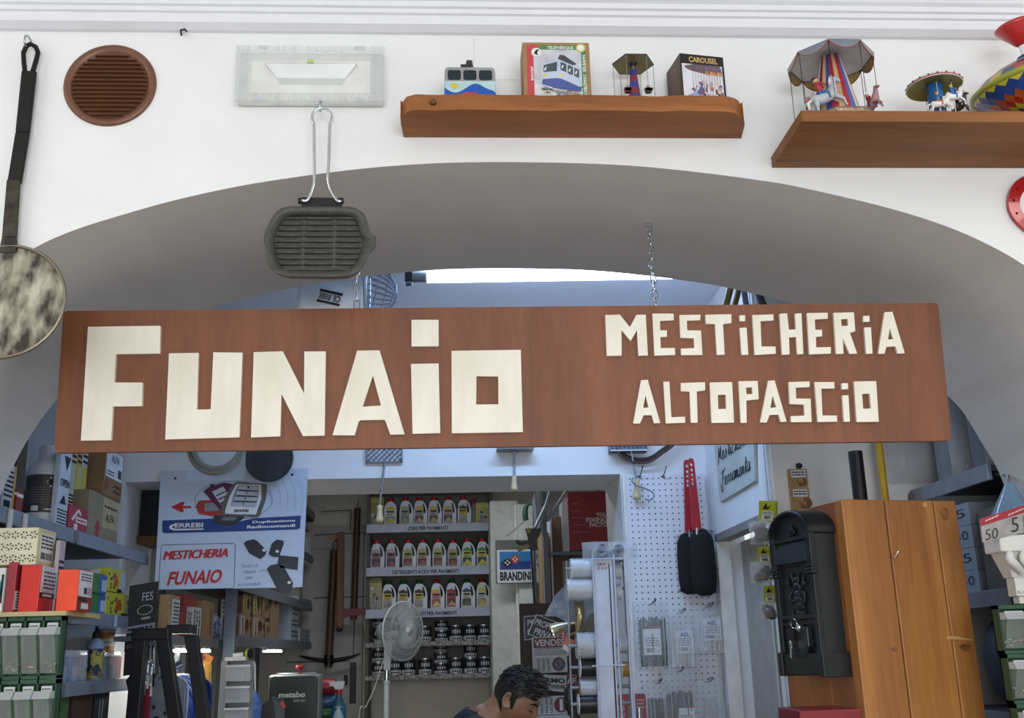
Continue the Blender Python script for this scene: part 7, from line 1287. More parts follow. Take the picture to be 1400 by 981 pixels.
Yh = 5.46; t = thing('felling_axe', 'axe with a pale wooden handle and dark red head hanging head-down', 'axe', at(465, 860, Yh)); X0, X1, Z0, Z1 = pr(459, 727, 470, 857, Yh); mb = MB(); mb.hexa([at(459, 857, Yh), at(469, 857, Yh), at(469, 857, Yh)+V((0, .03, 0)), at(459, 857, Yh)+V((0, .03, 0)), at(460.5, 727, Yh), at(470.5, 726, Yh), at(470.5, 726, Yh)+V((0, .03, 0)), at(460.5, 727, Yh)+V((0, .03, 0))], HW_); mb.build('handle', t, bevel=.008); MB().prism3(pts([(469, 831), (478, 832), (499, 831), (499, 840), (478, 841), (469, 845)], Yh-.003), (0, .035, 0), mat('#6d1f26', .45)).build('head', t, bevel=.004); MB().lathe([(.02, 0), (.028, -.01), (.012, -.025)], at(464, 858, Yh+.015), INK, n=10).build('end_cap', t); MB().tube([at(448, 735, Yh), at(462, 734, Yh)], .006, GOLD).build('hook', t)
Yh = 5.61; t = thing('wooden_haft', 'plain brown wooden haft hanging from a wire beside the bottle rack', 'tool handle', at(483, 846, Yh)); haft(t, (489, 694), (483.5, 846), .024, HD); MB().tube([at(489, 694, Yh), at(490, 684, Yh), V((at(490, 682, Yh).x, YW, at(490, 682, Yh).z))], .003, INK, 5).build('wire', t)

# ================================================================== BOTTLE RACK AT THE BACK
YK_ = 5.36; RX0, RX1 = at(503, 760, YK_).x, at(673, 760, YK_).x; RD = .30
zr = [at(588, py, YK_).z for py in (716, 775, 832, 877, 922)]; ztop = at(588, 668, YK_).z+.03
t = thing('bottle_rack', 'dark metal rack of floor-care bottles and paint cans on the back wall', 'shelving', ((RX0+RX1)/2, YK_+RD/2, 0)); RB = mat('#4a4642', .5, .2); STRIPW = mat('#aeb4c6', .4); GRAN = mat('#9d9a98', .5, h2='#5c5a5a', scale=90, lo=.45, hi=.55)
for x in (RX0-.012, RX1-.012): MB().box(x, x+.024, YK_+.02, YK_+.05, 0, ztop, RB).build('post', t); MB().box(x, x+.024, YK_+RD-.03, YK_+RD, 0, ztop, RB).build('post', t)
MB().box(RX0, RX1, YK_+RD-.006, YK_+RD, at(588, 925, YK_).z, ztop, mat('#8b8780', .7)).build('back_panel', t)
F8 = front((0, YK_-.002, 0))
for k, z in enumerate(zr):
    s_ = MB().box(RX0, RX1, YK_, YK_+RD-.006, z-.016, z, RB if k < 3 else GRAN).build('shelf', t)
    hh = .058 if k < 3 else .030; st = MB().box(RX0-.012, RX1+.012, YK_-.016, YK_-.001, z-hh, z+.004, STRIPW if k < 3 else GRAN).build('front_strip', s_, bevel=.004)
    if k < 3:
        tx, a, b = (('CERE PER PAVIMENTI', 558, 612), ('DETERGENTI ACIDI PER PAVIMENTI', 537, 627), ('DETERGENTI PER PAVIMENTI', 548, 623))[k]
        mb = MB(); mb.text(tx, front((0, YK_-.016, 0)), at(a, 720, YK_).x, z-.045, at(b, 720, YK_).x, z-.018, INK, .002, .025); mb.build('lettering', s_)
MB().box(RX0, RX1, YK_, YK_+RD, ztop-.01, ztop, RB).build('top', t)
# handled bottles: one prototype of body, cap, label, then copies
BW, BH = at(568, 750, YK_+.06).x-at(549, 750, YK_+.06).x, at(588, 675, YK_+.06).z-at(588, 713, YK_+.06).z
BODYW = mat('#cfd6e4', .32); BODYG = mat('#bfcfb4', .35)
def jug(handle=True):
    w_, h_ = BW, BH
    P = [(-.46, 0), (.44, 0), (.48, .02), (.50, .45), (.46, .60), (.36, .74), (.18, .85), (.09, .88), (-.26, .88), (-.38, .80), (-.45, .68), (-.49, .50), (-.50, .02)]
    if not handle: P = [(-.42, 0), (.42, 0), (.44, .02), (.44, .66), (.34, .76), (.14, .86), (-.14, .86), (-.34, .76), (-.44, .66), (-.44, .02)]
    hole = [[(.22, .42), (.33, .42), (.37, .50), (.34, .62), (.24, .74), (.16, .79), (.14, .74), (.20, .62)]] if handle else []
    S_ = lambda L: [(u*w_, v*h_) for u, v in L]
    o = MB().prism(S_(P), BODYW, front((0, 0, 0)), -.075, 0, [S_(h) for h in hole]).build('detergent_bottle', local=True, bevel=.008); WL[o.name] = V((0, 0, 0))
    cx_ = -.09*w_ if handle else 0; mb = MB(); mb.lathe([(.21*w_, .855*h_), (.23*w_, 1.0*h_), (.20*w_, 1.02*h_)], (cx_, .037, 0), RED, n=16); mb.build('cap', o, local=True); return o
LAB = {}
def juglabel(kind, handle=True):
    """printed bottle label: (background, top band, lower picture, picture accent)"""
    if (kind, handle) not in LAB:
        bg, top_, pic, acc = kind; w_, h_ = BW, BH; f = front((0, -.001, 0)); mb = MB(); u0, u1 = (-.42, .20) if handle else (-.36, .36)
        mb.box(u0*w_, u1*w_, .07*h_, .66*h_, 0, .001, mat(bg, .45), f); mb.prism([((u0+.06)*w_, .56*h_), (u1*w_, .56*h_), (u1*w_, .62*h_), ((u0+u1)/2*w_, .70*h_), (u0*w_, .62*h_)], mat(top_, .45), f, .001, .0018)
        mb.box(u0*w_, u1*w_, .10*h_, .34*h_, .001, .0018, mat(pic, .45), f); mb.prism([(u0*w_, .10*h_), (u1*w_, .10*h_), (u1*w_, .16*h_), ((u0+u1)/2*w_, .28*h_), ((u0+.1)*w_, .14*h_)], mat(acc, .45), f, .0018, .0024); mb.box((u0+.08)*w_, (u1-.08)*w_, .46*h_, .52*h_, .001, .0018, INK, f); mb.box((u0+.08)*w_, (u1-.2)*w_, .38*h_, .41*h_, .001, .0018, mat('#5a5d66', .5), f)
        o = mb.build('printed_label', local=True); LAB[(kind, handle)] = o.data; bpy.data.objects.remove(o)
    return LAB[(kind, handle)]
PROTO = jug(); PLAIN = jug(False); CAPG = MB().lathe([(.21*BW, .855*BH), (.23*BW, 1.0*BH), (.20*BW, 1.02*BH)], (-.09*BW, .037, 0), mat('#1f6a3a', .4), n=16).build('cap_green', local=True); CAPGM = CAPG.data; bpy.data.objects.remove(CAPG)
PALE = None
K1 = ('#a39a94', '#c9b53e', '#5c3b35', '#b9a97a'); K2 = ('#8d6f7a', '#b3a3a0', '#4a3a44', '#8a5a50'); K3 = ('#9b9a62', '#b3a26a', '#7d2a2c', '#8f6a4a'); K4 = ('#c4c33a', '#3f8a44', '#25365c', '#d0c23c'); K5 = ('#c6b244', '#252a33', '#a79a9a', '#8d8f98'); K6 = ('#c77f8a', '#d8b83f', '#a9505a', '#d8c77a'); K7 = ('#93382f', '#a02a2c', '#6a2524', '#c9a56a'); K8 = ('#c9c6b0', '#24406a', '#4a4a38', '#6f6a50'); K0 = ('#c9cbc6', '#c9b53e', '#8f9488', '#c9b53e'); KP = ('#9aa088', '#a4a48f', '#777a66', '#9aa07a')
ROWS = [('top shelf', zr[0], [(255, K0, 0, 'r', 0), (385, KP, 1, 'r', 0), (500, K1, 1, 'r', 0), (617, K1, 1, 'r', 0), (735, K1, 1, 'r', 0), (855, K5, 1, 'r', 0)]),
 ('second shelf', zr[1], [(155, K2, 1, 'r', 0), (275, K2, 1, 'r', 0), (410, K3, 1, 'r', 0), (525, K3, 1, 'r', 0), (650, K3, 1, 'r', 0), (770, K3, 1, 'r', .05), (885, K4, 1, 'r', 0), (1005, K4, 1, 'r', 0)]),
 ('third shelf', zr[2], [(250, K5, 1, 'g', 0), (372, K5, 1, 'g', 0), (497, K5, 1, 'g', 0), (635, K6, 1, 'r', 0), (755, K7, 1, 'g', 0), (877, K8, 1, 'g', 0), (997, K0, 1, 'r', 0)])]
used = {}
for rname, z, L in ROWS:
    for i, (zx, kind, hd, capc, dy) in enumerate(L):
        src = PROTO if hd else PLAIN; x = at(490+zx/5.875+ (0 if hd else 0), 750, YK_+.06).x
        b = copy_tree(src)
        b.location = (x, YK_+.06+dy, z+.001)
        for ch in b.children:
            if ch.name.startswith('cap') and capc == 'g': ch.data = CAPGM
        lb = bpy.data.objects.new('printed_label', juglabel(kind, bool(hd))); COL.objects.link(lb); lb.parent = b
        if rname == 'third shelf' and i == 6:
            b.data = b.data.copy(); b.data.materials[0] = BODYG
        end = {'top shelf': 'from the yellow-green box on the top rack shelf', 'second shelf': 'from the axe side on the second rack shelf', 'third shelf': 'from the tall carton on the third rack shelf'}[rname]
        tag(b, '%s bottle with %s cap, %s %s' % (('white handled' if hd else 'straight white') if not (rname == 'third shelf' and i == 6) else 'pale green', 'red' if capc == 'r' else 'green', ORD[i], end), 'bottle', 'floor-care bottles on the back rack')
for o in (PROTO, PLAIN):
    for ch in list(o.children): bpy.data.objects.remove(ch)
    bpy.data.objects.remove(o)
bw = lambda a: at(490+a/5.875, 750, YK_+.06).x
def rackbox(lbl, a, b, zt_px, z, m, acc):
    x0, x1 = bw(a), bw(b); h_ = at(588, 650+zt_px/5.875, YK_+.06).z-z; o = MB().box(x0, x1, YK_+.06, YK_+.16, z+.001, z+h_, m).build('printed_box', bevel=.002); tag(o, lbl, 'box'); f = front((x0, YK_+.06, z)); w_ = x1-x0; mb = MB(); rg = random.Random(a)
    mb.box(w_*.05, w_*.95, h_*.78, h_*.92, 0, .001, mat(acc, .5), f); mb.prism([(w_*.15, .005), (w_*.85, .005), (w_*.7, h_*.35), (w_*.55, h_*.62), (w_*.4, h_*.5), (w_*.3, h_*.3)], mat('#6d6a70', .5, h2='#a5a4aa', scale=60), f, 0, .001)
    for k in range(3): mb.prism(circ(w_*rg.uniform(.2, .8), h_*rg.uniform(.2, .7), w_*.10, 8), mat(rg.choice(['#2c3150', '#d3d3c8', '#3f4a2c']), .5), f, .001, .002)
    mb.build('printed_front', o)
rackbox('yellow-green printed box at the end of the top rack shelf by the paddle grip', 88, 203, 160, zr[0], mat('#8f8a3f', .5), '#b3a94a'); rackbox('cream and black printed box at the far end of the top rack shelf', 945, 1052, 222, zr[0], mat('#b9b35c', .5), '#c9c46a'); rackbox('tall beige printed carton starting the third rack shelf', 77, 190, 808, zr[2], mat('#a89c74', .5), '#b9a258')
c = V((bw(930), YK_+.17, zr[0]+.001)); t = thing('small_bottle', 'small bottle with a red cap behind the cream box on the top rack shelf', 'bottle', c); MB().lathe([(.03, 0), (.03, .12), (.014, .16)], c, mat('#aab0a8', .4), n=16).build('body', t); MB().lathe([(.017, .155), (.017, .2)], c, RED, n=14).build('cap', t)
# paint cans
CR = (bw(1050)-bw(945))/2*1.0; CH = at(588, 854.5, YK_+.05).z-at(588, 877-.6, YK_+.05).z
def can_proto():
    o = MB().lathe([(CR*.98, 0), (CR, .004), (CR*.97, .008), (CR*.97, CH-.008), (CR, CH-.004), (CR*.96, CH)], (0, 0, 0), STEEL, n=28).build('paint_can', local=True)
    mb = MB(); mb.lathe([(CR*.985, .008), (CR*.985, CH*.32)], (0, 0, 0), mat('#b9bcc0', .4), n=28, caps=False); mb.lathe([(CR*.985, CH*.32), (CR*.985, CH*.92)], (0, 0, 0), mat('#26262b', .35), n=28, caps=False)
    for k in range(4): a = -PI/2-.55+.36*k; mb.lathe; p = lambda a_, z_: V((CR*1.0*math.cos(a_), CR*1.0*math.sin(a_), z_)); mb.add([p(a, CH*.5), p(a+.22, CH*.5), p(a+.22, CH*.72), p(a, CH*.72)], [(0, 1, 2, 3)], mat('#c3c3c6', .5)); mb.add([p(a, CH*.12), p(a+.26, CH*.12), p(a+.26, CH*.22), p(a, CH*.22)], [(0, 1, 2, 3)], INK)
    mb.build('printed_label', o, local=True); mb = MB(); mb.lathe([(CR*.86, CH+.0005), (CR*.84, CH-.004), (.001, CH-.004)], (0, 0, 0), STEEL, n=28, caps=False); mb.build('lid', o, local=True); return o
CAN = can_proto(); first = True
def can(zx, k, z, row, s_, lbl):
    global first
    o = CAN if first else copy_tree(CAN); first = False; o.location = (bw(zx), YK_+.045+CR, z+.001+k*CH*s_); o.scale = (1, 1, s_) if s_ < 1 else (1, 1, 1)
    tag(o, lbl, 'paint can', 'paint cans on the back rack')
r4, r5 = zr[3], zr[4]
for zx, n_, s_, w1 in ((168, 2, 1.0, 'behind the fan on the fourth rack shelf'), (285, 1, 1, None), (400, 1, 1, None), (530, 1, 1, None), (662, 2, .66, 'in the middle of the fourth rack shelf'), (775, 1, 1, None), (885, 1, 1, None), (997, 1, 1, None)):
    for k in range(n_):
        if n_ > 1: l = 'black paint can, %s of the two stacked %s' % (('bottom', 'topmost')[k], w1)
        else: l = 'banded black can on the fourth rack shelf, %s' % {285: 'hidden behind the fan blades', 400: 'behind the fan guard', 530: 'just beside the fan guard', 775: 'third from the pier', 885: 'second from the pier', 997: 'at the shelf end by the pier'}[zx]
        can(zx, k, r4, 4, s_, l)
for zx, n_, s_, w1 in ((168, 3, .82, 'beside the fan stem on the fifth rack shelf'), (297, 1, 1, None), (403, 1, 1, None), (533, 1, 1, None), (655, 3, .66, 'in the middle of the fifth rack shelf'), (773, 1, 1, None), (888, 2, .95, 'second from the pier on the fifth rack shelf'), (998, 1, 1, None)):
    for k in range(n_):
        if n_ > 1: l = 'black paint can, %s of the stack %s' % (('bottom', 'second', 'topmost')[k] if n_ == 3 else ('bottom', 'topmost')[k], w1)
        else: l = 'banded black can on the fifth rack shelf, %s' % {297: 'next to the fan stem', 403: 'second from the fan stem', 533: 'third from the fan stem', 773: 'between the two stacks', 998: 'at the shelf end by the pier'}[zx]
        can(zx, k, r5, 5, s_, l)

# standing fan in front of the rack
YF = 4.85; c = at(551, 862, YF); R = (at(551, 822, YF)-at(551, 905, YF)).length/2*.97; N = V((.74, -.66, -.03)).normalized(); t = thing('pedestal_fan', 'white pedestal fan with a round wire guard standing before the bottle rack', 'fan', (at(529, 981, YF).x, YF+.05, 0)); E1 = N.cross(V((0, 0, 1))).normalized(); E2 = E1.cross(N); WF = mat('#cdd2d2', .4); q = lambda r, a, d=0: c+E1*(r*math.cos(a))+E2*(r*math.sin(a))+N*d
mb = MB(); mb.tube([q(R, 2*PI*i/48) for i in range(48)], .006, WF, 8, True)
g = mb.build('guard_ring', t); mb = MB()
for i in range(72): a = 2*PI*i/72; mb.tube([q(R*.12, a, .055), q(R*.55, a+.12, .05), q(R*.9, a+.22, .025), q(R, a+.24, 0)], .0016, WF, 4, caps=False); mb.tube([q(R*.2, a, -.09), q(R*.7, a-.1, -.075), q(R, a-.15, 0)], .0016, WF, 4, caps=False)
for r, d in ((.35, .052), (.6, .047), (.8, .036)): mb.tube([q(R*r, 2*PI*i/36, d) for i in range(36)], .0018, WF, 5, True)
mb.build('wire_guard', t); MB().lathe([(R*.13, .050), (R*.12, .060), (.002, .064)], c, WF, N, 24).build('centre_badge', t)
for k in range(4):
    mb = MB(); a0 = PI/2*k+.3; P = [q(R*r, a0+da, d) for r, da, d in ((.10, 0, -.03), (.45, -.35, -.05), (.82, -.38, -.055), (.9, -.1, -.04), (.86, .2, -.02), (.5, .3, -.012), (.12, .4, -.02))]; mb.add(P+[p+N*.003 for p in P], [tuple(range(7)), tuple(range(13, 6, -1))]+[(i, (i+1) % 7, (i+1) % 7+7, i+7) for i in range(7)], mat('#aebcc2', .3, alpha=.75)); mb.build('blade', t)
m0 = q(0, 0, -.06); MB().lathe([(.028, 0), (.062, -.03), (.068, -.07), (.058, -.13), (.03, -.15)], m0, WF, N, 28).build('motor_housing', t)
n0 = at(530, 893, YF+.04); n1 = at(529, 916, YF+.04); mb = MB(); mb.hexa([n1+V((-.022, -.02, 0)), n1+V((.022, -.02, 0)), n1+V((.022, .03, 0)), n1+V((-.022, .03, 0)), m0-N*.07+V((-.03, -.03, -.02)), m0-N*.07+V((.03, -.03, -.02)), m0-N*.07+V((.03, .03, -.02)), m0-N*.07+V((-.03, .03, -.02))], WF); mb.build('neck', t, bevel=.006)
n2 = at(528.5, 931, YF+.04); MB().tube([n1+V((0, .005, .01)), n2], .011, CHROME, 12).build('inner_pole', t); MB().tube([n2+V((0, 0, .006)), n2-V((0, 0, .012))], .024, WF, 14).tube([n2, V((n2.x, n2.y, .04))], .019, WF, 14).build('outer_pole', t); MB().lathe([(.2, 0), (.2, .02), (.06, .045), (.03, .05)], (n2.x, n2.y, 0), WF, n=36).build('base', t)
MB().tube(smoothpath([tuple(p) for p in (n1+V((-.01, -.03, .09)), at(520, 915, YF-.02), at(512, 940, YF-.03), at(500, 966, YF-.05), at(490, 985, YF-.05), V((at(480, 1000, YF).x, YF, .3)))], 5), .004, mat('#cfcdb9', .5), 6).build('power_cord', t)

# ================================================================== RIGHT OF THE OPENING: SIGNS, CLAMP, CARTONS, CABLE RACK
# trade sign on the pier
YS = 4.86; X0, X1, Z0, Z1 = pr(678, 750, 731, 797, YS); w_, h_ = X1-X0, Z1-Z0; f = front((X0, YS, Z0)); t = thing('trade_sign', 'framed blue and white trade sign reading BRANDINI, beside the rack', 'sign', ((X0+X1)/2, YS, Z0)); MB().box(0, w_, 0, h_+.06, -.03, 0, mat('#6b6c68', .5), f).build('frame', t, bevel=.003); mb = MB(); mb.prism(rrect(w_*.03, h_*.02, w_*.97, h_*.98, .01), mat('#dfe3ea', .35), f, 0, .002); mb.box(w_*.10, w_*.90, h_*.40, h_*.92, .002, .003, mat('#2e86c9', .35), f); mb.box(w_*.10, w_*.90, h_*.40, h_*.64, .003, .0036, mat('#1b3f8f', .35), f)
mb.text('BRANDINI', f, w_*.10, h_*.08, w_*.90, h_*.34, INK, .003, .04); mb.build('sign_face', t)
for u, v, m_ in ((.30, .60, INK), (.50, .70, mat('#c5352e', .4))): mb = MB(); mb.prism(circ(w_*u, h_*v, w_*.11, 20), m_, f, .0036, .0044); [mb.box(w_*u-w_*.02+w_*.05*math.cos(k*PI/2), w_*u+w_*.02+w_*.05*math.cos(k*PI/2), h_*v-.006+w_*.05*math.sin(k*PI/2), h_*v+.006+w_*.05*math.sin(k*PI/2), .0044, .005, WHITE if m_ is not WHITE else RED, f) for k in range(4)]; mb.build('wheel_emblem', t)
mb = MB(); 
X0, X1, Z0, Z1 = pr(733, 752, 746, 796, 4.88); mb.box(X0, X1, 4.88, 4.9, Z0, Z1, mat('#c3c8cc', .5)); o = mb.build('notice_board'); tag(o, 'pale notice board cut off behind the hanging clamp', 'sign'); f2 = front((X0, 4.88, Z0)); mb = MB(); mb.text('PU', f2, .004, (Z1-Z0)*.72, (X1-X0)*.8, (Z1-Z0)*.88, INK, .002, .02); mb.text('V', f2, .004, (Z1-Z0)*.3, (X1-X0)*.7, (Z1-Z0)*.6, INK, .002, .03); mb.build('lettering', o)
# bar clamp hanging
Yc = 3.6; P = lambda x, y, d=0: at(x, y, Yc+d); KB = mat('#1d1f1f', .45); t = thing('bar_clamp', 'black bar clamp with ochre grip hanging in front of the trade sign', 'clamp', P(727, 830)); MB().tube([P(726, 742), P(731, 830)], .007, DKM, 6).build('bar', t)
mb = MB(); mb.prism3(pts([(718, 722), (740, 722), (738, 732), (732, 738), (736, 750), (728, 752), (722, 748), (722, 735)], Yc-.01), (0, .02, 0), KB); mb.build('jaw', t, bevel=.003); mb = MB(); mb.prism3(pts([(705, 737), (712, 740), (722, 739), (724, 744), (712, 745), (706, 742)], Yc-.012), (0, .02, 0), KB); mb.build('trigger', t, bevel=.003); mb = MB(); mb.prism3(pts([(706, 749), (722, 742), (725, 746), (718, 750), (710, 754)], Yc-.012), (0, .02, 0), mat('#8a7440', .45)); mb.build('grip', t, bevel=.003); MB().ball(P(723, 725, -.012), (.012, .010, .018), mat('#9a8645', .45), 8).build('pad', t)
b = P(757, 668, .3); MB().tube([P(731, 722), b], .010, GREYM, 8).build('screw_rod', t); MB().tube([b, V((b.x+.05, b.y+.05, 2.9)), V((b.x+.05, b.y+.05, 3.0))], .008, GREYM, 8).build('hanger', t)
# bow saw handle, small
t = thing('pruning_saw', 'pruning saw with a dark green handle hanging above the trade sign', 'saw', at(721, 712, 4.4)); mb = MB(); mb.tube(smoothpath([tuple(at(x, y, 4.4)) for x, y in ((719, 711), (718, 700), (720, 692), (727, 688))], 4), [.018]*5+[.016]*4+[.008]*4, mat('#1e4a33', .4), 8); mb.build('handle', t); mb = MB(); mb.prism3(pts([(727, 686), (731, 672), (734, 716), (731, 717)], 4.4), (0, .003, 0), GREYM); mb.build('blade', t); MB().tube([at(718, 711, 4.39), at(704, 724, 4.38), at(692, 733, 4.38)], .002, INK, 5).build('cord', t); a = at(731, 673, 4.4); MB().tube([a, V((a.x, 4.4, 3.0))], .003, INK, 5).build('hanging_cord', t)
# tall steel frame of rails and cartons behind
YG = 3.9; t = thing('stock_rack', 'dark steel stock rack with leaning rails behind the red carton', 'rack', (at(770, 900, YG).x, YG+.2, 0)); xa_, xb_ = at(744, 700, YG).x, at(832, 700, YG).x
for x, y in ((xa_, YG), (xb_, YG), (xa_, YG+.4), (xb_, YG+.4)): MB().box(x-.012, x+.012, y-.012, y+.012, 0, 2.7, SHD).build('post', t)
zR = at(800, 753, YG).z
for z in (zR, zR-.62, zR-1.2): MB().box(xa_, xb_, YG, YG+.4, z-.02, z, SHD).build('shelf', t)
X0, X1, Z0, Z1 = pr(778, 672, 831, 748, YG-.01); t = MB().box(X0, X1, YG-.01, YG+.3, zR+.001, Z1, mat('#8e1c22', .5, h2='#7a151b', scale=8)).build('red_carton', bevel=.004); tag(t, 'big red carton lettered in white at the top beside the opening jamb', 'carton'); f = front((X0, YG-.01, zR)); w_, h_ = X1-X0, Z1-zR; mb = MB(); LW = mat('#d3c3c3', .5)
for s_, u0, u1, v0, v1 in (('YOUR', .70, 1.10, .57, .64), ('FIXING', .44, 1.0, .48, .56), ('FACTORY', .52, 1.14, .40, .475)):
    n_ = len(s_); uu = min(u1, .99); keep = s_[:max(1, int(n_*(uu-u0)/(u1-u0)+.3))]; mb.text(keep, f, w_*u0, h_*v0, w_*min(uu, .985), h_*v1, LW, .001, .03)
for k in range(5): mb.box(w_*.08, w_*(.25+.06*k), h_*(.80-.12*k), h_*(.803-.12*k), 0, .001, LW, f)
mb.build('lettering', t); o = MB().box(X0-.035, X0-.003, YG-.005, YG+.2, zR+.001, Z1-.03, clear('#cfd5dc', .5, .15, 20, .4)).build('stretch_wrap', t)
for a, b, y0_, m_, lbl, dy in ((741, 752, 727, CARD, 'narrow brown carton with a white edge next to the clamp', .0), (754, 757, 706, mat('#b9c3d6', .4), 'thin pale panel standing upright between the brown cartons', .05), (758, 771, 702, mat('#6d5440', .8), 'dark brown carton leaning behind the pale panel', .10)):
    X0, X1, _, Z1 = pr(a, y0_, b, 790, YG-.02-.0*dy); o = MB().box(X0, X1, YG+dy, YG+dy+.25, zR-.62+.001, Z1, m_).build('tall_carton', bevel=.002); tag(o, lbl, 'carton', 'tall cartons in the stock rack')
    if a == 741: MB().box(X0+.005, X0+.018, YG-.003, YG, zR-.55, Z1-.02, mat('#c3cde2', .4)).build('white_edge', o)
for i, (p, q) in enumerate((((752, 672), (728, 752)), ((770, 678), (748, 712)))):
    a, b = at(*p, 3.75), at(*q, 3.75); tag(MB().tube([a+(a-b)*.3, b], .010, GREYM, 10).build('steel_tube'), ['long steel tube leaning across the dark brown carton', 'short steel tube leaning beside the red carton'][i], 'tube')
# hand-written door in the side: signs stack hung on a panel
YV = 3.35; X0, X1, Z0, Z1 = pr(712, 824, 790, 1000, YV+.03); t = MB().box(X0, X1, YV+.02, YV+.04, .6, Z1, mat('#3a2a22', .6)).build('sign_panel'); tag(t, 'dark brown panel on which the printed signs hang', 'panel'); MB().box(X0+.05, X0+.08, YV+.04, YV+.07, 0, Z1-.02, SHD).build('leg', t); MB().box(X1-.08, X1-.05, YV+.04, YV+.07, 0, Z1-.02, SHD).build('leg', t)
PLQ = mat('#b5b8bc', .45); NV = mat('#1c2238', .45)
def sign(lbl, P, m, frame, items, Y=YV):
    mb = MB(); L = pts(P, Y); mb.prism3(L, (0, .004, 0), frame or m); o = mb.build('printed_sign'); tag(o, lbl, 'sign', 'printed signs on the dark panel')
    c_ = sum(L, V())/len(L); mb = MB(); mb.prism3([c_+(p-c_)*.93+V((0, -.0012, 0)) for p in L], (0, .001, 0), m); mb.build('sign_face', o)
    ex_ = (L[1]-L[0]); W_ = ex_.length; ex_ = ex_.normalized(); ey_ = (L[0]-L[3]); H_ = ey_.length; f = Fr(L[3]+V((0, -.0014, 0)), ex_, ey_.normalized(), (0, -1, 0)); mb = MB(); items(mb, f, W_, H_); mb.build('printed_mark', o); return o
TW = mat('#c9ccd0', .45)
sign('dark blue private property sign, upright one at the back', [(716, 842), (742, 840), (742, 872), (717, 875)], NV, TW, lambda mb, f, W_, H_: (mb.text('PR', f, W_*.18, H_*.58, W_*.6, H_*.84, TW, .001, .02), mb.text('PRI', f, W_*.18, H_*.2, W_*.8, H_*.45, TW, .001, .02)), YV+.012)
sign('dark blue private property sign, tilted one in front', [(733, 839), (780, 857), (768, 884), (721, 866)], NV, TW, lambda mb, f, W_, H_: (mb.text('PROPRIETA\'', f, W_*.06, H_*.52, W_*.94, H_*.84, TW, .001, .03), mb.text('PRIVATA', f, W_*.14, H_*.10, W_*.86, H_*.42, TW, .001, .03)), YV+.004)
sign('red and white for-sale sign reading VENDESI', [(727, 871), (776, 869), (777, 896), (728, 898)], PLQ, TW, lambda mb, f, W_, H_: (mb.box(W_*.04, W_*.97, H_*.45, H_*.96, 0, .0006, mat('#6e1c24', .45), f), mb.text('VENDESI', f, W_*.07, H_*.53, W_*.95, H_*.88, TW, .0012, .03), scribble(mb, f, W_*.1, H_*.36, W_*.8, H_*.43, INK, 1, .0008, 2), mb.box(W_*.06, W_*.94, H_*.06, H_*.32, 0, .0008, mat('#9fa3a8', .5), f)), YV-.002)
def vtext(mb, f, W_, H_):
    for k, s_ in enumerate(('PRIVATO', 'PASSAGGIO', 'LASCIARE')): mb.text(s_, Fr(f(W_*(.12+.14*k), H_*.1), f.v, -f.u, f.w), 0, -W_*.09, H_*.8, 0, INK, .001, .01)
def nopark(mb, f, W_, H_):
    vtext(mb, f, W_, H_); mb.prism(circ(W_*.75, H_*.5, H_*.42, 24), mat('#3d1a24', .45), f, 0, .001); mb.prism(circ(W_*.75, H_*.5, H_*.31, 24), mat('#5b6076', .45), f, .001, .0016); mb.prism([(W_*.75-H_*.24, H_*.76), (W_*.75-H_*.18, H_*.80), (W_*.75+H_*.24, H_*.24), (W_*.75+H_*.18, H_*.20)], mat('#4a1a24', .45), f, .0016, .002)
sign('grey sign with a no-parking roundel and upright lettering', [(728, 898), (775, 896), (776, 918), (729, 920)], PLQ, TW, nopark, YV-.006)
sign('grey sign lettered FERMO, slightly tilted', [(730, 921), (774, 923), (774, 946), (730, 941)], PLQ, TW, lambda mb, f, W_, H_: (mb.text('FERMO', f, W_*.08, H_*.45, W_*.97, H_*.80, INK, .001, .04), mb.text('MANUTENZIONE', f, W_*.2, H_*.08, W_*.97, H_*.34, INK, .001, .03)), YV-.010)
def noent(mb, f, W_, H_): vtext(mb, f, W_, H_); mb.prism(circ(W_*.75, H_*.5, H_*.42, 24), mat('#6e1a24', .45), f, 0, .001); mb.box(W_*.75-H_*.09, W_*.75+H_*.09, H_*.18, H_*.82, .001, .0016, TW, f)
sign('grey sign with a red no-entry roundel', [(733, 952), (778, 950), (779, 975), (734, 977)], PLQ, TW, noent, YV-.014)
sign('grey sign at the very bottom, cut by the photo edge', [(733, 978), (779, 976), (780, 1000), (734, 1002)], PLQ, TW, lambda mb, f, W_, H_: scribble(mb, f, W_*.1, H_*.6, W_*.9, H_*.8, INK, 1, .001, 3), YV-.018)
o = sign('small dark red sign half hidden behind the FERMO sign', [(774, 922), (788, 922), (788, 938), (774, 938)], mat('#6e1c24', .45), TW, lambda mb, f, W_, H_: mb.text('AF', f, W_*.1, H_*.25, W_*.9, H_*.75, TW, .001, .03), YV+.006)
# cable rack with its white column
YCR = 1.78; A = lambda x, y, d=0: at(x, y, YCR+d); t = thing('cable_rack', 'white steel dispenser rack with a tall white column before the pegboard', 'rack', (at(832, 981, YCR).x, YCR+.1, 0)); WS = mat('#c3cbdd', .4)
def down2(p, q): a, b = A(*p), A(*q); return a+(b-a)*((0-a.z)/(b.z-a.z))
pA, pB = A(811, 765), A(837, 764); qA, qB = down2((811, 765), (818, 981)), down2((837, 764), (846, 981)); 
MB().hexa([V((qA.x, YCR, 0)), V((qB.x, YCR, 0)), V((qB.x, YCR+.02, 0)), V((qA.x, YCR+.02, 0)), V((pA.x, YCR, pA.z)), V((pB.x, YCR, pA.z)), V((pB.x, YCR+.02, pA.z)), V((pA.x, YCR+.02, pA.z))], WS).build('column', t, bevel=.002)
mb = MB(); fc = front((0, YCR, 0)); RI = mat('#7d2530', .6)
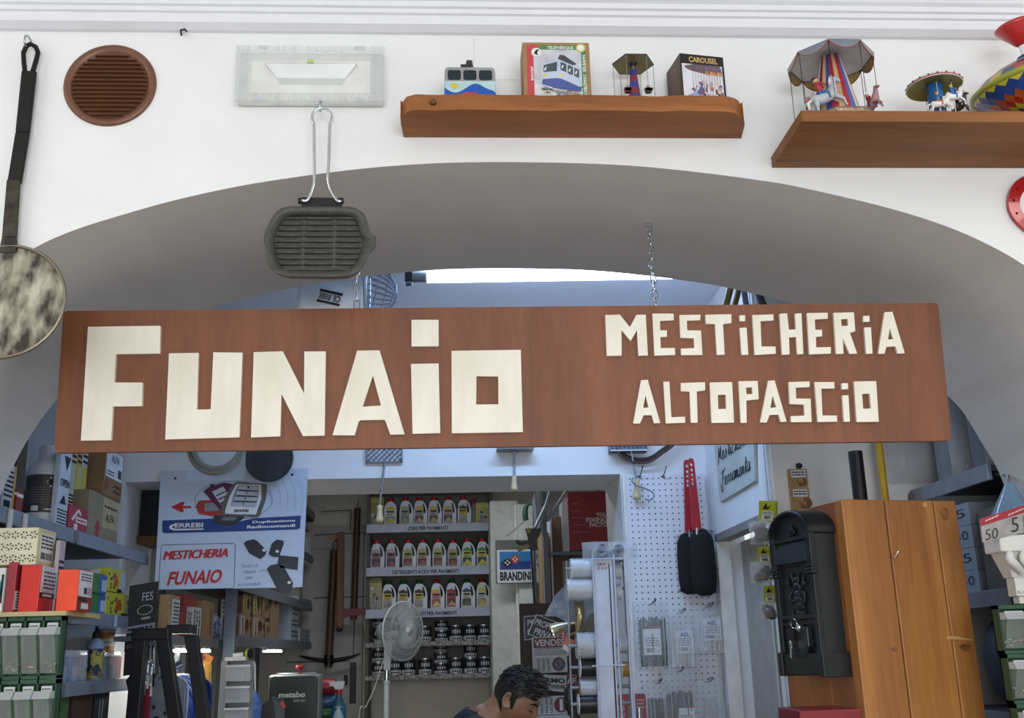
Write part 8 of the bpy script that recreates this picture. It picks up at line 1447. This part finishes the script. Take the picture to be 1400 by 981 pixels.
for s_, a, b in (('A METRO', (816, 773), (829, 769)), ('€ 4,50', (817, 779), (830, 774))): p, q_ = A(*a), A(*b); mb.text(s_, fc, p.x, p.z, q_.x, q_.z, RI, .001, .01, shear=.004)
mb.build('handwritten_price', t); mb = MB(); p, q_ = A(832, 770), A(843, 981); mb.hexa([V((p.x-.002, YCR-.001, q_.z)), V((p.x+.004, YCR-.001, q_.z)), V((p.x+.004, YCR, q_.z)), V((p.x-.002, YCR, q_.z)), V((p.x-.001, YCR-.001, p.z)), V((p.x+.003, YCR-.001, p.z)), V((p.x+.003, YCR, p.z)), V((p.x-.001, YCR, p.z))], INK); mb.build('dark_slot', t)
for px_ in (809.5, 838.5, 853): p = A(px_, 757); MB().tube([V((p.x, YCR-.006, p.z)), V((p.x, YCR-.006, 0))], .004, WS, 8).build('upright_rod', t)
p = A(854, 757); r_ = A(854, 795); MB().box(p.x-.006, p.x+.006, YCR-.01, YCR-.004, r_.z, p.z, WS).build('end_plate', t)
for py_ in (764, 910): a, b = A(809, py_), A(855, py_); MB().tube([V((a.x, YCR-.006, a.z)), V((b.x, YCR-.006, a.z))], .003, WS, 6).build('cross_rod', t)
xl_, xr_ = A(780, 800).x, A(858, 800).x
ZS = [A(800, py).z for py in (775, 804, 882, 912, 940, 963)]
MB().tube([V((xl_-.006, YCR+.06, 0)), V((xl_-.006, YCR+.06, ZS[0]+.03))], .004, GREYM, 8).build('upright_rod', t); MB().box(xr_, xr_+.008, YCR+.02, YCR+.10, 0, ZS[0]+.03, WS).build('side_plate', t)
for z in ZS: MB().tube([V((xl_-.01, YCR+.06, z)), V((xr_+.006, YCR+.06, z))], .006, GREYM, 8).build('axle', t)
def roll(lbl, x0, x1, z, R, m, wrap=None, flange=None, y=YCR+.06):
    a, b = A(x0, 800).x, A(x1, 800).x; o = MB().lathe([(R, a+.004), (R, b-.004)], (0, y, z), m, (1, 0, 0), 28).build('cable_roll'); tag(o, lbl, 'roll', 'rolls on the white cable rack'); mb = MB()
    for u in (a, b-.003): mb.lathe([(R*1.08, u), (R*1.08, u+.003)], (0, y, z), flange or WHITE, (1, 0, 0), 28)
    mb.build('flange', o)
    if wrap: mb = MB(); mb.lathe([(R*1.12, a-.006), (R*1.16, (a+b)/2), (R*1.12, b+.002)], (0, y, z), wrap, (1, 0, 0), 28, caps=False); mb.build('clear_wrap', o)
    return o
WR, BK2 = mat('#c9cdd3', .5), mat('#1b1c20', .35); RR = .034
roll('white paper roll topmost on the white rack', 784, 813, ZS[0], RR, WR, clear('#e8ecf2', .25, .1, 30, .5)); roll('white wrapped roll second from the top of the white rack', 778, 813, ZS[1], RR*1.1, WR, clear('#e8ecf2', .3, .1, 40, .8)); roll('bubble-wrapped white roll in the middle of the white rack', 789, 815, ZS[2], RR*1.25, WR, clear('#eef2f6', .5, .15, 120, 1)); roll('glossy black roll below the bubble-wrapped one', 790, 815, ZS[3], RR, BK2); roll('white and brown roll on the white rack between two black ones', 788, 815, ZS[4], RR*.9, mat('#b9c0cc', .4), None, mat('#8d6a45', .5)); roll('glossy black roll lowest on the white rack', 786, 815, ZS[5], RR*1.0, mat('#26272b', .35))
roll('short white roll behind the column, topmost', 840, 853, ZS[0]-.012, RR*.9, WR); roll('short white roll behind the column, second', 841, 852, ZS[1]-.012, RR*.85, WR); roll('short pale roll behind the column, lower', 845, 855, ZS[2], RR*.9, mat('#a9aeb8', .5)); roll('short yellow-brown roll behind the column, lowest', 846, 858, ZS[3]-.01, RR*.8, mat('#a5803a', .5))
# bag of tubes on top of the rack
X0, X1, Z0, Z1 = pr(797, 739, 872, 764, YCR+.03); t = thing('tube_bag', 'clear bag holding two grey tubes lying on top of the white rack', 'bag', ((X0+X1)/2, YCR+.08, Z0)); 
for px_, r in ((823, .021), (846, .021)): p = A(px_, 751, .01); mb = MB(); mb.lathe([(r, 0), (r, .13)], p, mat('#b5bac2', .35), (0, 1, 0), 24, caps=False); mb.lathe([(r*.62, .13), (r*.62, .004), (r, 0)], p, mat('#6d727a', .4), (0, 1, 0), 24, caps=False); mb.lathe([(r*.6, .05), (.001, .05)], p, INK, (0, 1, 0), 24, caps=False); mb.build('tube', t)
mb = MB(); pillow(mb, X0, X1, Z0, Z1, YCR+.05, .06, clear('#dde3ea', .28, .1, 45, .8), 14, 6); mb.build('clear_bag', t); a = A(835, 760); MB().box(A(812, 760).x, A(856, 760).x, YCR-.004, YCR+.14, A(830, 763).z-.006, A(830, 763).z, WS).build('tray', t)
# grey film sheet, lit work lamp and tag near the rack
YL_ = 1.98; t = thing('film_sheet', 'draped grey plastic film behind the white rack', 'plastic film', at(775, 835, YL_+.06)); mb = MB(); P = [(744, 842), (760, 812), (778, 795), (800, 790), (812, 800), (812, 838), (795, 852), (775, 850), (760, 842)]; mb.prism3(pts(P, YL_+.06), (0, .01, 0), clear('#8d95a5', .38, .15, 30, .9)); mb.build('film', t); MB().tube([at(800, 792, YL_+.065), V((at(812, 792, YL_).x, YL_+.065, at(812, 792, YL_).z)), V((xl_+.02, YCR+.12, at(812, 792, YL_).z))], .004, STEEL).build('peg', t)
p, q_ = at(755, 862, YL_), at(781, 852, YL_); t = thing('work_lamp', 'small lit clamp lamp with a foil reflector beside the white rack', 'lamp', p); d = (q_-p).normalized(); MB().lathe([(.028, 0), (.024, .03), (.015, .06), (.012, .075)], p, mat('#d9d3b5', .25, .9), d, 20, caps=False).build('reflector', t); MB().ball(p+d*.030, (.015, .015, .013), mat('#fff4d8', .3, emit=22), 8).build('bulb', t); MB().tube([q_, at(790, 850, YL_), at(795, 862, YL_-.01), V((xl_-.006, YCR+.10, at(800, 850, YL_).z-.05))], .005, GOLD, 8).build('clamp_arm', t)
X0, X1, Z0, Z1 = pr(769, 868, 785, 892, YL_-.03); t = MB().prism3(pts([(774, 869), (786, 876), (778, 893), (768, 886)], YL_-.03), (0, .002, 0), mat('#d9672e', .45)).build('price_tag'); tag(t, 'orange price tag hanging below the lit clamp lamp', 'tag'); mb = MB(); mb.prism3(pts([(771, 880), (781, 886), (778, 892), (769, 886)], YL_-.0315), (0, .001, 0), TW); mb.build('printed_patch', t); MB().tube([at(774, 869, YL_-.03), at(771, 862, YL_-.01), at(765, 858, YL_)], .0012, INK, 5).build('string', t); MB().tube([at(770, 872, YL_-.032), at(771, 864, YL_-.032)], .007, mat('#c96a66', .4), 8).build('pink_cap', t)
t = thing('foil_bag', 'shiny yellowish foil strip hanging between the lamp and the white rack', 'foil', at(792, 865, YL_-.05)); X0, X1, Z0, Z1 = pr(786, 818, 799, 866, YL_-.05); mb = MB(); pillow(mb, X0, X1, Z0, Z1, YL_-.05, .014, mat('#b9aa82', .2, .7, h2='#857a5e', scale=30, bump=.5), 8, 4); mb.build('foil', t); MB().tube([V(((X0+X1)/2, YL_-.05, Z1-.01)), V((xl_-.004, YCR+.11, Z1+.01))], .002, STEEL, 5).build('hook', t)
# coil spring
mb = MB(); a, b = at(803, 838, 1.93), at(814, 836, 1.93); mb.tube([a.lerp(b, k/60)+V((0, .010*math.cos(k*.8), .010*math.sin(k*.8))) for k in range(61)], .0018, mat('#c9ced6', .3, .6), 5); tag(mb.build('coil_spring'), 'white coil spring hanging just behind the white column', 'spring')
# dark drill body hanging
t = thing('drill_body', 'dark grey drill-shaped tool hanging below the FERMO sign edge', 'tool', at(780, 965, 1.95)); MB().lathe([(.022, 0), (.024, -.03), (.022, -.07), (.014, -.085), (.010, -.10)], at(779, 940, 1.95), mat('#26292c', .4), n=18).build('body', t); a = at(779, 940, 1.95); MB().tube([a, V((a.x, 1.95, a.z+.01)), V((xl_-.006, YCR+.10, a.z+.012))], .003, INK, 6).build('strap', t)
MB_ = MB().tube([at(668, 882, 5.2), at(680, 879, 5.2)], .008, mat('#8c1f2a', .4), 8).tube([at(674, 873, 5.2), at(675, 888, 5.2)], .010, INK, 6).tube([at(668, 882, 5.2), V((RX1+.012, YK_+.03, at(668, 882, 5.2).z))], .006, INK, 6); tag(MB_.build('red_clip'), 'small red and black clip on the rack upright by the pier', 'clip')

# ================================================================== PERSON
def person():
    YPN = 2.12; Hc = at(706, 953, YPN); yaw = math.radians(-16); pit = math.radians(28)
    Rm = Matrix.Rotation(yaw, 3, 'Z') @ Matrix.Rotation(pit, 3, 'Y') @ Matrix.Rotation(math.radians(4), 3, 'X'); k_ = .9; L = lambda x, y, z: Hc+Rm @ V((x*k_, y*k_, z*k_))
    gs = lambda x, s: math.exp(-(x/s)**2)
    def hp(a, b, c_, ex=0):
        w_ = .076*(1-.30*max(0, -c_)**1.5); x = .100*a; z = .112*c_ if c_ > 0 else .128*c_; y = w_*b
        if c_ < 0 and a < 0: x *= 1-.45*min(1, -c_)**1.2
        if c_ < 0 and a > 0: x += .010*(-c_)*a
        if a > 0:
            x += .024*gs(b, .16)*gs(c_+.26, .13)*(a > .3) + .010*gs(b, .12)*gs(c_+.08, .16) - .010*gs(abs(b)-.36, .17)*gs(c_+.05, .10) + .005*gs(c_-.12, .10)*gs(b, .5) + .007*gs(b, .26)*gs(c_+.55, .07)+.006*gs(b, .24)*gs(c_+.64, .06) - .004*gs(b, .3)*gs(c_+.595, .025) + .010*gs(b, .3)*gs(c_+.86, .14)
        n_ = V((a, b, c_)); return V((x, y, z))+n_*ex
    SK = mat('#a37a62', .5, h2='#94694f', scale=30); mb = MB(); n = 40; rings = []
    for i in range(1, n):
        tt = PI*i/n; rings.append([L(*hp(math.sin(tt)*math.cos(2*PI*j/64), math.sin(tt)*math.sin(2*PI*j/64), -math.cos(tt))) for j in range(64)])
    mb.ring(rings, SK, True)
    for s_ in (-1, 1): # ears
        e = [L(-.008+.020*math.cos(a)-.006, s_*(.074+.008*(math.cos(a) < 0)), -.012+.031*math.sin(a)-.004*math.cos(a)) for a in [2*PI*i/18 for i in range(18)]]; mb.tube(e, .0062, SK, 8, True); mb.ball(L(-.010, s_*.072, -.014), (.016, .006, .024), SK, 8, Rm); mb.ball(L(-.002, s_*.078, -.038), .0075, SK, 7)
    nb = Hc+V((-.122, .035, -.082)); mb.tube([L(-.035, 0, -.02), L(-.05, 0, -.07), nb+V((.03, -.01, .02)), nb], [.056, .054, .056, .066], SK, 20)
    ch = nb+V((-.10, .05, -.16)); wa = nb+V((-.20, .10, -.42)); pv = V((wa.x-.04, wa.y+.02, .90))
    sh = [nb+V((-.06, -.155, -.06)), nb+V((-.03, .20, -.06))]
    mb.tube([nb, ch, wa, pv], [.085, .150, .135, .150], SK, 20)
    fingers = []
    hands = [nb+V((.22, -.10, -.46)), nb+V((.24, .16, -.46))]; elb = [nb+V((-.02, -.22, -.36)), nb+V((.02, .28, -.36))]
    for s_ in (0, 1):
        mb.tube([nb+V((-.03, 0, -.06)), sh[s_], sh[s_].lerp(elb[s_], .5), elb[s_], elb[s_].lerp(hands[s_], .5), hands[s_]], [.07, .065, .052, .043, .040, .028], SK, 14)
        d = (hands[s_]-elb[s_]).normalized(); pl = hands[s_]+d*.05; side = d.cross(V((0, 0, 1))).normalized(); mb.tube([hands[s_], pl, pl+d*.045], [.027, .038, .034], SK, 12)
        for q_ in range(4):
            o_ = side*(.024-.016*q_); l_ = (.075, .085, .08, .06)[q_]; p = pl+d*.04+o_; mb.tube([p, p+d*l_*.45+V((0, 0, -.004)), p+d*l_*.75+V((0, 0, -.018)), p+d*l_*.9+V((0, 0, -.034))], [.0092, .0088, .0082, .007], SK, 8)
        sg = 1 if s_ == 0 else -1; sd = -side*sg if False else (V((0, 1, 0)) if s_ == 0 else V((0, -1, 0))); p = pl+sd*.028; mb.tube([p, p+sd*.022+d*.02, p+sd*.028+d*.045], [.012, .0105, .008], SK, 8)
    for s_ in (-1, 1): mb.tube([pv, pv+V((.01, s_*.09, -.05)), V((pv.x+.03, pv.y+s_*.10, .48)), V((pv.x, pv.y+s_*.10, .09)), V((pv.x+.02, pv.y+s_*.10, .05)), V((pv.x+.16, pv.y+s_*.11, .035))], [.13, .09, .058, .042, .045, .035], SK, 14)
    body = mb.build('person'); tag(body, 'dark-haired person in a navy shirt with bowed head, looking down behind the counter', 'person')
    r = body.modifiers.new('one_skin', 'REMESH'); r.mode = 'VOXEL'; r.voxel_size = .0052; r.use_smooth_shade = True; s2 = body.modifiers.new('soft', 'SMOOTH'); s2.factor = .5; s2.iterations = 2
    # hair: short sides, longer tousled top
    HR = mat('#1b1613', .55, h2='#0d0a09', scale=60, stretch=(1, 1, .3), bump=.5); HR2 = mat('#4a3a2c', .45, h2='#2a2019', scale=60)
    mb = MB(); n = 44; m_ = 72; G = {}
    def inhair(a, b, c_):
        if a > .35: return c_ > .40+.10*abs(b)*0-.10*(abs(b) > .5)
        if a > -.05: return c_ > -.06+(a+.05)*.9 or (c_ > -.30 and a > .0 and a < .18 and abs(b) > .8)
        if a > -.30: return c_ > .16 and True or (c_ > -.10 and abs(b) < .86) or c_ > .14
        return c_ > -.62
    for i in range(n+1):
        for j in range(m_):
            tt = PI*i/n; a, b, c_ = math.sin(tt)*math.cos(2*PI*j/m_), math.sin(tt)*math.sin(2*PI*j/m_), -math.cos(tt); topk = max(0, c_-.1); ns = NZ.noise(V((a*5, b*5, c_*5))); ex = .007+.020*topk+.010*topk*max(0, a)+.006*ns*(1 if c_ > .3 else .4); G[i, j] = (L(*hp(a, b, c_, ex)), (a, b, c_))
    for i in range(n):
        for j in range(m_):
            Q = [(i, j), (i, (j+1) % m_), (i+1, (j+1) % m_), (i+1, j)]; ce = [sum(G[q_][1][k] for q_ in Q)/4 for k in range(3)]
            if inhair(*ce): mb.add([G[q_][0] for q_ in Q], [(0, 1, 2, 3)], HR, True)
    rg = random.Random(11)
    for k in range(420):
        a = rg.uniform(-.9, .95); b = rg.uniform(-.95, .95); rr = a*a+b*b
        if rr > .96: continue
        c_ = math.sqrt(1-rr)
        if not (inhair(a, b, c_) and c_ > .25): continue
        p = hp(a, b, c_, .010+.012*max(0, c_)); d = V((.5+.5*a, .25*b+rg.uniform(-.3, .3), .55+rg.uniform(-.2, .2))).normalized(); l_ = rg.uniform(.014, .030)*(1.25 if a > .2 else .8); q1 = p+d*l_*.5+V((.0, 0, .002)); q2 = p+d*l_+V((.008, 0, -.004))
        mb.tube([L(*p), L(*q1), L(*q2)], [.0045, .0035, .0006], HR2 if (a > .35 and rg.random() < .6) else HR, 5)
    mb.build('hair', body)
    mb = MB(); 
    for s_ in (-1, 1): mb.tube([L(*hp(*V((.93, s_*.20, .10)).normalized(), .002)), L(*hp(*V((.84, s_*.40, .16)).normalized(), .003)), L(*hp(*V((.70, s_*.60, .10)).normalized(), .002))], [.003, .0042, .0015], HR, 6)
    mb.build('eyebrow', body)
    mb = MB()
    for s_ in (-1, 1): mb.tube([L(*hp(*V((.90, s_*.26, -.10)).normalized(), .0018)), L(*hp(*V((.84, s_*.40, -.13)).normalized(), .003)), L(*hp(*V((.74, s_*.52, -.09)).normalized(), .0018))], [.0014, .0022, .001], HR, 6)
    mb.build('eyelash', body)
    SH = mat('#1b2130', .85, h2='#141926', scale=60, bump=.3); mb = MB(); cr = nb+V((-.012, .004, .0))
    mb.tube([cr+V((.006, -.002, .008)), cr+V((-.01, .004, -.02)), ch, wa, wa+V((-.02, .01, -.14))], [.084, .100, .163, .148, .16], SH, 24)
    for s_ in (0, 1): mb.tube([nb+V((-.03, 0, -.06)), sh[s_], sh[s_].lerp(elb[s_], .35), sh[s_].lerp(elb[s_], .72)], [.085, .080, .068, .064], SH, 18)
    s_ = mb.build('shirt', body); r = s_.modifiers.new('one_cloth', 'REMESH'); r.mode = 'VOXEL'; r.voxel_size = .007; r.use_smooth_shade = True
    TR = mat('#23262e', .85); mb = MB(); mb.tube([pv+V((0, 0, .12)), pv], [.158, .165], TR, 20)
    for s2_ in (-1, 1): mb.tube([pv, pv+V((.01, s2_*.09, -.05)), V((pv.x+.03, pv.y+s2_*.10, .48)), V((pv.x, pv.y+s2_*.10, .10))], [.14, .105, .075, .062], TR, 16)
    s_ = mb.build('trousers', body); r = s_.modifiers.new('one_cloth', 'REMESH'); r.mode = 'VOXEL'; r.voxel_size = .009
    for s2_ in (-1, 1): MB().tube([V((pv.x-.05, pv.y+s2_*.10, .045)), V((pv.x+.05, pv.y+s2_*.105, .05)), V((pv.x+.19, pv.y+s2_*.11, .035))], [.045, .05, .038], INK, 14).build('shoe', body)
    return body
person()
bench('counter', 'low shop counter in front of the person with the bowed head', .50, 1.0, 1.95, 2.15, .98, wood('#a4733f', '#7a5128', 'x', 6))
